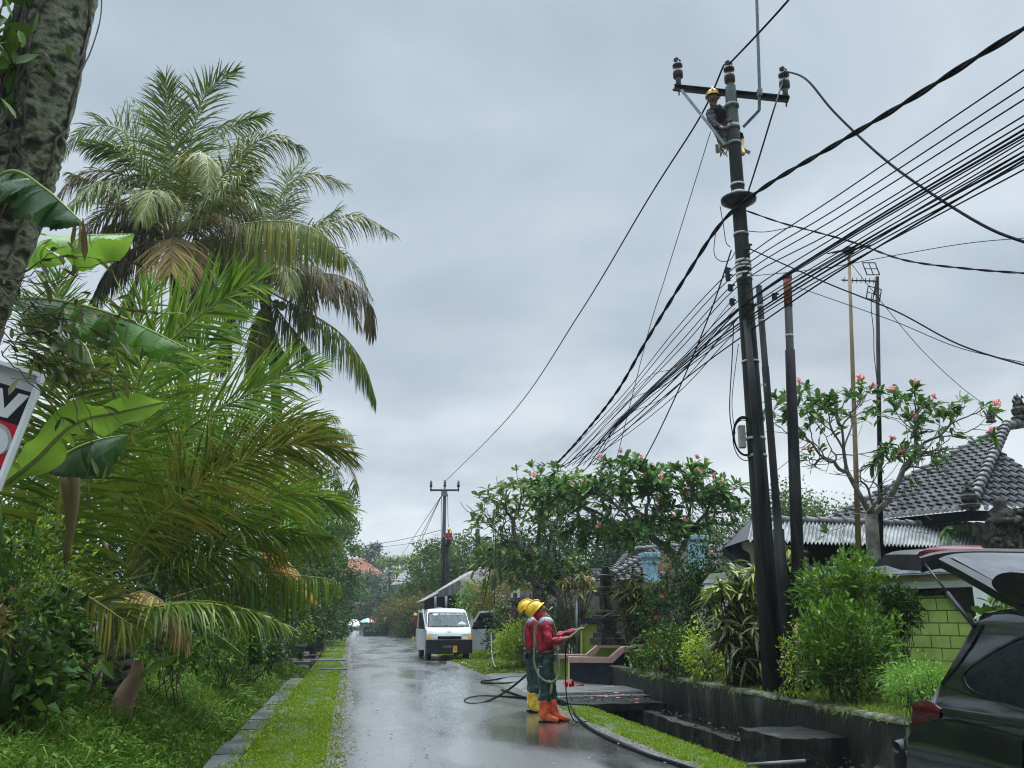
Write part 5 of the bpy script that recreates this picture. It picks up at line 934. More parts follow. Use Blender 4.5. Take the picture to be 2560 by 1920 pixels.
# --- middle house with blue pillars
mh=thing('blue_pillar_house','old house with slate tile roof and pale blue pillars behind the frangipani','house',W(1600,1520,d=30))
a0=W(1440,1456,d=27); a1=W(1655,1452,d=25); b0=W(1576,1376,d=31); b1=W(1700,1366,d=29.5); a1[2]=a0[2]; b1[2]=b0[2]; a2=W(1880,1440,d=24); a2[2]=a0[2]; b2_=W(1830,1335,d=28)
b=MB(); tileface(b,a0,a1,b0,b1,.25,.3); b.build('roof_slope',M['tile'],mh)
b=MB(); q0=W(1740,1432,d=25.5); q1=W(1905,1428,d=23); q2=W(1775,1315,d=28); q3=W(1890,1310,d=26); q1[2]=q0[2]; q3[2]=q2[2]; tileface(b,q0,q1,q2,q3,.25,.3); b.build('roof_slope',M['tile'],mh)
b=MB(); ridge(b,W(1525,1440,d=26.3)+UP*.05,b0,.1); ridge(b,W(1530,1436,d=26.2),W(1615,1390,d=28),.08); ridge(b,b0,b1,.1); b.build('ridge_caps',M['tile_ridge'],mh)
b=MB(); c=W(1600,1500,d=28.5); b.box(c+V(0,.5,-.2),(4.2,.3,2.4),-.15); b.box(W(1810,1480,d=27)+V(0,.5,-.1),(3,.3,2.6),-.2); b.build('wall',mat('weathered_plaster',[(.10,.10,.085),(.24,.24,.21),(.16,.16,.13)],2,.7,.4),mh)
M['blue']=mat('pale_blue_paint',[(.20,.36,.44),(.30,.46,.54)],5,.5,.2)
for x0,y0,y1,d,w in((1624,1388,1452,24.6,.32),(1742,1345,1426,24.2,.34)):
    p0=W(x0,y0,d=d); p1=W(x0,y1,d=d); b=MB(); b.box((p0+p1)/2,(w,w,abs(p0[2]-p1[2])),.2); b.box(p1,(w+.16,w+.16,.09),.2); b.box(p0,(w+.12,w+.12,.12),.2); b.box(p0-UP*.2,(w+.05,w+.05,.04),.2); b.build('pillar',M['blue'],mh,bevel=.01)
b=MB(); b.box(W(1660,1405,d=25.5),(.55,.06,.5),.1); b.build('shutter',mat('old_timber',[(.16,.10,.05),(.3,.22,.13)],5,.6),mh)
# --- stone shrine post, green gate pillar and stepped wing walls
ss=thing('stone_shrine','slim dark carved stone shrine beside the green gate pillar','shrine',W(1518,1600,d=21.5))
b=MB(); c=W(1518,1612,d=21.5)
for z,w,h in((0,.62,.16),(.14,.5,.14),(.28,.36,.30),(.55,.52,.12),(.68,.42,.08),(.8,.24,.34),(1.12,.40,.10),(1.22,.30,.10),(1.34,.2,.2),(1.52,.30,.08),(1.62,.14,.18)): b.box(c+UP*(z+h/2),(w,w,h),.2)
b.build('carving',M['carve'],ss,bevel=.02)
M['lime_paint']=mat('olive_lime_paint',[(.15,.19,.025),(.23,.28,.045)],3,.5,.2)
M['lime_edge']=mat('pale_lime_edge',[(.36,.42,.12),(.46,.5,.18)],3,.5)
M['navy']=mat('blue_black_paint',[(.006,.009,.016),(.014,.018,.028)],4,.38,.15)
M['pinkstone']=mat('pink_stone_cap',[(.30,.185,.16),(.40,.26,.225),(.34,.23,.20)],6,.5,.2,bscale=40)
gp=thing('gate_pillar','olive green gate pillar with a black cap','pillar',W(1484,1650,d=23.4)); b=MB(); b.prism([W(1454,1556,d=23.4),W(1513,1556,d=23.2),W(1513,1660,d=23.2),W(1454,1660,d=23.4)][::-1],FWD*.6); b.build('body',M['lime_paint'],gp)
b=MB(); b.prism([W(1452,1545,d=23.3),W(1519,1545,d=23.1),W(1519,1561,d=23.1),W(1452,1561,d=23.3)][::-1],FWD*.7); b.build('cap',M['navy'],gp)
b=MB(); b.prism([W(1452.5,1561,d=23.35),W(1456,1561,d=23.35),W(1456,1660,d=23.35),W(1452.5,1660,d=23.35)][::-1],FWD*.05); b.build('corner_trim',M['lime_edge'],gp)
z7=lambda x,y,d:W(1400+x*.2532,1340+y*.2532,d=d)
w1=thing('wing_wall','low black entrance wall with a stepped pink stone cap','wall',z7(300,1480,21)); dA=lambda x:21.6-.9*(x-90)/430
capA=[(88,1195),(490,1200),(600,1110),(632,1096),(860,1096)]; lowA=[(860,1148),(630,1148),(520,1254),(88,1250)]
P=lambda L,o=0:[z7(x,y,dA(min(x,700))+o) for x,y in L]
b=MB(); b.prism(P(capA)[::1][::-1]+P(lowA)[::-1],FWD*.34-UP*.0); b.build('stone_cap',M['pinkstone'],w1)
b=MB(); b.prism((P([(95,1250),(518,1252),(522,1490),(95,1430)],.05))[::-1],FWD*.22); b.prism(P([(521,1251),(630,1148),(830,1148),(830,1330),(522,1300)],.06)[::-1],FWD*.22); b.build('body',M['navy'],w1)
b=MB(); b.prism(P([(84,1250),(96,1250),(96,1432),(84,1428)],.03)[::-1],FWD*.28); b.build('end_trim',M['lime_edge'],w1)
w2=thing('wing_wall','olive entrance wall with pink cap, just behind the black one','wall',z7(150,1400,23))
capB=[(-60,1168),(260,1170),(368,1082),(372,1056),(590,1055),(590,1104),(400,1106),(328,1192),(-60,1216)]
b=MB(); b.prism([z7(x,y,22.7) for x,y in capB][::-1],FWD*.34); b.build('stone_cap',M['pinkstone'],w2)
b=MB(); b.prism([z7(x,y,22.78) for x,y in[(-60,1214),(330,1190),(400,1104),(590,1104),(590,1300),(-60,1420)]][::-1],FWD*.22); b.build('body',M['lime_paint'],w2)
b=MB(); b.prism([z7(x,y,22.0) for x,y in[(335,1195),(395,1104),(570,1110),(490,1196)]][::-1],FWD*.15-UP*.2); b.build('infill_panel',M['lime_paint'],w2)
# red plastic crate lid lying open, wooden pole leaning at the gate
rc=thing('red_toolbox','open red plastic tool case lying on the step','toolbox',W(1436,1735,d=20)); b=MB()
o=W(1430,1735,d=19.6); zq=lambda x,y,d:W(1150+x*.3134,1400+y*.3134,d=d)
b.prism([zq(820,975,19.9),zq(895,958,19.9),zq(922,1000,19.6),zq(862,1052,19.4),zq(840,1048,19.5)][::-1],FWD*.05+UP*.02); b.prism([zq(922,1000,19.6),zq(992,985,19.9),zq(985,1005,19.9),zq(935,1048,19.5),zq(866,1054,19.4)][::-1],FWD*.04-UP*.03)
b.build('shell',mat('red_plastic',[(.17,.004,.008),(.27,.008,.014)],4,.4),rc,bevel=.012)
b=MB()
for q in((850,1000),(880,1010),(900,985)): b.box(zq(q[0],q[1],19.35),(.05,.02,.12),.3)
b.tube([zq(905,1010,19.3),zq(912,1055,19.3)],.006,5); b.build('latch',mat('dark_red_plastic',[(.16,.004,.008)],1,.4),rc)
# --- frangipani trees
tb=W(2182,1425,d=15.2)
frangi('frangipani_tree','sparse frangipani with long bare grey limbs in front of the tiled roof',np.array((tb[0],tb[1],.5)),W(2178,1288,d=15.2),[(W(2010,1060,d=15),(.75,.7,.65)),(W(2200,1010,d=15),(1.0,.8,.35)),(W(2380,1060,d=15.2),(.75,.8,.5)),(W(2300,1150,d=15),(.9,.7,.35))],190,.23,M['leaf_frangi'],101,18,.40,.0062,(.13,.11),9,None,[W(2490,1085,d=15),W(2470,1110,d=14.6),W(2440,1165,d=14.5),W(1925,1190,d=15),W(1935,1270,d=14.8),W(2060,1330,d=14.6),W(2330,1300,d=14.5),W(2370,1330,d=14.6),W(2100,1390,d=14.6),W(1880,1085,d=15.2)],.85,bare_tips=([(W(2350,1150,d=15),(.85,.7,.5)),(W(2230,1240,d=15),(.8,.6,.35)),(W(2080,1180,d=15),(.6,.6,.4))],110))
cb=W(1765,1600,d=20)
frangi('frangipani_tree','leafy pink-flowered frangipani behind the garden shrubs',np.array((cb[0],cb[1],.5)),W(1690,1400,d=20.5),[(W(1420,1255,d=20.5),(.95,1.1,.75)),(W(1560,1240,d=20.5),(1.1,1.2,.9)),(W(1700,1240,d=20.5),(1.05,1.2,.85)),(W(1810,1260,d=20.5),(.6,.9,.55)),(W(1480,1340,d=20.3),(.9,.9,.3)),(W(1640,1330,d=20.3),(1.2,.9,.3))],400,.29,M['leaf_frangi'],102,46,.16,.008,(.16,.11),11,None,None,.72)
db=W(1330,1600,d=27)
frangi('frangipani_tree','spreading frangipani with a dense tangle of bare twigs, left of the flowering one',np.array((db[0],db[1],.3)),W(1345,1470,d=27),[(W(1290,1300,d=27),(1.5,1.5,1.2)),(W(1380,1240,d=27),(1.2,1.4,1.0)),(W(1230,1400,d=27),(.9,1.2,.55)),(W(1350,1420,d=27),(1.4,1.3,.55))],330,.33,M['leaf_frangi_pale'],103,0,.42,.011,(.2,.16),9,mat('twiggy_bark',[(.045,.042,.03),(.12,.11,.08)],7,.8,.4),[W(1150,1255,d=27),W(1165,1262,d=27),W(1190,1245,d=27),W(1210,1250,d=26.7),W(1175,1330,d=26.5),W(1160,1340,d=26.5),W(1195,1350,d=26.6),W(1200,1390,d=26.5),W(1220,1395,d=26.4),W(1240,1190,d=27),W(1290,1170,d=27),W(1330,1165,d=27)],.72)
frangi('frangipani_tree','dark low frangipani behind the workers, mostly bare inside',np.array((*W(1400,1610,d=25)[:2],.3)),W(1400,1500,d=25),[(W(1330,1450,d=25.5),(.9,.9,.55)),(W(1420,1440,d=25.5),(.8,.8,.45))],120,.2,M['leaf_dark'],104,0,.3,.009,(.12,.09),9,M['twig'])
# --- garden plants along the wall
def straps(lab,px,py,d,r,nt,nl,L,lm,seed,wid=.11,zb=.45,name='cordyline',droop=.55):
    c=W(px,py,d=d); base=np.array((c[0],c[1],zb)); rng=np.random.default_rng(seed); t=thing(name,lab,'plant',base)
    tips=ell_tips([(c,r)],nt,rng,.45); tips=tips[tips[:,2]>zb+.15]; b=MB()
    for p in tips: q=base+rng.normal(0,.12,3)*V(1,1,0); b.tube(catmull([q,(q+p)/2+rng.normal(0,.05,3),p],6),np.linspace(.02,.014,6),5)
    b.build('stems',M['twig'],t); lb=MB(); N=len(tips)*nl; P=np.repeat(tips,nl,0)+rng.normal(0,.03,(N,3))-UP*rng.uniform(0,.22,(N,1)); D=nrm(rng.normal(0,1,(N,3))*V(1,1,.35)+UP*.45); leaves(lb,P,D,L*rng.uniform(.7,1.2,N),wid,rng,'strap',droop,.08,0,.35); lb.build('foliage',lm,t); return t
straps('tall dark strap-leaved shrub right of the stone shrine',1600,1510,19.5,(.55,.6,.75),32,20,.40,M['leaf_cordy'],111,.13)
straps('second dark strap-leaved clump spilling over the pink cap',1650,1610,18.4,(.42,.4,.4),14,18,.36,M['leaf_cordy'],112,.13)
bush('dark hibiscus hedge with a few red flowers, middle of the garden',1700,1500,18.3,(.75,.7,1.1),120,34,.085,M['leaf_dark'],113,.45,.5,.14,flower=M['red_petal'],nf=9,fs=.05)
bush('tall dark hibiscus reaching up to the blue pillar',1790,1450,18.5,(.6,.6,1.0),90,34,.085,M['leaf_dark'],114,.45,.5,.14,flower=M['red_petal'],nf=5,fs=.05)
bush('low dark shrub at the foot of the hibiscus hedge',1680,1630,16.8,(.7,.5,.42),70,28,.085,M['leaf_mid'],115,.45,.5,.12,flower=M['red_petal'],nf=3,fs=.05)
bush('small lime shrub with drooping flower sprays before the hibiscus',1775,1610,15.8,(.42,.4,.5),60,24,.075,M['leaf_lime'],116,.45,.45,.1)
straps('lime-tipped strap plant left of the main pole',1840,1480,14.9,(.48,.45,.55),26,20,.36,M['leaf_cordy_lime'],117,.13)
straps('dark lower strap leaves left of the main pole foot',1860,1600,14.6,(.5,.45,.6),34,20,.36,M['leaf_cordy'],118,.13)
straps('upright lime strap plant between the two poles',1970,1440,14.4,(.26,.3,.55),16,20,.32,M['leaf_cordy_lime'],119,.15)
straps('strap plant right of the main pole, half in shade',1990,1560,14.2,(.32,.3,.5),18,18,.32,M['leaf_cordy'],120,.13)
bush('big glossy bright green bush right of the poles',2110,1460,12.6,(.56,.55,.42),90,26,.11,M['leaf_bright'],121,.45,.36,.09,updir=.45,droop=.12)
bush('glossy green bush in front of the big one',2125,1600,11.9,(.62,.5,.50),100,26,.11,M['leaf_bright'],122,.45,.36,.09,updir=.45,droop=.12)
bush('shaded lower part of the glossy hedge near the wall',2090,1670,11.7,(.45,.4,.36),60,26,.09,M['leaf_mid'],123,.45,.36,.1)  # shade at the hedge foot put into a darker leaf colour
bush('dark round shrub against the lime wall',2245,1520,12.4,(.2,.2,.3),50,28,.09,M['leaf_dark'],124,.45,.4,.07)
bush('feathery pale green shrub in front of the lime wall',2285,1695,11.0,(.25,.28,.22),70,34,.055,M['leaf_fern'],125,.45,.35,.08)
bush('feathery undergrowth near the car bumper',2300,1710,9.9,(.3,.3,.2),60,36,.05,M['leaf_fern'],126,.45,.35,.08)
bush('thin climbing weed with curled sprays on a stake',1985,1650,12.4,(.16,.16,.5),40,18,.055,M['leaf_lime'],127,.45,.4,.06)
b=MB(); p=W(1996,1730,d=12.3); b.tube([p,W(1992,1560,d=12.3)],.02,6); tag(b.build('garden_stake',M['rachis_dry']),'thin brown garden stake right of the main pole','stake')
bush('umbrella-leaved plant by the white pilaster behind the car',2497,1540,9.0,(.2,.2,.13),12,10,.17,M['leaf_mid'],128,.45,.4,.06,'long')
bush('rounded yellow-green bush on the mound behind the workers',1290,1615,27.5,(.62,.6,.62),90,36,.11,M['leaf_lime'],129,.35,.5,.13)
bush('green undergrowth right of the rounded yellow-green bush',1340,1640,26.5,(.55,.5,.45),60,30,.12,M['leaf_mid'],130,.35,.45,.13)
bush('variegated croton hedge behind the open truck door',1262,1500,36,(1.2,.9,1.1),110,40,.15,M['leaf_croton'],131,.4,.4,.2)
bush('bright garden shrub between truck and barn',1200,1500,42,(.9,.9,.8),80,40,.16,M['leaf_bright'],132,.4,.4,.2)
bush('dark shrub beside the truck door',1285,1575,33.5,(.9,.8,.8),80,36,.14,M['leaf_dark'],133,.4,.45,.18)
bush('dark reddish shrub behind the two workers',1330,1540,29,(.7,.7,.5),60,30,.14,leafmat('reddish_leaf',[(.05,.015,.012),(.03,.05,.012),(.09,.03,.02)],.25),134,.4,.45,.15)
bush('green shrub behind the outstretched arm of the front worker',1430,1560,25.5,(.6,.6,.6),70,32,.12,M['leaf_mid'],135,.35,.45,.14)
straps('bare-stemmed plants beside the gate pillar',1440,1470,24.5,(.55,.4,.5),16,12,.28,M['leaf_croton'],136,.2)
# pale wall stub, lantern and rail near the workers
b=MB(); b.prism([W(1277,1470,d=32),W(1300,1470,d=32),W(1300,1560,d=32),W(1277,1560,d=32)][::-1],FWD*.4); tag(b.build('gate_post',mat('cream_wall',[(.38,.36,.30),(.52,.50,.44)],3,.6,.2)),'cream gate post behind the helmets of the workers','post')
b=MB(); b.prism([W(1300,1478,d=33),W(1420,1492,d=31),W(1420,1520,d=31),W(1300,1510,d=33)][::-1],FWD*.4); tag(b.build('wall_panel',M['conc']),'grey boundary wall behind the helmets of the workers','wall')
ln=thing('stone_lantern','small dark stone lantern beside the cream gate post','lantern',W(1288,1560,d=31)); b=MB(); c=W(1288,1545,d=31); 
for z,w,h in((-.3,.3,.5),(.2,.34,.1),(.3,.22,.22),(.52,.42,.08),(.6,.28,.08),(.68,.12,.16)): b.box(c+UP*(z+h/2),(w,w,h),.2)
b.build('carving',M['carve'],ln,bevel=.02)
b=MB(); b.tube([W(1441,1500,d=23.8),W(1443,1640,d=23.8)],.03,8); b.box(W(1441,1502,d=23.8),(.09,.05,.3)); b.box(W(1443,1580,d=23.8),(.12,.05,.22)); tag(b.build('gate_rail',M['galv']),'thin pale pole with tied cloth standing by the gate pillar','pole')
# weathered barn with metal roof behind the truck
bn=thing('metal_roofed_barn','dark timber barn with a sloping metal roof behind the truck','barn',W(1150,1560,d=48))
z5=lambda x,y,d:W(850+x*.3014,1150+y*.3014,d=d)
b=MB(); s=np.linspace(0,1,220)[:,None]; e0,e1=z5(632,1180,42),z5(1215,860,52); r0,r1=z5(830,1120,41),z5(1290,870,50); wv=.05*np.sin(np.linspace(0,1,220)*2*PI*40)[:,None]*UP
e0,e1,r0,r1=z5(632,1182,46),z5(840,1075,50),z5(780,1130,46),z5(1230,850,55)
b.grid(np.array([[z5(630,1183,44),z5(800,1085,47),z5(1000,960,51),z5(1220,845,56)],[z5(700,1165,43),z5(850,1085,46),z5(1010,1000,50),z5(1260,860,55)]]),0,False); b.build('roof',mat('weathered_metal_roof',[(.10,.085,.075),(.20,.18,.165)],3,.5,.3),bn)
b=MB(); q=np.linspace(0,1,120); p0,p1=z5(815,1140,44.5),z5(995,1105,46); u0,u1=z5(815,1090,44.5),z5(995,990,46); wv=(.03*np.sin(q*2*PI*16))[:,None]*FWD
b.grid(np.array([u0+(u1-u0)*q[:,None]+wv,p0+(p1-p0)*q[:,None]+wv]),0); b.build('corrugated_side',mat('grey_metal_sheet',[(.09,.09,.085),(.2,.2,.19)],4,.5,.2,stretch=(1,1,.2)),bn)
b=MB(); b.prism([z5(1000,985,50),z5(1230,860,55),z5(1420,880,52),z5(1420,1180,50),z5(990,1180,49)][::-1],FWD*.3); b.build('gable_wall',mat('dark_timber_wall',[(.05,.045,.035),(.10,.09,.075)],2,.7,.4,stretch=(1,1,.1)),bn)
b=MB(); b.prism([z5(700,1150,48),z5(990,1110,48),z5(990,1330,48),z5(700,1330,48)][::-1],FWD*.3); b.build('shade_panel',M['cable'],bn)  # solid black sheet painted as the shade inside the barn
for x in(790,880): b=MB(); b.tube([z5(x,1130,44),z5(x,1290,44)],.06,8); b.build('post',M['galv'],bn)
# ------------------------------------------------------------------ vehicles
M['car_white']=mat('white_car_paint',[(.62,.63,.63),(.70,.71,.71)],1.2,.28,coat=.6)
M['car_white_shaded']=mat('shaded_white_paint',[(.40,.42,.43),(.50,.52,.53)],1.2,.3,coat=.5)  # white truck paint with the open door's shade put into the colour
M['plastic']=mat('black_plastic',[(.010,.010,.012),(.022,.022,.025)],9,.45,.1)
M['tyre']=mat('tyre_rubber',[(.010,.010,.010),(.022,.021,.020)],12,.75,.3)
M['rim']=mat('wheel_rim',[(.25,.26,.27),(.4,.41,.42)],3,.35,metal=.6)
M['amber']=mat('amber_lens',[(.75,.30,.03)],1,.2)
M['lamp']=mat('headlamp_lens',[(.42,.44,.38),(.60,.61,.54)],9,.12,coat=.5)
M['yellow_card']=mat('yellow_card',[(.75,.45,.08)],1,.5)
M['suv']=mat('wet_dark_car_paint',[(.005,.006,.007),(.010,.012,.013)],3,.10,.03,bscale=34,coat=1,detail=3)
M['suv'].node_tree.nodes['Principled BSDF'].inputs['Coat IOR'].default_value=1.75
M['suv_trim']=mat('black_gloss_trim',[(.004,.004,.005)],1,.10,.1,bscale=24,coat=.8)
M['suv_glass']=mat('rain_beaded_dark_glass',[(.003,.004,.005),(.008,.010,.012)],18,.12,.10,bscale=90,coat=.12)
M['gate_glass']=mat('rain_beaded_rear_glass',[(.045,.047,.055),(.085,.088,.10)],6,.20,.10,bscale=60,coat=.5)
M['red_lens']=mat('red_lens',[(.022,.001,.002),(.05,.002,.005)],5,.14,coat=.4)
def glass_mat(name,tint,f):
    m=bpy.data.materials.new(name); m.use_nodes=True; n=m.node_tree.nodes; l=m.node_tree.links; n.clear()
    o=n.new('ShaderNodeOutputMaterial'); mx=n.new('ShaderNodeMixShader'); t=n.new('ShaderNodeBsdfTransparent'); g=n.new('ShaderNodeBsdfGlossy'); t.inputs[0].default_value=(*tint,1); g.inputs['Roughness'].default_value=.04; g.inputs[0].default_value=(.8,.92,.9,1); mx.inputs[0].default_value=f
    l.new(t.outputs[0],mx.inputs[1]); l.new(g.outputs[0],mx.inputs[2]); l.new(mx.outputs[0],o.inputs[0]); return m
M['screen']=glass_mat('windscreen_glass',(.70,.82,.79),.04)
def text(body,size,mtx,m,parent,name='lettering',ext=.002,sx=1.0):
    cu=bpy.data.curves.new(name,'FONT'); cu.body=body; cu.size=size; cu.extrude=ext; cu.align_x='CENTER'; cu.align_y='CENTER'
    o=bpy.data.objects.new(name,cu); me=bpy.data.meshes.new_from_object(o); bpy.data.objects.remove(o)
    o,ex,ey,ez=mtx; v=np.array([q.co[:] for q in me.vertices]); w=np.array(o)+v[:,:1]*sx*np.array(ex)+v[:,1:2]*np.array(ey)+v[:,2:]*np.array(ez)
    me.vertices.foreach_set('co',w.astype(np.float32).ravel()); me.update(); me.materials.append(m)
    ob=bpy.data.objects.new(name,me); COL.objects.link(ob); attach(ob,parent,True); return ob
def hull(mb,prof,wf,S,cr=.1,pw=4,crown=.0,skip=None,mi=0):
    G=np.array([[(wf(z)*s,y+cr*abs(s)**pw,z-crown*abs(s)**4*(z>1.5)) for s in S] for y,z in prof]); a,b=G.shape[:2]
    F=[(i*b+j,i*b+j+1,(i+1)*b+j+1,(i+1)*b+j) for i in range(a-1) for j in range(b-1) if not(skip and skip(i,j))]
    mb.add(G.reshape(-1,3),F,mi,True); n=mb.n-a*b
    mb.f.append((np.array([[i*b for i in range(a)][::-1]])+n,mi,False)); mb.f.append((np.array([[i*b+b-1 for i in range(a)]])+n,mi,False)); return G
def wheel(parent,c,r,w,sgn):
    b=MB(); c=np.array(c,float); b.lathe([(r*.62,-w/2),(r*.92,-w/2),(r,-w*.36),(r,w*.36),(r*.92,w/2),(r*.62,w/2)],c,26,0,(1,0,0)); o=b.build('wheel',M['tyre'],parent,True)
    b=MB(); b.lathe([(.02,-w*.42),(r*.3,-w*.40),(r*.34,-w*.3),(r*.55,-w*.32),(r*.63,-w*.46),(r*.63,w*.46),(r*.55,w*.32),(r*.34,w*.3),(r*.3,w*.40),(.02,w*.42)],c,22,0,(1,0,0)); rb=b.build('rim',M['rim'],o); return o
def door(name,parent,hx,hy,ang,sg,label=None):
    o=V(hx,hy,0); u=V(sg*math.cos(ang),math.sin(ang)*1.0,0); n=V(-u[1],u[0],0)*.045
    q=lambda a,z:o+u*a+UP*z
    b=MB(); b.prism([q(0,.36),q(.93,.36),q(.95,1.10),q(0,1.08)],n)
    for a0,z0,a1,z1 in((.0,1.08,.36,1.70),(.36,1.70,.88,1.74),(.95,1.09,.88,1.74)):
        d=nrm(q(a1,z1)-q(a0,z0)); k=np.cross(nrm(n),d)*.035; p0,p1=q(a0,z0)-d*.02,q(a1,z1)+d*.02; b.prism([p0-k,p1-k,p1+k,p0+k],n)
    dd=b.build(name,M['car_white_shaded'],parent,True,.006); 
    if label: dd['label']=label
    b=MB(); b.prism([q(.06,1.09),q(.38,1.67),q(.86,1.71),q(.92,1.10)],n*.2); b.build('window',M['suv_glass'],dd); dd.children
    b=MB(); b.box(q(.80,.97)-n*.2,(.13,.05,.05),math.atan2(u[1],u[0])); b.build('handle',M['plastic'],dd)
    return dd
tc_=W(1123,1652,z=0)
tk=thing('pickup_truck','white light pickup truck parked at the right with its doors open','truck',(tc_[0],tc_[1],0),rz=R(1.5))
prof=[(1.86,.42),(.95,.40),(.30,.40),(.06,.42),(.02,.60),(.02,.78),(.05,.95),(.16,1.12),(.24,1.17),(.72,1.70),(.84,1.80),(1.0,1.845),(1.5,1.85),(1.78,1.83),(1.86,1.76),(1.87,1.15),(1.86,.42)]
wf=lambda z:np.interp(z,[.4,.7,1.1,1.7,1.85],[.80,.825,.82,.735,.69])
Sx=[-1,-.975,-.9,-.7,-.35,0,.35,.7,.9,.975,1]
b=MB(); hull(b,prof,wf,Sx,.13,6,.035,lambda i,j:i==8 and 1<=j<=8 or i==0); b.build('cab',M['car_white'],tk,True)
b=MB(); S2=[-.92,-.7,-.35,0,.35,.7,.92]; b.grid(np.array([[(wf(z)*s,y+.13*abs(s)**6-.004,z) for s in S2] for y,z in((.235,1.165),(.48,1.435),(.725,1.705))])); ws=b.build('windscreen',M['screen'],tk,True)
b=MB()
for pts in([(.23,1.172),(.26,1.205)],[(.69,1.675),(.72,1.71)]): b.grid(np.array([[(wf(z)*s,y+.13*abs(s)**6-.009,z) for s in S2] for y,z in pts]))
for s in(-.925,.925): b.grid(np.array([[(wf(z)*(s+o),y+.13*abs(s)**6-.009,z) for o in(-.02,.02)] for y,z in((.235,1.165),(.725,1.705))]))
b.build('screen_seal',M['plastic'],ws)
ezv=nrm(V(0,-.74,.67)); eyv=nrm(V(0,.67,.74)); sc=lambda x,t:V(wf(1.165+.54*t)*x,.235+.49*t+.13*abs(x)**6,1.165+.54*t)+ezv*.016
text('PT BUDI PERKASA TEKNIK',.085,(sc(.12,.855),V(1,0,0),eyv,ezv),M['white'],ws,sx=1.0)
b=MB(); c=sc(-.62,.84); b.add([c+V(math.cos(t)*.105,0,0)+eyv*math.sin(t)*.045 for t in np.linspace(0,2*PI,25)[:-1]],[list(range(24))],0); b.build('sticker',M['white'],ws)
b=MB(); b.tube([sc(-.75,.03),sc(-.05,.10)],.012,5); b.tube([sc(.02,.03),sc(.72,.08)],.012,5); b.build('wiper',M['plastic'],tk,True)
# what shows through the windscreen
b=MB(); b.box((0,.62,1.06),(1.5,.6,.16)); b.build('dashboard',M['plastic'],tk,True)
b=MB(); b.lathe([(.17,-.012),(.19,-.012),(.195,0),(.19,.012),(.17,.012)],(.34,.95,1.16),20,0,(0,-.7,.7)); b.build('steering_wheel',M['plastic'],tk,True)
b=MB(); b.box((0,1.80,1.25),(1.38,.03,.95)); b.build('cab_back',mat('grey_green_trim',[(.30,.37,.35),(.42,.48,.45)],3,.6),tk,True)
b=MB(); b.box((-.28,1.775,1.46),(.5,.012,.26)); b.build('rear_window',mat('painted_daylight_pane',[(.5,.58,.5)],1,.3),tk,True,.02)  # opaque pale panel; daylight beyond the window put into its colour
for x in(-.38,.38): b=MB(); b.box((x,1.45,1.15),(.5,.18,.6)); b.box((x,1.45,1.52),(.26,.12,.16)); b.build('seat',mat('dark_seat',[(.02,.025,.025),(.05,.055,.05)],5,.7),tk,True,.04)
b=MB(); rg=np.random.default_rng(3); g=[]
for i in range(9): g.append([(.52+.17*math.sin(i*PI/8)*math.cos(k*PI/6)*rg.uniform(.85,1.1),.55+.13*math.sin(i*PI/8)*math.sin(k*PI/6),1.14+.24*(i/8)*rg.uniform(.95,1.05)) for k in range(13)])
b.grid(np.array(g)); tag(b.build('plastic_bag',mat('white_bag',[(.42,.43,.36),(.6,.6,.52)],9,.5,.4),tk,True),None,None)
b=MB(); b.box((0,-.02,.50),(1.66,.16,.50)); b.box((-.77,.22,.5),(.12,.5,.46)); b.box((.77,.22,.5),(.12,.5,.46)); b.box((0,.0,.27),(1.4,.14,.06)); b.build('bumper',M['plastic'],tk,True,.035)
b=MB(); b.box((0,-.0,.80),(.86,.06,.12)); b.build('grille',M['cable'],tk,True,.015)
b=MB()
for k in range(3): b.box((0,-.035,.765+k*.035),(.8,.012,.008))
b.build('grille_bar',M['plastic'],tk,True)
for sg in(-1,1):
    b=MB(); b.prism([(sg*.44,-.015,.735),(sg*.80,.07,.735),(sg*.815,.10,.92),(sg*.74,.085,.965),(sg*.44,.035,.94)][::sg],(0,.08,0)); h=b.build('headlight',M['lamp'],tk,True,.012)
    b=MB(); b.prism([(sg*.68,.02,.745),(sg*.805,.055,.745),(sg*.815,.085,.84),(sg*.70,.045,.86)][::sg],(0,.05,0)); b.build('indicator',M['amber'],h)
b=MB(); a=np.linspace(0,2*PI,25)[:-1]; b.tube([(math.cos(t)*.062,.075,1.02+math.sin(t)*.042) for t in list(a)+[0]],.008,5,cap=False); b.tube([(-.045,.074,1.02),(0,.074,1.005),(.045,.074,1.02)],.006,5); b.build('emblem',M['rim'],tk,True)
b=MB(); b.box((-.02,-.107,.49),(.44,.012,.13)); np_=b.build('number_plate',M['plastic'],tk,True); text('DK 8521',.088,(V(-.075,-.115,.495),V(1,0,0),UP,V(0,-1,0)),M['band'],np_)
b=MB(); b.box((.19,-.118,.41),(.15,.01,.23)); yc=b.build('yellow_card',M['yellow_card'],tk,True)
b=MB()
for k,(z,w) in enumerate(((.48,.10),(.44,.09),(.41,.10),(.385,.08),(.35,.05))): b.box((.19,-.125,z),(w,.004,.012 if k else .02))
b.build('print_lines',mat('brown_print',[(.25,.08,.03)],1,.6),yc)
door('door',tk,.80,.42,R(-4),1,'open white door, shade in its colour, swung out square to the truck')
door('door',tk,-.82,.36,R(78),-1)
b=MB(); b.box((-1.0,.5,1.32),(.16,.10,.28)); b.tube([(-.80,.5,1.2),(-.98,.5,1.28)],.02,6); b.build('mirror',M['plastic'],tk,True,.03)
b=MB(); b.box((1.02,.30,1.27),(.20,.08,.2)); b.build('mirror',M['plastic'],tk,True,.03)
b=MB(); b.box((0,3.1,.66),(1.60,2.3,.08))
for x in(-.80,.80): b.box((x,3.1,.88),(.045,2.3,.40))
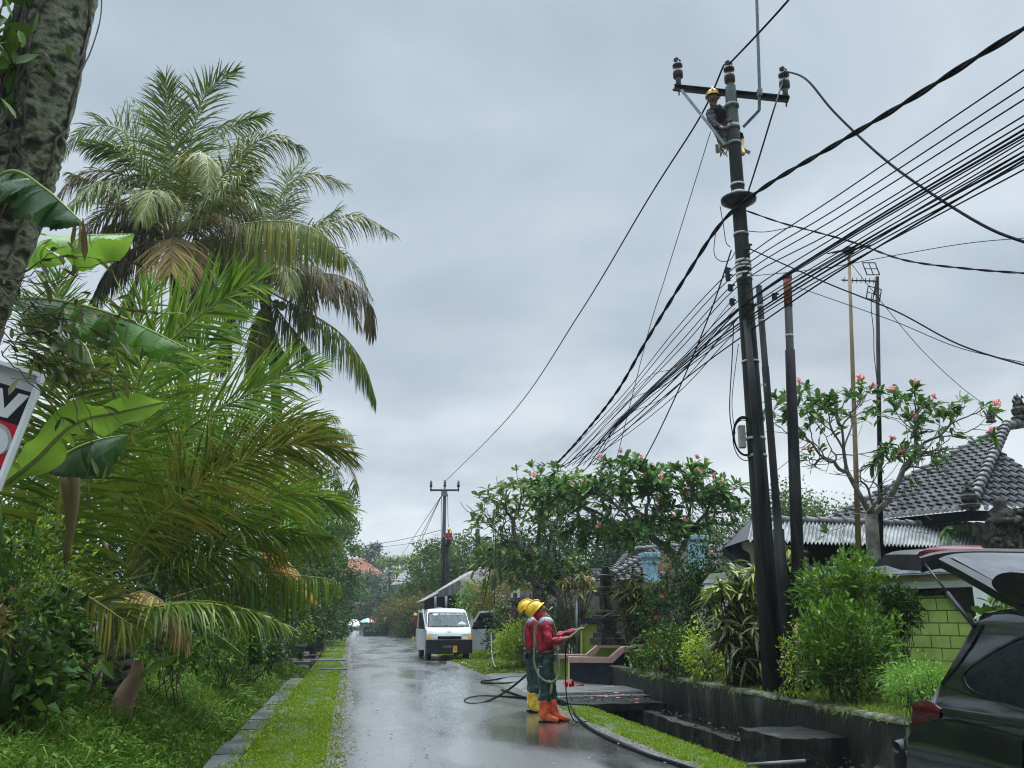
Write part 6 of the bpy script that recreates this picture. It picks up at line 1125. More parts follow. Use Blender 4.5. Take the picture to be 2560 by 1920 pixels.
for y in(1.97,4.23): b.box((0,y,.88),(1.55,.045,.40))
b.build('cargo_bed',M['car_white_shaded'],tk,True,.01)
b=MB(); b.box((0,2.2,.45),(.9,3.8,.16)); b.build('chassis',M['cable'],tk,True)
for x,y in((-.70,.62),(.70,.62),(-.70,3.05),(.70,3.05)): wheel(tk,(x,y,.29),.29,.17,1)
b=MB(); b.tube([(-.3,1.95,1.86),(.5,1.95,1.86)],.018,6); b.box((-.05,2.3,1.05),(.5,.5,.4)); b.tube([(-.6,2.0,1.0),(-.62,2.0,1.6)],.02,6); b.build('cargo_rack',M['galv'],tk,True)
b=MB(); b.box((-.12,2.15,1.80),(.22,.15,.22)); b.build('roof_box',M['conc'],tk,True,.02)
for t_,s_,x_,y_,d_,h_ in TEXTS: text(s_,h_,(W(x_,y_,d=d_)-np.array(t_.location[:]),RGT,UP,-FWD),M['band'],t_,'stencil')
# distant white car
dc=W(883,1574,d=131)
cr2=thing('white_car','small white car driving up the far end of the road','car',(dc[0],dc[1],zr(dc[1])))
prof=[(3.9,.25),(.1,.22),(-.02,.4),(.0,.62),(.12,.78),(.85,.95),(1.5,1.42),(2.2,1.5),(3.1,1.46),(3.85,.98),(3.98,.7),(3.9,.25)]
wf2=lambda z:np.interp(z,[.25,.6,.95,1.45,1.5],[.80,.85,.84,.62,.58])
b=MB(); hull(b,prof,wf2,Sx,.14,4,.03); b.build('body',M['car_white'],cr2,True)
b=MB(); b.grid(np.array([[(wf2(z)*s,y+.14*abs(s)**4-.012,z) for s in(-.9,-.4,0,.4,.9)] for y,z in((.92,.985),(1.48,1.40))])); b.build('windscreen',M['screen'] if False else M['suv_glass'],cr2,True)
b=MB(); b.box((0,-.02,.33),(1.5,.06,.16)); b.build('bumper',M['plastic'],cr2,True)
for sg in(-1,1): b=MB(); b.box((sg*.62,.06,.68),(.32,.1,.14)); b.build('headlight',M['lamp'],cr2,True,.02)
for x,y in((-.74,.75),(.74,.75),(-.74,3.2),(.74,3.2)): wheel(cr2,(x,y,.3),.3,.18,1)
# black car with raised tailgate at the lower right; its near flank is the plane X=3.3
sv=thing('black_car','wet black hatchback at the lower right with its tailgate raised','car',(4.18,2.9,0))
XC=4.18
ww=lambda z:np.interp(z,[.25,.5,.66,.76,.86,.93,.985,1.02,1.08,1.20,1.36,1.48,1.56,1.62],[.78,.84,.868,.886,.880,.874,.890,.872,.842,.81,.755,.70,.65,.58])
def pz(px,py,X=3.31): q=W(px,py,X=X); return q[1],q[2]
tr=[pz(2318,1751,3.30),pz(2347,1708,3.34),pz(2370,1670,3.37),pz(2404,1617,3.42),pz(2436,1567,3.48),pz(2455,1541,3.51),pz(2466,1527,3.53),pz(2505,1519,3.54),pz(2560,1512,3.54)]
st_=[(5.16,.60),(5.20,.72),(5.17,.84)]; ybase=tr[0][0]
stations=[(5.215,.70,.93),(5.19,.80,.965),(5.12,.87,.985),(5.06,.905,1.0),(ybase+.005,.93,1.0)]+[(y,z,1.0) for y,z in tr]+[(3.4,1.585,1),(2.8,1.60,1),(2.2,1.57,1),(1.6,1.40,1),(1.15,1.12,1),(.6,1.0,1),(.1,.92,.98),(-.05,.7,.93)]
G=[]
for y,zt_,k in stations:
    zs=np.minimum([.28,.42,.54,.64,.71,.78,.85,.92,.965,.99,1.02,1.07,1.14,1.22,1.31,1.40,1.47,1.53],zt_-.02*np.linspace(1,.2,18)); row=[(XC-ww(z)*k,y,z) for z in zs]; w=ww(zt_*.995)*k
    row+=[(XC+w*s,y,zt_+.012-.03*abs(s)**6) for s in(-.965,-.8,-.4,0,.4,.8,.965)]; row+=[(XC+ww(z)*k,y,z) for z in zs[::-1]]; G.append(row)
b=MB(); b.grid(np.array(G)); nG=len(G[0]); nv=b.n; b.f.append((np.array([list(range(nG))[::-1]]),0,False)); b.f.append((np.array([list(range(nv-nG,nv))]),0,False)); b.build('body',M['suv'],sv)
def onside(pts,off): # photo points laid on the near flank, off metres proud
    out=[]
    for x,y in pts:
        X=3.30
        for _ in range(6): q=W(x,y,X=X); X=XC-ww(q[2])-off
        out.append(W(x,y,X=X))
    return out
zs=lambda x,y:(2100+x*.3859,1280+y*.3859)
def sidepatch(name,top,bot,off,m,n=14,back=.02,parent=None):
    A=catmull(np.array([(*p,0) for p in top],float),n)[:,:2]; B_=catmull(np.array([(*p,0) for p in bot],float),n)[:,:2]; rows=[]
    for t in np.linspace(0,1,6): rows.append(onside((A*(1-t)+B_*t).tolist(),off))
    b=MB(); b.grid(np.array(rows)); E=np.array([rows[0],[p+V(back,0,0) for p in rows[0]]]); b.grid(E); b.grid(np.array([[p+V(back,0,0) for p in rows[-1]],rows[-1]])); e=np.array([[r[0] for r in rows],[r[0]+V(back,0,0) for r in rows]]); b.grid(e)
    return b.build(name,m,parent or sv)
sidepatch('quarter_window',[zs(795,1062),zs(850,1000),zs(1050,872),zs(1260,785),zs(1400,740)],[zs(797,1066),zs(840,1142),zs(1000,1212),zs(1260,1298),zs(1400,1330)],.006,M['suv_glass'])
sidepatch('window_trim',[zs(780,1056),zs(840,990),zs(1050,858),zs(1260,770),zs(1400,722)],[zs(795,1062),zs(850,1000),zs(1050,872),zs(1260,785),zs(1400,740)],.012,M['suv_trim'])
sidepatch('window_trim',[zs(797,1066),zs(840,1142),zs(1000,1212),zs(1260,1298),zs(1400,1330)],[zs(780,1075),zs(828,1160),zs(1000,1230),zs(1260,1318),zs(1400,1352)],.012,M['suv_trim'])
sidepatch('pillar_trim',[zs(872,742),zs(812,850),zs(742,962),zs(700,1030),zs(648,1112)],[zs(925,730),zs(862,840),zs(782,960),zs(732,1030),zs(668,1105)],.010,M['suv_trim'])
sidepatch('tail_lamp',[zs(468,1260),zs(490,1230),zs(565,1222),zs(650,1276)],[zs(467,1395),zs(500,1385),zs(570,1365),zs(643,1338)],.012,M['red_lens'],back=.05)
sidepatch('belt_groove',[zs(655,1118),zs(760,1150),zs(900,1200),zs(1192,1262),zs(1300,1290)],[zs(655,1126),zs(760,1160),zs(900,1208),zs(1192,1270),zs(1300,1298)],.004,M['suv_trim'])
sidepatch('panel_gap',[zs(492,1395),zs(498,1470),zs(520,1560),zs(560,1700)],[zs(497,1395),zs(503,1470),zs(525,1560),zs(566,1700)],.003,M['cable'])
sidepatch('panel_gap',[zs(643,1275),zs(720,1330),zs(900,1372),zs(1192,1392)],[zs(643,1279),zs(720,1335),zs(900,1377),zs(1192,1397)],.003,M['cable'])
sidepatch('bumper',[zs(437,1472),zs(470,1420),zs(540,1372),zs(650,1352),zs(900,1400),zs(1180,1480)],[zs(430,1700),zs(470,1720),zs(560,1740),zs(700,1740),zs(900,1740),zs(1180,1740)],.03,M['suv'],18,.06)
b=MB(); b.box((XC,4.86,.86),(1.4,.06,.5)); b.build('boot_shade_panel',M['cable'],sv)  # solid black block painted as the shade inside the boot
# raised tailgate
hy,hz=4.30,1.60; gx0,gx1=3.47,4.89
pf=[(hy-.10,hz-.02),(hy+.02,hz+.05),(hy+.16,hz+.085),(hy+.30,hz+.135),(hy+.52,hz+.22),(hy+.74,hz+.30)]
xs_=np.linspace(0,1,15)
def gsurf(pf,dz=0,sweep=.10):
    return np.array([[(gx0+(gx1-gx0)*s+(.10*(k/(len(pf)-1)))*(1 if s<.5 else -1)*(abs(s-.5)*2)**3*.6, y-sweep*(abs(s-.5)*2)**3*(.2+.8*k/(len(pf)-1)), z+dz-.05*(abs(s-.5)*2)**4) for s in xs_] for k,(y,z) in enumerate(pf)])
tg=MB(); tg.grid(gsurf(pf)[::-1]); tg.grid(gsurf(pf,-.05)); A,B_=gsurf(pf),gsurf(pf,-.05)
for q in(0,-1): tg.grid(np.array([A[:,q],B_[:,q]]) if q==0 else np.array([B_[:,q],A[:,q]]))
tg.grid(np.array([A[-1],B_[-1]])); tg.grid(np.array([B_[0],A[0]])); tgo=tg.build('tailgate',M['suv'],sv)
pg=[(hy+.20,hz+.10),(hy+.30,hz+.135),(hy+.52,hz+.22),(hy+.70,hz+.286)]; Gq=gsurf(pg,.006)[:,1:-1]; b=MB(); b.grid(Gq[::-1]); b.build('rear_window',M['gate_glass'],tgo)
# roof spoiler: the dark flared piece over the hinge
sp0=[(hy-.42,hz-.03,0),(hy-.33,hz+.05,0),(hy-.2,hz+.115,0),(hy-.05,hz+.16,0),(hy+.10,hz+.165,0),(hy+.18,hz+.13,0),(hy+.17,hz+.085,0),(hy+.08,hz+.035,0),(hy-.08,hz-.015,0),(hy-.24,hz-.045,0),(hy-.42,hz-.03,0)]
sp1=catmull(np.array(sp0),44)
b=MB(); A=np.array([[(4.18+(gx0-.02-4.18)*q*(1-.04*(abs(q)>.97)),y-.05*abs(q)**4,z-.03*abs(q)**4) for q in (1,.985,.9,.6,.3,0,-.3,-.6,-.9,-.985,-1)] for y,z,_ in sp1]); b.grid(A); b.addl(A[:,0],[list(range(44))]); b.addl(A[:,-1],[list(range(44))[::-1]]); b.build('roof_spoiler',M['suv_trim'],tgo)
# lower half of the gate: lamp bar and inner lip
b=MB(); lp=[(hy+.76,hz+.31),(hy+.84,hz+.335),(hy+1.08,hz+.35),(hy+1.3,hz+.36),(hy+1.5,hz+.30)]; A=gsurf(lp,0,.16); B_=gsurf([(y,z-t) for (y,z),t in zip(lp,(.09,.10,.10,.07,.012))],0,.16); b.grid(A[::-1]); b.grid(B_); b.grid(np.array([A[-1],B_[-1]])); b.grid(np.array([B_[0],A[0]])); b.grid(np.array([A[:,0],B_[:,0]])); b.grid(np.array([B_[:,-1],A[:,-1]])); b.build('lower_panel',M['plastic'],tgo)
b=MB(); lp=[(hy+.80,hz+.325),(hy+.83,hz+.352),(hy+.90,hz+.357),(hy+.94,hz+.335)]; A=gsurf(lp,0,.16)[:,:6]; b.grid(A[::-1]); b.addl(A[:,0],[[0,1,2,3]]); b.build('light_bar',mat('light_bar_lens',[(.10,.004,.008),(.15,.006,.012)],5,.2,coat=.4),tgo)
b=MB(); b.lathe([(.02,0),(.045,.01),(.04,.04),(.0,.05)],(4.05,hy+.26,hz+.115),12); b.tube([(4.05,hy+.26,hz+.155),(4.32,hy+.33,hz+.19),(4.62,hy+.40,hz+.195)],[.022,.018,.01],6); b.tube([(4.15,hy+.30,hz+.165),(4.72,hy+.45,hz+.205)],.012,5); b.build('wiper',M['plastic'],tgo)
s0=W(*zs(543,328),X=3.50); s1=W(*zs(872,742),X=3.46); m_=lerp(s0,s1,.5)
b=MB(); b.tube([s0,m_],.007,8); b.tube([m_,s1],.014,8); b.ball(s0,.014); b.build('gas_strut',M['plastic'],sv)
for y in(4.15,.95): wheel(sv,(3.42-4.18,y-2.9,.32),.32,.2,1)
# ------------------------------------------------------------------ people
M['skin']=mat('tanned_skin',[(.16,.085,.055),(.22,.125,.085)],8,.5)
M['red_cloth']=mat('wet_red_jacket',[(.08,.006,.010),(.21,.007,.018),(.34,.012,.028),(.24,.03,.035)],9,.5,1.0,bscale=11)
M['dark_red']=mat('soaked_dark_red_jacket',[(.06,.012,.015),(.12,.02,.025)],7,.5,.4,bscale=16)
M['grey_cloth']=mat('grey_yoke',[(.20,.21,.21),(.28,.29,.29)],7,.6,.3)
M['green_trouser']=mat('wet_green_trousers',[(.008,.022,.020),(.025,.05,.045)],6,.35,1.4,bscale=10)
M['helmet']=mat('yellow_helmet',[(.42,.25,.02),(.62,.36,.018),(.70,.44,.025)],9,.4,coat=.15)
M['orange_boot']=mat('orange_rubber',[(.22,.04,.015),(.48,.07,.02),(.58,.12,.04)],11,.32,.2)
M['yellow_boot']=mat('yellow_rubber',[(.28,.18,.03),(.55,.36,.03),(.62,.43,.06)],11,.32,.2)
M['hood']=mat('red_hood',[(.26,.008,.02),(.36,.015,.03)],9,.7,.4)
M['black_cloth']=mat('black_cloth',[(.008,.008,.010),(.022,.02,.024)],8,.7,.5,bscale=20)
M['webbing']=mat('olive_webbing',[(.10,.10,.05),(.18,.17,.09)],20,.7,.3)
FOLDS=bpy.data.textures.new('cloth_folds','CLOUDS'); FOLDS.noise_scale=.085; FOLDS.noise_depth=3
def skin(name,Vv,E,m,parent,sub=2):
    me=bpy.data.meshes.new(name); me.from_pydata([tuple(map(float,v[0])) for v in Vv],E,[]); o=bpy.data.objects.new(name,me); COL.objects.link(o); attach(o,parent,True)
    md=o.modifiers.new('skin','SKIN'); md.use_smooth_shade=True
    for i,v in enumerate(Vv):
        r=v[1] if isinstance(v[1],tuple) else (v[1],v[1]); s=me.skin_vertices[0].data[i]; s.radius=r; s.use_root=(i==0)
    sd=o.modifiers.new('sub','SUBSURF'); sd.levels=sub; sd.render_levels=sub; me.materials.append(m)
    if name in('jacket','trousers'):
        sd.levels=sd.render_levels=3; dm=o.modifiers.new('folds','DISPLACE'); dm.texture=FOLDS; dm.strength=.06; dm.mid_level=.5; dm.texture_coords='LOCAL'
    return o
def rotx(p,c,a): # pitch about x through c
    p=np.array(p,float)-c; ca,sa=math.cos(a),math.sin(a); return np.array((p[0],p[1]*ca-p[2]*sa,p[1]*sa+p[2]*ca))+c
def rotz(p,c,a):
    p=np.array(p,float)-c; ca,sa=math.cos(a),math.sin(a); return np.array((p[0]*ca-p[1]*sa,p[0]*sa+p[1]*ca,p[2]))+c
def person(lab,loc,rz,J,jacket,trouser,boot,hood=None,head=(0,0),yoke=True,cig=False,harness=True,glove=None,group=None,fdet=True,helm=True):
    t=thing('person',lab,'person',loc,group,rz); J={k:np.array(v,float) for k,v in J.items()}
    nk=J['neck']; hp,hy=head
    H=lambda x,y,z:rotz(rotx(nk+V(x,y,z),nk,hp),nk,hy)
    # body: one continuous figure, head, hands and all
    Vv=[(J['pelvis'],(.13,.10)),(J['waist'],(.125,.095)),(J['chest'],(.15,.11)),(nk,.058),(H(0,.012,.075),.062),(H(0,.012,.15),(.092,.108)),(H(0,.005,.215),(.085,.10)),(H(0,.072,.085),.054),(H(0,.112,.135),.02)]
    E=[(0,1),(1,2),(2,3),(3,4),(4,5),(5,6),(4,7),(5,8)]
    def add(p,r,par): Vv.append((p,r)); E.append((par,len(Vv)-1)); return len(Vv)-1
    for s in'lr':
        a=add(J['sh'+s],.052,2); a=add(J['el'+s],.040,a); w=add(J['wr'+s],.027,a)
        d=nrm(J['wr'+s]-J['el'+s]); up=J.get('palm'+s,UP); side=nrm(np.cross(d,up)); pal=add(J['wr'+s]+d*.06,(.036,.018),w)
        for k,(o,l) in enumerate(((-.033,.068),(-.011,.08),(.011,.075),(.033,.058))):
            q=J['wr'+s]+d*.095+side*o; c=add(q,.0095,pal); c=add(q+d*l*.45+up*.008,.0088,c); c=add(q+d*l*.75+up*.03,.008,c); add(q+d*l*.8+up*.052,.007,c)
        th=add(J['wr'+s]+d*.045-side*.04,.011,pal); th=add(J['wr'+s]+d*.075-side*.056+up*.012,.0095,th); add(J['wr'+s]+d*.10-side*.052+up*.03,.008,th)
        a=add(J['hip'+s],.082,0); a=add(J['kn'+s],.055,a); a=add(J['an'+s],.036,a); add(J['toe'+s],.032,a)
    skin('body',Vv,E,M['skin'],t)
    wd_=nrm(J['pelvis']-J['waist']); jk=[(J['pelvis']+wd_*.06,(.178,.152)),(J['waist']+wd_*.04,(.165,.140)),(J['chest'],(.196,.160)),(lerp(J['chest'],nk,.72),(.13,.115)),(nk+V(0,0,.02),.075)]; je=[(0,1),(1,2),(2,3),(3,4)]
    for s in'lr':
        jk+= [(J['sh'+s],.088),(lerp(J['sh'+s],J['el'+s],.5),.080),(J['el'+s],.072),(lerp(J['el'+s],J['wr'+s],.5),.052),(lerp(J['el'+s],J['wr'+s],.93),.043)]; n=len(jk); je+=[(2,n-5),(n-5,n-4),(n-4,n-3),(n-3,n-2),(n-2,n-1)]
    skin('jacket',jk,je,jacket,t)
    tr=[(lerp(J['pelvis'],J['waist'],.7),(.165,.14))]; te=[]
    for s in'lr':
        tr+=[(J['hip'+s]+V(0,0,-.04),(.115,.12)),(lerp(J['hip'+s],J['kn'+s],.55),.108),(J['kn'+s],.094),(lerp(J['kn'+s],J['an'+s],.35),.098),(lerp(J['kn'+s],J['an'+s],.52),.088)]; n=len(tr); te+=[(0,n-5),(n-5,n-4),(n-4,n-3),(n-3,n-2),(n-2,n-1)]
    skin('trousers',tr,te,trouser,t)
    for s in'lr':
        an,toe,kn=J['an'+s],J['toe'+s],J['kn'+s]; d=nrm((toe-an)*V(1,1,0) if abs((toe-an)[2])<.5*np.linalg.norm(toe-an) else toe-an)
        bt=[(lerp(kn,an,.34),.092),(lerp(kn,an,.60),.086),(lerp(kn,an,.85),.072),(an+V(0,0,.02),(.066,.066)),(lerp(an,toe,.5)+V(0,0,.004),(.058,.05)),(toe+d*.015+V(0,0,.006),(.058,.046)),(toe+d*.06,(.044,.034)),(an-d*.035+V(0,0,-.03),(.054,.045))]; o=skin('boot',bt,[(i,i+1) for i in range(6)]+[(3,7)],boot,t)
        b=MB(); hl=an-d*.065; sd_=nrm(np.cross(d,UP)); zz=min(an[2],toe[2])-.062 if an[2]<.3 else None
        if zz is not None:
            b.prism([np.array((*(hl+sd_*.03)[:2],.002)),np.array((*(hl-sd_*.03)[:2],.002)),np.array((*(toe-sd_*.038)[:2],.002)),np.array((*(toe+d*.075)[:2],.002)),np.array((*(toe+sd_*.038)[:2],.002))][::-1],(0,0,.03)); b.build('sole',M['cable'],o)
    if helm:
        b=MB(); hc=H(0,-.035,.215); ax=nrm(H(0,-.2,1)-H(0,0,0)); fw=nrm(H(0,1,.2)-H(0,0,0)); rt=np.cross(fw,ax); A=[rt,fw,ax]
        th=np.linspace(0,PI/2,9); ph=np.linspace(0,2*PI,29); b.grid(np.array([[hc+rt*(.120*math.cos(q)*math.cos(p))+fw*(.138*math.cos(q)*math.sin(p))+ax*(.128*math.sin(q)) for p in ph] for q in th]))
        G=[]
        for r0,dz in((1.0,.0),(1.12,-.012),(1.13,-.020),(1.0,-.012)):
            G.append([hc+rt*(.122*r0*math.cos(p))+fw*((.140*r0+(.018*max(0,math.sin(p))**2 if r0>1.05 else 0))*math.sin(p))+ax*(dz-.012*max(0,math.sin(p))*(r0>1.05)) for p in ph])
        b.grid(np.array(G)); b.tube([hc+fw*.15*math.cos(q)+ax*(.138*math.sin(q)+.004) for q in np.linspace(.25,PI-.25,14)],.014,6); he=b.build('helmet',M['helmet'],t,True)
        b=MB(); c=hc+fw*.12+ax*.085
        b.tube([hc-rt*.128+fw*.04+ax*.05,hc-rt*.128-fw*.04+ax*.05],.006,5); b.tube([hc-rt*.126+fw*.02+ax*.06,hc-rt*.13+ax*.03],.006,5); b.build('helmet_mark',M['plastic'],he)
    if hood:
        skin('hood',[(nk+V(0,-.01,-.06),.125),(nk+V(0,-.01,.02),.095),(H(0,-.035,.09),.095),(H(0,-.045,.16),(.102,.088)),(H(0,-.04,.21),.09)],[(0,1),(1,2),(2,3),(3,4)],hood,t)
    b=MB()
    for s in(-1,1): b.ball(H(s*.034,.083,.155),.011,0,8,6)
    b.build('eye',M['plastic'],t,True) if False else None
    for s in(-1,1):
        b=MB(); b.ball(H(s*.032,.092,.160),.011,0,8,6); b.build('eye',M['cable'],t,True)
    b=MB(); b.ball(H(0,.112,.088),(.022,.008,.006),0,8,5); b.build('mouth',mat('lips',[(.16,.05,.045)],1,.5),t,True)
    if not hood:
        for s in(-1,1): b=MB(); b.ball(H(s*.082,.0,.145),(.012,.02,.032),0,8,6); b.build('ear',M['skin'],t,True)
    if cig: b=MB(); b.tube([H(.01,.115,.088),H(.03,.20,.092)],.0055,6); b.build('cigarette',M['white'],t,True)
    if yoke:
        for s in'lr':
            o=J['sh'+s]; b=MB(); q=nrm(o-J['chest']); b.ball(lerp(o,nk,.28)+V(0,0,.012),(.105,.118,.082),0,12,9); b.build('grey_yoke',M['grey_cloth'],t,True)
    if harness:
        for s,sg in(('l',-1),('r',1)):
            sh=lerp(J['sh'+s],nk,.5)+V(0,0,.07); w=J['waist']
            b=MB(); b.tube(catmull([w+V(sg*.10,-.14,-.06),J['chest']+V(sg*.10,-.155,.02),sh+V(0,-.04,.01),sh+V(0,.06,.0),J['chest']+V(sg*.09,.155,.0),w+V(sg*.10,.15,-.08)],26),.014,6); b.build('harness_strap',M['webbing'],t,True)
    return t
ST=dict(pelvis=(0,0,.95),waist=(0,.0,1.10),chest=(0,.0,1.30),neck=(0,.01,1.47),shl=(-.17,0,1.41),shr=(.17,0,1.41),ell=(-.23,-.03,1.14),elr=(.23,-.03,1.14),wrl=(-.22,.12,.93),wrr=(.22,.12,.93),hipl=(-.09,0,.92),hipr=(.09,0,.92),knl=(-.10,.02,.50),knr=(.10,.02,.50),anl=(-.10,-.02,.085),anr=(.10,-.02,.085),toel=(-.11,.14,.04),toer=(.11,.14,.04))
FACE=math.atan2(-RGT[0],RGT[1]) # facing the photo's right: local +y -> RGT
A_=W(1366,1806,z=0)
J=dict(ST); J.update(ell=(-.25,.10,1.20),wrl=(-.16,.50,1.32),elr=(.24,.04,1.15),wrr=(.10,.28,1.20),palml=V(0,0,1),palmr=V(0,0,1),knl=(-.10,.07,.50),anl=(-.10,.10,.085),toel=(-.10,.27,.04),knr=(.10,.0,.50),anr=(.10,-.05,.085),toer=(.11,.12,.04))
J['palml']=nrm(V(.2,-.2,1)); J['palmr']=nrm(V(-.3,0,1))
pA=person('worker in red jacket and orange boots looking up, nearest the camera',A_,FACE,J,M['red_cloth'],M['green_trouser'],M['orange_boot'],M['hood'],(R(38),0),True,True)
# work rope loops, tools and cable in his hands
b=MB(); b.tube(catmull([(-.05,-.16,1.38),(.02,-.17,1.1),(.05,-.17,.85),(.16,-.10,.66),(.22,.05,.58),(.21,.17,.66),(.18,.19,.85),(.15,.17,.98)],34),.018,7); b.tube(catmull([(.2,.02,.60),(.21,.07,.57),(.22,.06,.42)],8),.022,6); b.build('rope_loop',M['webbing'],pA,True)
b=MB(); b.tube(catmull([(.20,.14,1.1),(.20,.17,.95),(.19,.18,.78)],8),.012,5); b.tube([(.21,-.12,.78),(.21,-.12,.55)],.012,5); b.tube([(.21,-.05,.80),(.21,-.12,.80)],.01,5); b.build('tool',M['galv'],pA,True)
b=MB(); b.tube(catmull([(.10,.36,1.21),(-.02,.44,1.27),(-.10,.52,1.33),(-.16,.62,1.36)],10),.011,6); b.build('handheld_cable',mat('green_cable',[(.05,.14,.06)],1,.4),pA,True)
b=MB(); b.tube(catmull([(.08,.34,1.19),(.04,.30,1.0),(.05,.29,.6),(.06,.32,.25),(.05,.42,.02),(.0,.6,.012)],20),.009,6); b.build('hanging_cable',M['cable'],pA,True)
B0=W(1332,1782,z=0)
J=dict(ST); J.update(ell=(-.20,.14,1.14),wrl=(-.10,.34,1.10),elr=(.22,.06,1.13),wrr=(.12,.30,1.05)); J['palml']=UP; J['palmr']=UP
pB=person('worker in red and grey jacket with yellow boots, half hidden behind the first',B0,FACE+.15,J,mat('bright_red_jacket',[(.12,.006,.012),(.28,.008,.02),(.40,.014,.035)],9,.5,.4),M['green_trouser'],M['yellow_boot'],None,(R(20),R(-25)),True)
b=MB(); b.tube([(.12,.30,1.05),(.02,.75,1.28)],.016,6); b.build('tool_handle',M['galv'],pB,True)
for P_ in (pA,pB):
    b=MB(); a=np.linspace(0,2*PI,25); b.tube([(.150*math.cos(t),.135*math.sin(t),1.0+.01*math.sin(3*t)) for t in a],.020,6,cap=False); bl=b.build('work_belt',M['webbing'],P_,True)
    for x,y in((.15,-.04),(-.14,-.05),(.10,-.11)): b=MB(); b.box((x,y,.93),(.07,.07,.15),.4); b.build('pouch',M['black_cloth'],bl,bevel=.012)
    for s in(-1,1): b=MB(); b.tube([(s*.07,.0,.70+.0),(s*.07,.0,.70)],.001,4) if False else b.box((s*.115,.10,.78),(.05,.03,.14),0); b.build('thigh_pocket',M['green_trouser'],P_,True,.01)
# man by the truck, seen from behind
C0=W(1037,1592,d=60); C0=np.array((C0[0],C0[1],zr(C0[1])))
J=dict(ST); J['palml']=UP; J['palmr']=UP
person('worker in soaked dark red jacket and yellow boots walking behind the truck',C0,R(10),J,M['dark_red'],M['black_cloth'],M['yellow_boot'],None,(R(-5),0),False,harness=False)
# man in red high on the second pole
D0=W(1122,1352,d=60.6); o=np.array((D0[0],D0[1],D0[2]-.95))
J=dict(ST); J.update(pelvis=(0,-.1,.95),wrl=(-.25,.22,1.25),wrr=(.02,.25,1.35),ell=(-.26,.05,1.15),elr=(.24,.08,1.15),knl=(-.12,.26,.62),knr=(.12,.26,.66),anl=(-.10,.18,.22),anr=(.10,.18,.26),toel=(-.10,.32,.20),toer=(.10,.32,.24),hipl=(-.09,-.08,.92),hipr=(.09,-.08,.92)); J['palml']=UP; J['palmr']=UP
person('lineman in red clinging to the pole behind the truck',o,R(25),J,M['red_cloth'],M['black_cloth'],M['black_cloth'],None,(0,0),False,harness=False)
# lineman at the top of the tall pole: leans out left of it, boot showing right of it
E0,_=onpole(330); E0=E0+FWD*.30-RGT*.16
F3=lambda px,py,d: (lambda q: V((q-E0)@RGT,(q-E0)@FWD,(q-E0)[2]))(W(px,py,d=d))
J=dict(pelvis=F3(1806,325,14.15),waist=F3(1797,300,14.04),chest=F3(1790,284,13.95),neck=F3(1784,268,13.9),shl=F3(1776,282,13.9),shr=F3(1818,274,14.02),ell=F3(1783,312,13.7),wrl=F3(1803,318,13.52),elr=F3(1838,292,13.9),wrr=F3(1826,300,13.62),hipl=F3(1804,328,14.1),hipr=F3(1822,330,14.1),knl=F3(1806,352,13.88),anl=F3(1826,372,14.1),toel=F3(1830,380,14.0),knr=F3(1846,338,14.05),anr=F3(1852,368,13.95),toer=F3(1856,384,13.8),palml=V(0,0,1),palmr=V(0,0,1))
for k in list(J):
    if k in('hipr','hipl'): pass
M['yellow_shin']=M['yellow_boot']
pE=person('lineman in dark clothes and yellow helmet leaning out from the top of the tall pole',E0,math.atan2(-RGT[1],RGT[0])*-1.0 if False else -YAW,J,M['black_cloth'],M['black_cloth'],M['yellow_boot'],None,(R(-14),R(165)),False,harness=False)
b=MB(); rg=np.random.default_rng(6)
for k in range(7): x=F3(1797+k*2.5,346,13.75); b.tube(catmull([x,x+V(rg.uniform(-.04,.05),0,-.16),x+V(rg.uniform(-.05,.06),0,-rg.uniform(.22,.38))],7),.010,5)
b.box(F3(1793,372,13.75),(.05,.03,.16),.3); b.build('tool_belt',M['webbing'],pE,True)
b=MB(); b.box(F3(1866,378,13.85),(.14,.03,.05),.0,0,[nrm(V(.9,0,-.5)),V(0,1,0),nrm(V(.5,0,.9))]); b.build('strap_end',M['webbing'],pE,True)
# hoses and cables on the road
def gcable(pts,r,lab,mt='cable',name='hose'):
    P=[W(x,y,z=zz) for x,y,zz in pts]; C=catmull(P,90); b=MB(); b.tube(C,r,8); return tag(b.build(name,M[mt]),lab,'hose')
gcable([(1255,1725,.02),(1290,1736,.02),(1330,1748,.02),(1390,1752,.02),(1420,1758,.02),(1440,1790,.02),(1480,1824,.02),(1540,1855,.02),(1620,1888,.02),(1700,1912,.02),(1790,1945,.02)],.021,'long black hose curving along the right edge of the road','cable')
gcable([(1400,1752,.02),(1330,1745,.022),(1240,1741,.022),(1195,1741,.022),(1168,1747,.022),(1162,1755,.022),(1180,1760,.022),(1210,1756,.022),(1250,1738,.10),(1290,1710,.28),(1322,1682,.55)],.020,'black hose looped on the road and rising to the hand of the rear worker')
gcable([(1320,1692,.03),(1270,1694,.03),(1230,1700,.03),(1206,1703,.03),(1208,1707,.03),(1250,1708,.03),(1300,1705,.03)],.018,'thin black cable loop lying farther up the road')
gcable([(1150,1660,.02),(1160,1656,.03),(1172,1664,.02),(1190,1668,.02),(1210,1667,.02)],.018,'pale cable end on the ground by the front wheel of the truck','band')
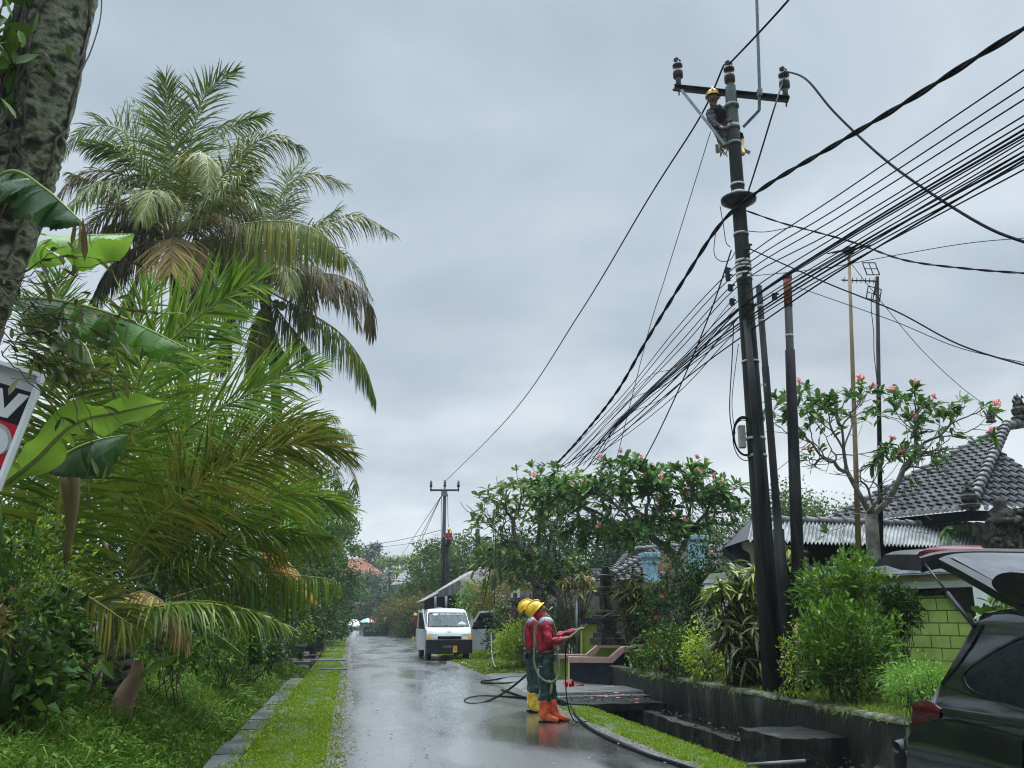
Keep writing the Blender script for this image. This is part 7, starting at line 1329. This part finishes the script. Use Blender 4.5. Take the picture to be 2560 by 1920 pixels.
# ------------------------------------------------------------------ far end of the road and the background
def gz_at(p): return zr(p[1])
def far_tree(lab,px,py,d,r,nt,nl,L,lm,seed,lobes=None,name='broadleaf_tree',rad=.5,trunk=True,z0=None):
    c=W(px,py,d=d); base=np.array((c[0],c[1],zr(c[1])+.1 if z0 is None else z0)); cs=[(c,r)]
    cs+=lobes and [(W(a,b,d=d+dd),rr) for a,b,dd,rr in lobes] or [(c+V(-r[0]*.5,.3,-r[2]*.55),(r[0]*.75,r[1]*.8,r[2]*.7)),(c+V(r[0]*.5,-.3,-r[2]*.6),(r[0]*.7,r[1]*.8,r[2]*.65))]
    return leafy(name,lab,'tree',base,cs,nt,nl,L,lm,M['bark'],seed,.5,rad,.02,'q',None,(c-UP*r[2]*.7,.22,.14))
far_tree('big rounded tree left of the pole behind the truck',1086,1425,78,(1.9,2.0,2.4),130,60,.32,M['leaf_mid'],201,[(1066,1470,0,(1.9,2.0,1.6)),(1115,1395,2,(1.6,1.6,1.6)),(1040,1495,-2,(1.5,1.6,1.1))])
far_tree('leafy tree right of the pole behind the truck',1190,1415,72,(2.8,2.4,1.9),120,60,.32,M['leaf_mid'],202,[(1150,1450,0,(2.4,2.2,1.8)),(1250,1420,2,(2.4,2.2,1.8))])
far_tree('green tree over the barn roof',1330,1400,66,(3.2,2.6,2.4),120,60,.32,M['leaf_far'],203)
far_tree('dark tree behind the slate roof of the blue-pillared house',1480,1390,58,(3.6,2.6,2.2),120,60,.3,M['leaf_far'],204)
far_tree('dark tree behind the house, right of the blue pillars',1650,1385,56,(3.6,2.6,1.9),120,60,.3,M['leaf_far'],205)
far_tree('small round tree seen between the poles above the pavilion',1962,1285,44,(1.1,1.1,1.1),60,50,.2,M['leaf_mid'],206)
far_tree('low trees seen over the corrugated roof',2065,1300,46,(2.2,1.6,.7),70,50,.2,M['leaf_mid'],207)
far_tree('low tree line left of the tall pole above the dark gable',1830,1330,48,(2.4,1.6,1.0),70,50,.22,M['leaf_mid'],208)
far_tree('dark mass of trees behind the far umbrella',935,1500,140,(5.0,3.5,3.6),150,60,.5,M['leaf_far'],209,[(905,1480,6,(3.5,3,3)),(985,1510,-10,(4,3.5,2.6)),(1020,1500,-20,(3.2,3,2.2))],rad=.7)
far_tree('shrubby dark tree beside the distant pole',1012,1535,98,(2.6,2.4,2.0),90,60,.36,M['leaf_far'],210,[(995,1560,0,(1.6,2,1.4)),(1040,1530,-4,(2.2,2,1.8))])
far_tree('tall thin tree with a small crown beyond the red roof',936,1402,175,(2.3,2.3,3.0),50,50,.5,M['leaf_far'],211,[(934,1418,0,(1.6,1.6,2.4))])
far_tree('flowering reddish hedge tree behind the walking worker',1025,1540,74,(2.0,1.5,1.2),110,50,.22,M['leaf_croton'],212,[(995,1545,0,(1.5,1.3,1.0)),(1055,1530,-2,(1.5,1.3,1.2))],name='flowering_shrub')
far_tree('dark shrub behind the truck bed',1040,1575,70,(1.2,1.2,1.0),60,50,.22,M['leaf_dark'],213)
far_tree('tree at the right of the far gate',905,1520,172,(3.2,3,2.8),80,60,.5,M['leaf_far'],214)
far_tree('dark hedge in the dip of the road by the crest',990,1576,100,(2.4,1.6,1.2),90,60,.26,M['leaf_dark'],215)
def far_palm(lab,px,py,d,n,L,seed,spread=2.6):
    rng=np.random.default_rng(seed); h=W(px,py,d=d); base=np.array((h[0],h[1],zr(h[1]))); t=thing('coconut_palm',lab,'palm tree',base,'far coconut palms'); b=MB(); b.tube([base,(base+h)/2+V(.2,0,0),h],[.2,.16,.14],8); b.build('trunk',M['bark'],t)
    for k in range(n):
        a=k*2*PI/n+rng.uniform(-.2,.2); e=rng.uniform(.1,1.1); u=RGT*math.cos(a)+FWD*math.sin(a); b=MB(); frond(b,[h,h+u*spread*.4+UP*spread*.5*e,h+u*spread*.8+UP*spread*.45*e,h+u*spread*1.1+UP*spread*(.3*e-.35)],L,26,rng,.13,1.0); b.build('frond',[M['palm_dark'],M['rachis']],t)
far_palm('left far palm behind the distant pole',972,1412,150,12,1.3,221)
far_palm('right far palm in the mist beside the distant pole',1024,1412,150,13,1.4,222,3.2)
far_palm('lowest far palm over the grey roof',1005,1432,140,10,1.1,223)
rh=thing('red_roofed_house','far house with a hipped red tile roof above the trees','house',W(890,1540,d=158))
E=[W(820,1443,d=150),W(962,1443,d=152)]; E[1][2]=E[0][2]; Rr=[W(862,1398,d=156),W(905,1402,d=156)]; Rr[1][2]=Rr[0][2]; bk=[e+FWD*12 for e in E]
M['red_tile']=mat('red_roof_tile',[(.20,.07,.04),(.32,.12,.07)],2,.6,.3)
b=MB(); tileface(b,E[0],E[1],Rr[0],Rr[1],.3,.4,.04); tileface(b,E[1],bk[1],Rr[1],Rr[1]+V(0,.1,0),.3,.4,.04); b.build('roof',M['red_tile'],rh)
b=MB(); c=(E[0]+E[1])/2+FWD*5.5; b.box(c-UP*2.3,(8.6,9,4.4),-YAW); b.build('wall',mat('cream_wall_far',[(.36,.30,.24),(.46,.40,.33)],1,.7),rh)
b=MB()
for k in range(4): b.box((E[0]+E[1])/2+RGT*(-3+k*2)+FWD*.97-UP*1.2,(.9,.08,1.0),-YAW)
b.build('window',M['suv_glass'],rh)
gh=thing('grey_roofed_house','far house with a pale grey roof right of the distant pole','house',W(1010,1540,d=120))
b=MB(); q=[W(978,1462,d=112),W(1060,1462,d=114),W(1010,1428,d=118),W(1046,1420,d=118)]; q[1][2]=q[0][2]; q[3][2]=q[2][2]; tileface(b,*q,.4,.5,.04); b.build('roof',mat('pale_grey_roof',[(.17,.16,.15),(.26,.25,.24)],2,.6,.3),gh)
b=MB(); b.box(W(1020,1475,d=116)-UP*1.0,(3.8,3,3.6),-YAW); b.build('wall',M['conc'],gh)
fg=thing('far_gate','white barred gate at the far end of the road','gate',W(878,1532,d=188))
b=MB(); 
for k in range(9): b.tube([W(870+k*2.1,1514,d=188),W(870+k*2.1,1528,d=188)],.05,5)
for y in(1514,1521,1528): b.tube([W(869,y,d=188),W(888,y,d=188)],.05,5)
b.build('bars',M['white'],fg); b=MB(); b.box(W(878,1521,d=189.5),(1.7,.1,1.2),-YAW); b.build('panel',M['white'],fg)
b=MB()
for k in range(4): b.box(W(880,1544-k*4,d=182+k*1.2),(3.6,.9,.5),-YAW)
tag(b.build('far_steps',M['dark_conc']),'dark steps climbing to the white far gate','steps')
# umbrella stall
um=thing('stall_umbrella','striped parasol over a small roadside stall past the crest','umbrella',W(922,1586,d=112)); c=W(919,1548,d=112)
cl=[mat('parasol_'+n_,[k],1,.6) for n_,k in(('yellow',(.55,.42,.06)),('teal',(.12,.40,.38)),('white',(.6,.6,.56)),('red',(.5,.12,.08)))]
b=MB(); R_=1.0
for k in range(8):
    a0,a1=k*PI/4,(k+1)*PI/4; rows=[[c+RGT*r*math.cos(a)+FWD*r*math.sin(a)+UP*(z-(.06 if r>.9 and abs(a-(a0+a1)/2)<.2 else 0)) for a in(a0,(a0+a1)/2,a1)] for r,z in((.01,.12),(R_*.5,.0),(R_,-.34))]; b.grid(np.array(rows),k%4)
b.build('canopy',cl,um); b=MB(); b.tube([c+UP*.2,c-UP*1.9],.03,6); b.build('pole',M['galv'],um)
sl_=thing('food_cart','small white and dark food cart under the striped parasol','cart',W(923,1588,d=112.6)); b=MB(); c=W(923,1575,d=112.6); b.box(c,(1.3,.6,.7),-YAW); b.build('body',M['plastic'],sl_); b=MB(); 
for s in(-1,1): b.tube([c+RGT*.62*s-FWD*.28+UP*.3,c+RGT*.62*s-FWD*.28+UP*.95],.035,5)
b.box(c+UP*.95,(1.4,.7,.06),-YAW); b.build('frame',M['white'],sl_)
b=MB(); b.tube([W(925,1590,d=111),W(925,1545,d=111)],.09,6); tag(b.build('dark_post',M['pole_black']),'dark post standing in front of the striped parasol','post')
b=MB(); p0,p1=W(911,1583,d=83.5),W(1034,1583,d=81.5); wallseg(b,p0,p1,-.4,.32,.3); tag(b.build('culvert_wall',M['dark_conc']),'low black culvert wall along the crest of the road','wall')
b=MB(); b.box(W(999,1584,d=76),(1.5,.3,.55),-YAW); tag(b.build('low_wall',M['conc']),'short grey wall by the croton hedge near the walking worker','wall')
sp_=thing('sign_post','dark post with a small hanging white sign beyond the crest','sign post',W(969,1590,d=84)); b=MB(); b.tube([W(969,1592,d=84),W(969,1531,d=84)],.17,10); b.build('post',M['pole_black'],sp_); b=MB(); b.box(W(963,1546,d=83.6),(.18,.03,.38),-YAW); b.build('board',M['white'],sp_); b=MB(); b.box(W(963,1531,d=84),(.8,.4,.07),-YAW); b.build('cap',M['rachis_dry'],sp_)
b=MB(); b.prism([W(975,1532,d=80),W(1012,1522,d=79),W(1016,1526,d=79),W(978,1537,d=80)][::-1],FWD*2.2+UP*.5); tag(b.build('tiled_awning',M['red_tile']),'small red tiled awning over the hedge beyond the crest','awning')
st2=thing('small_sign','tiny white sign on a post behind the truck','sign',W(1058,1575,d=52)); b=MB(); b.box(W(1058,1526,d=52),(.16,.03,.16),-YAW); b.build('board',M['white'],st2); b=MB(); b.tube([W(1058,1590,d=52),W(1058,1524,d=52.1)],.02,5); b.build('post',M['galv'],st2)
# woods closing the horizon
rng=np.random.default_rng(300); N=46000
th=rng.uniform(-1.35,1.35,N); rr=rng.uniform(235,300,N); top=7+3.5*np.sin(th*23)+2.5*np.sin(th*57+1)+2*np.sin(th*131); z=rng.random(N)**.7*np.maximum(3,top)
P=np.stack([np.sin(th+YAW)*rr,np.cos(th+YAW)*rr,z+.5],1); b=MB(); leaves(b,P,rng.normal(0,1,(N,3))+UP*.3,rng.uniform(.9,2.0,N),.6,rng,'q',.2); tag(b.build('far_woods',M['leaf_far']),'low belt of woods closing the horizon','woods',None,'stuff')
N=30000; X=rng.choice([-1,1],N)*0; s=rng.random(N); X=np.where(s<.5,rng.uniform(-60,-9,N),rng.uniform(20,75,N)); Y=rng.uniform(45,200,N); P=np.stack([X,Y,1+rng.random(N)*(3.5+1.5*np.sin(Y*.21)+1.2*np.sin(X*.33))],1); b=MB(); leaves(b,P,rng.normal(0,1,(N,3))+UP*.3,rng.uniform(.5,1.1,N),.6,rng,'q',.2); tag(b.build('undergrowth',M['leaf_far']),'tangled undergrowth filling the plots on both sides of the far road','undergrowth',None,'stuff')
# ------------------------------------------------------------------ damp air
def haze():
    b=MB(); b.box((20,130,14.5),(520,480,33.0)); o=b.build('haze',[]); 
    m=bpy.data.materials.new('damp_air'); m.use_nodes=True; n=m.node_tree.nodes; n.clear(); out=n.new('ShaderNodeOutputMaterial'); v=n.new('ShaderNodeVolumePrincipled'); v.inputs['Color'].default_value=(.86,.93,1,1); v.inputs['Density'].default_value=HAZE; v.inputs['Anisotropy'].default_value=.2
    m.node_tree.links.new(v.outputs[0],out.inputs['Volume']); o.data.materials.append(m); tag(o,'thin damp haze hanging over the road','haze',None,'stuff')
HAZE=.00045
haze()
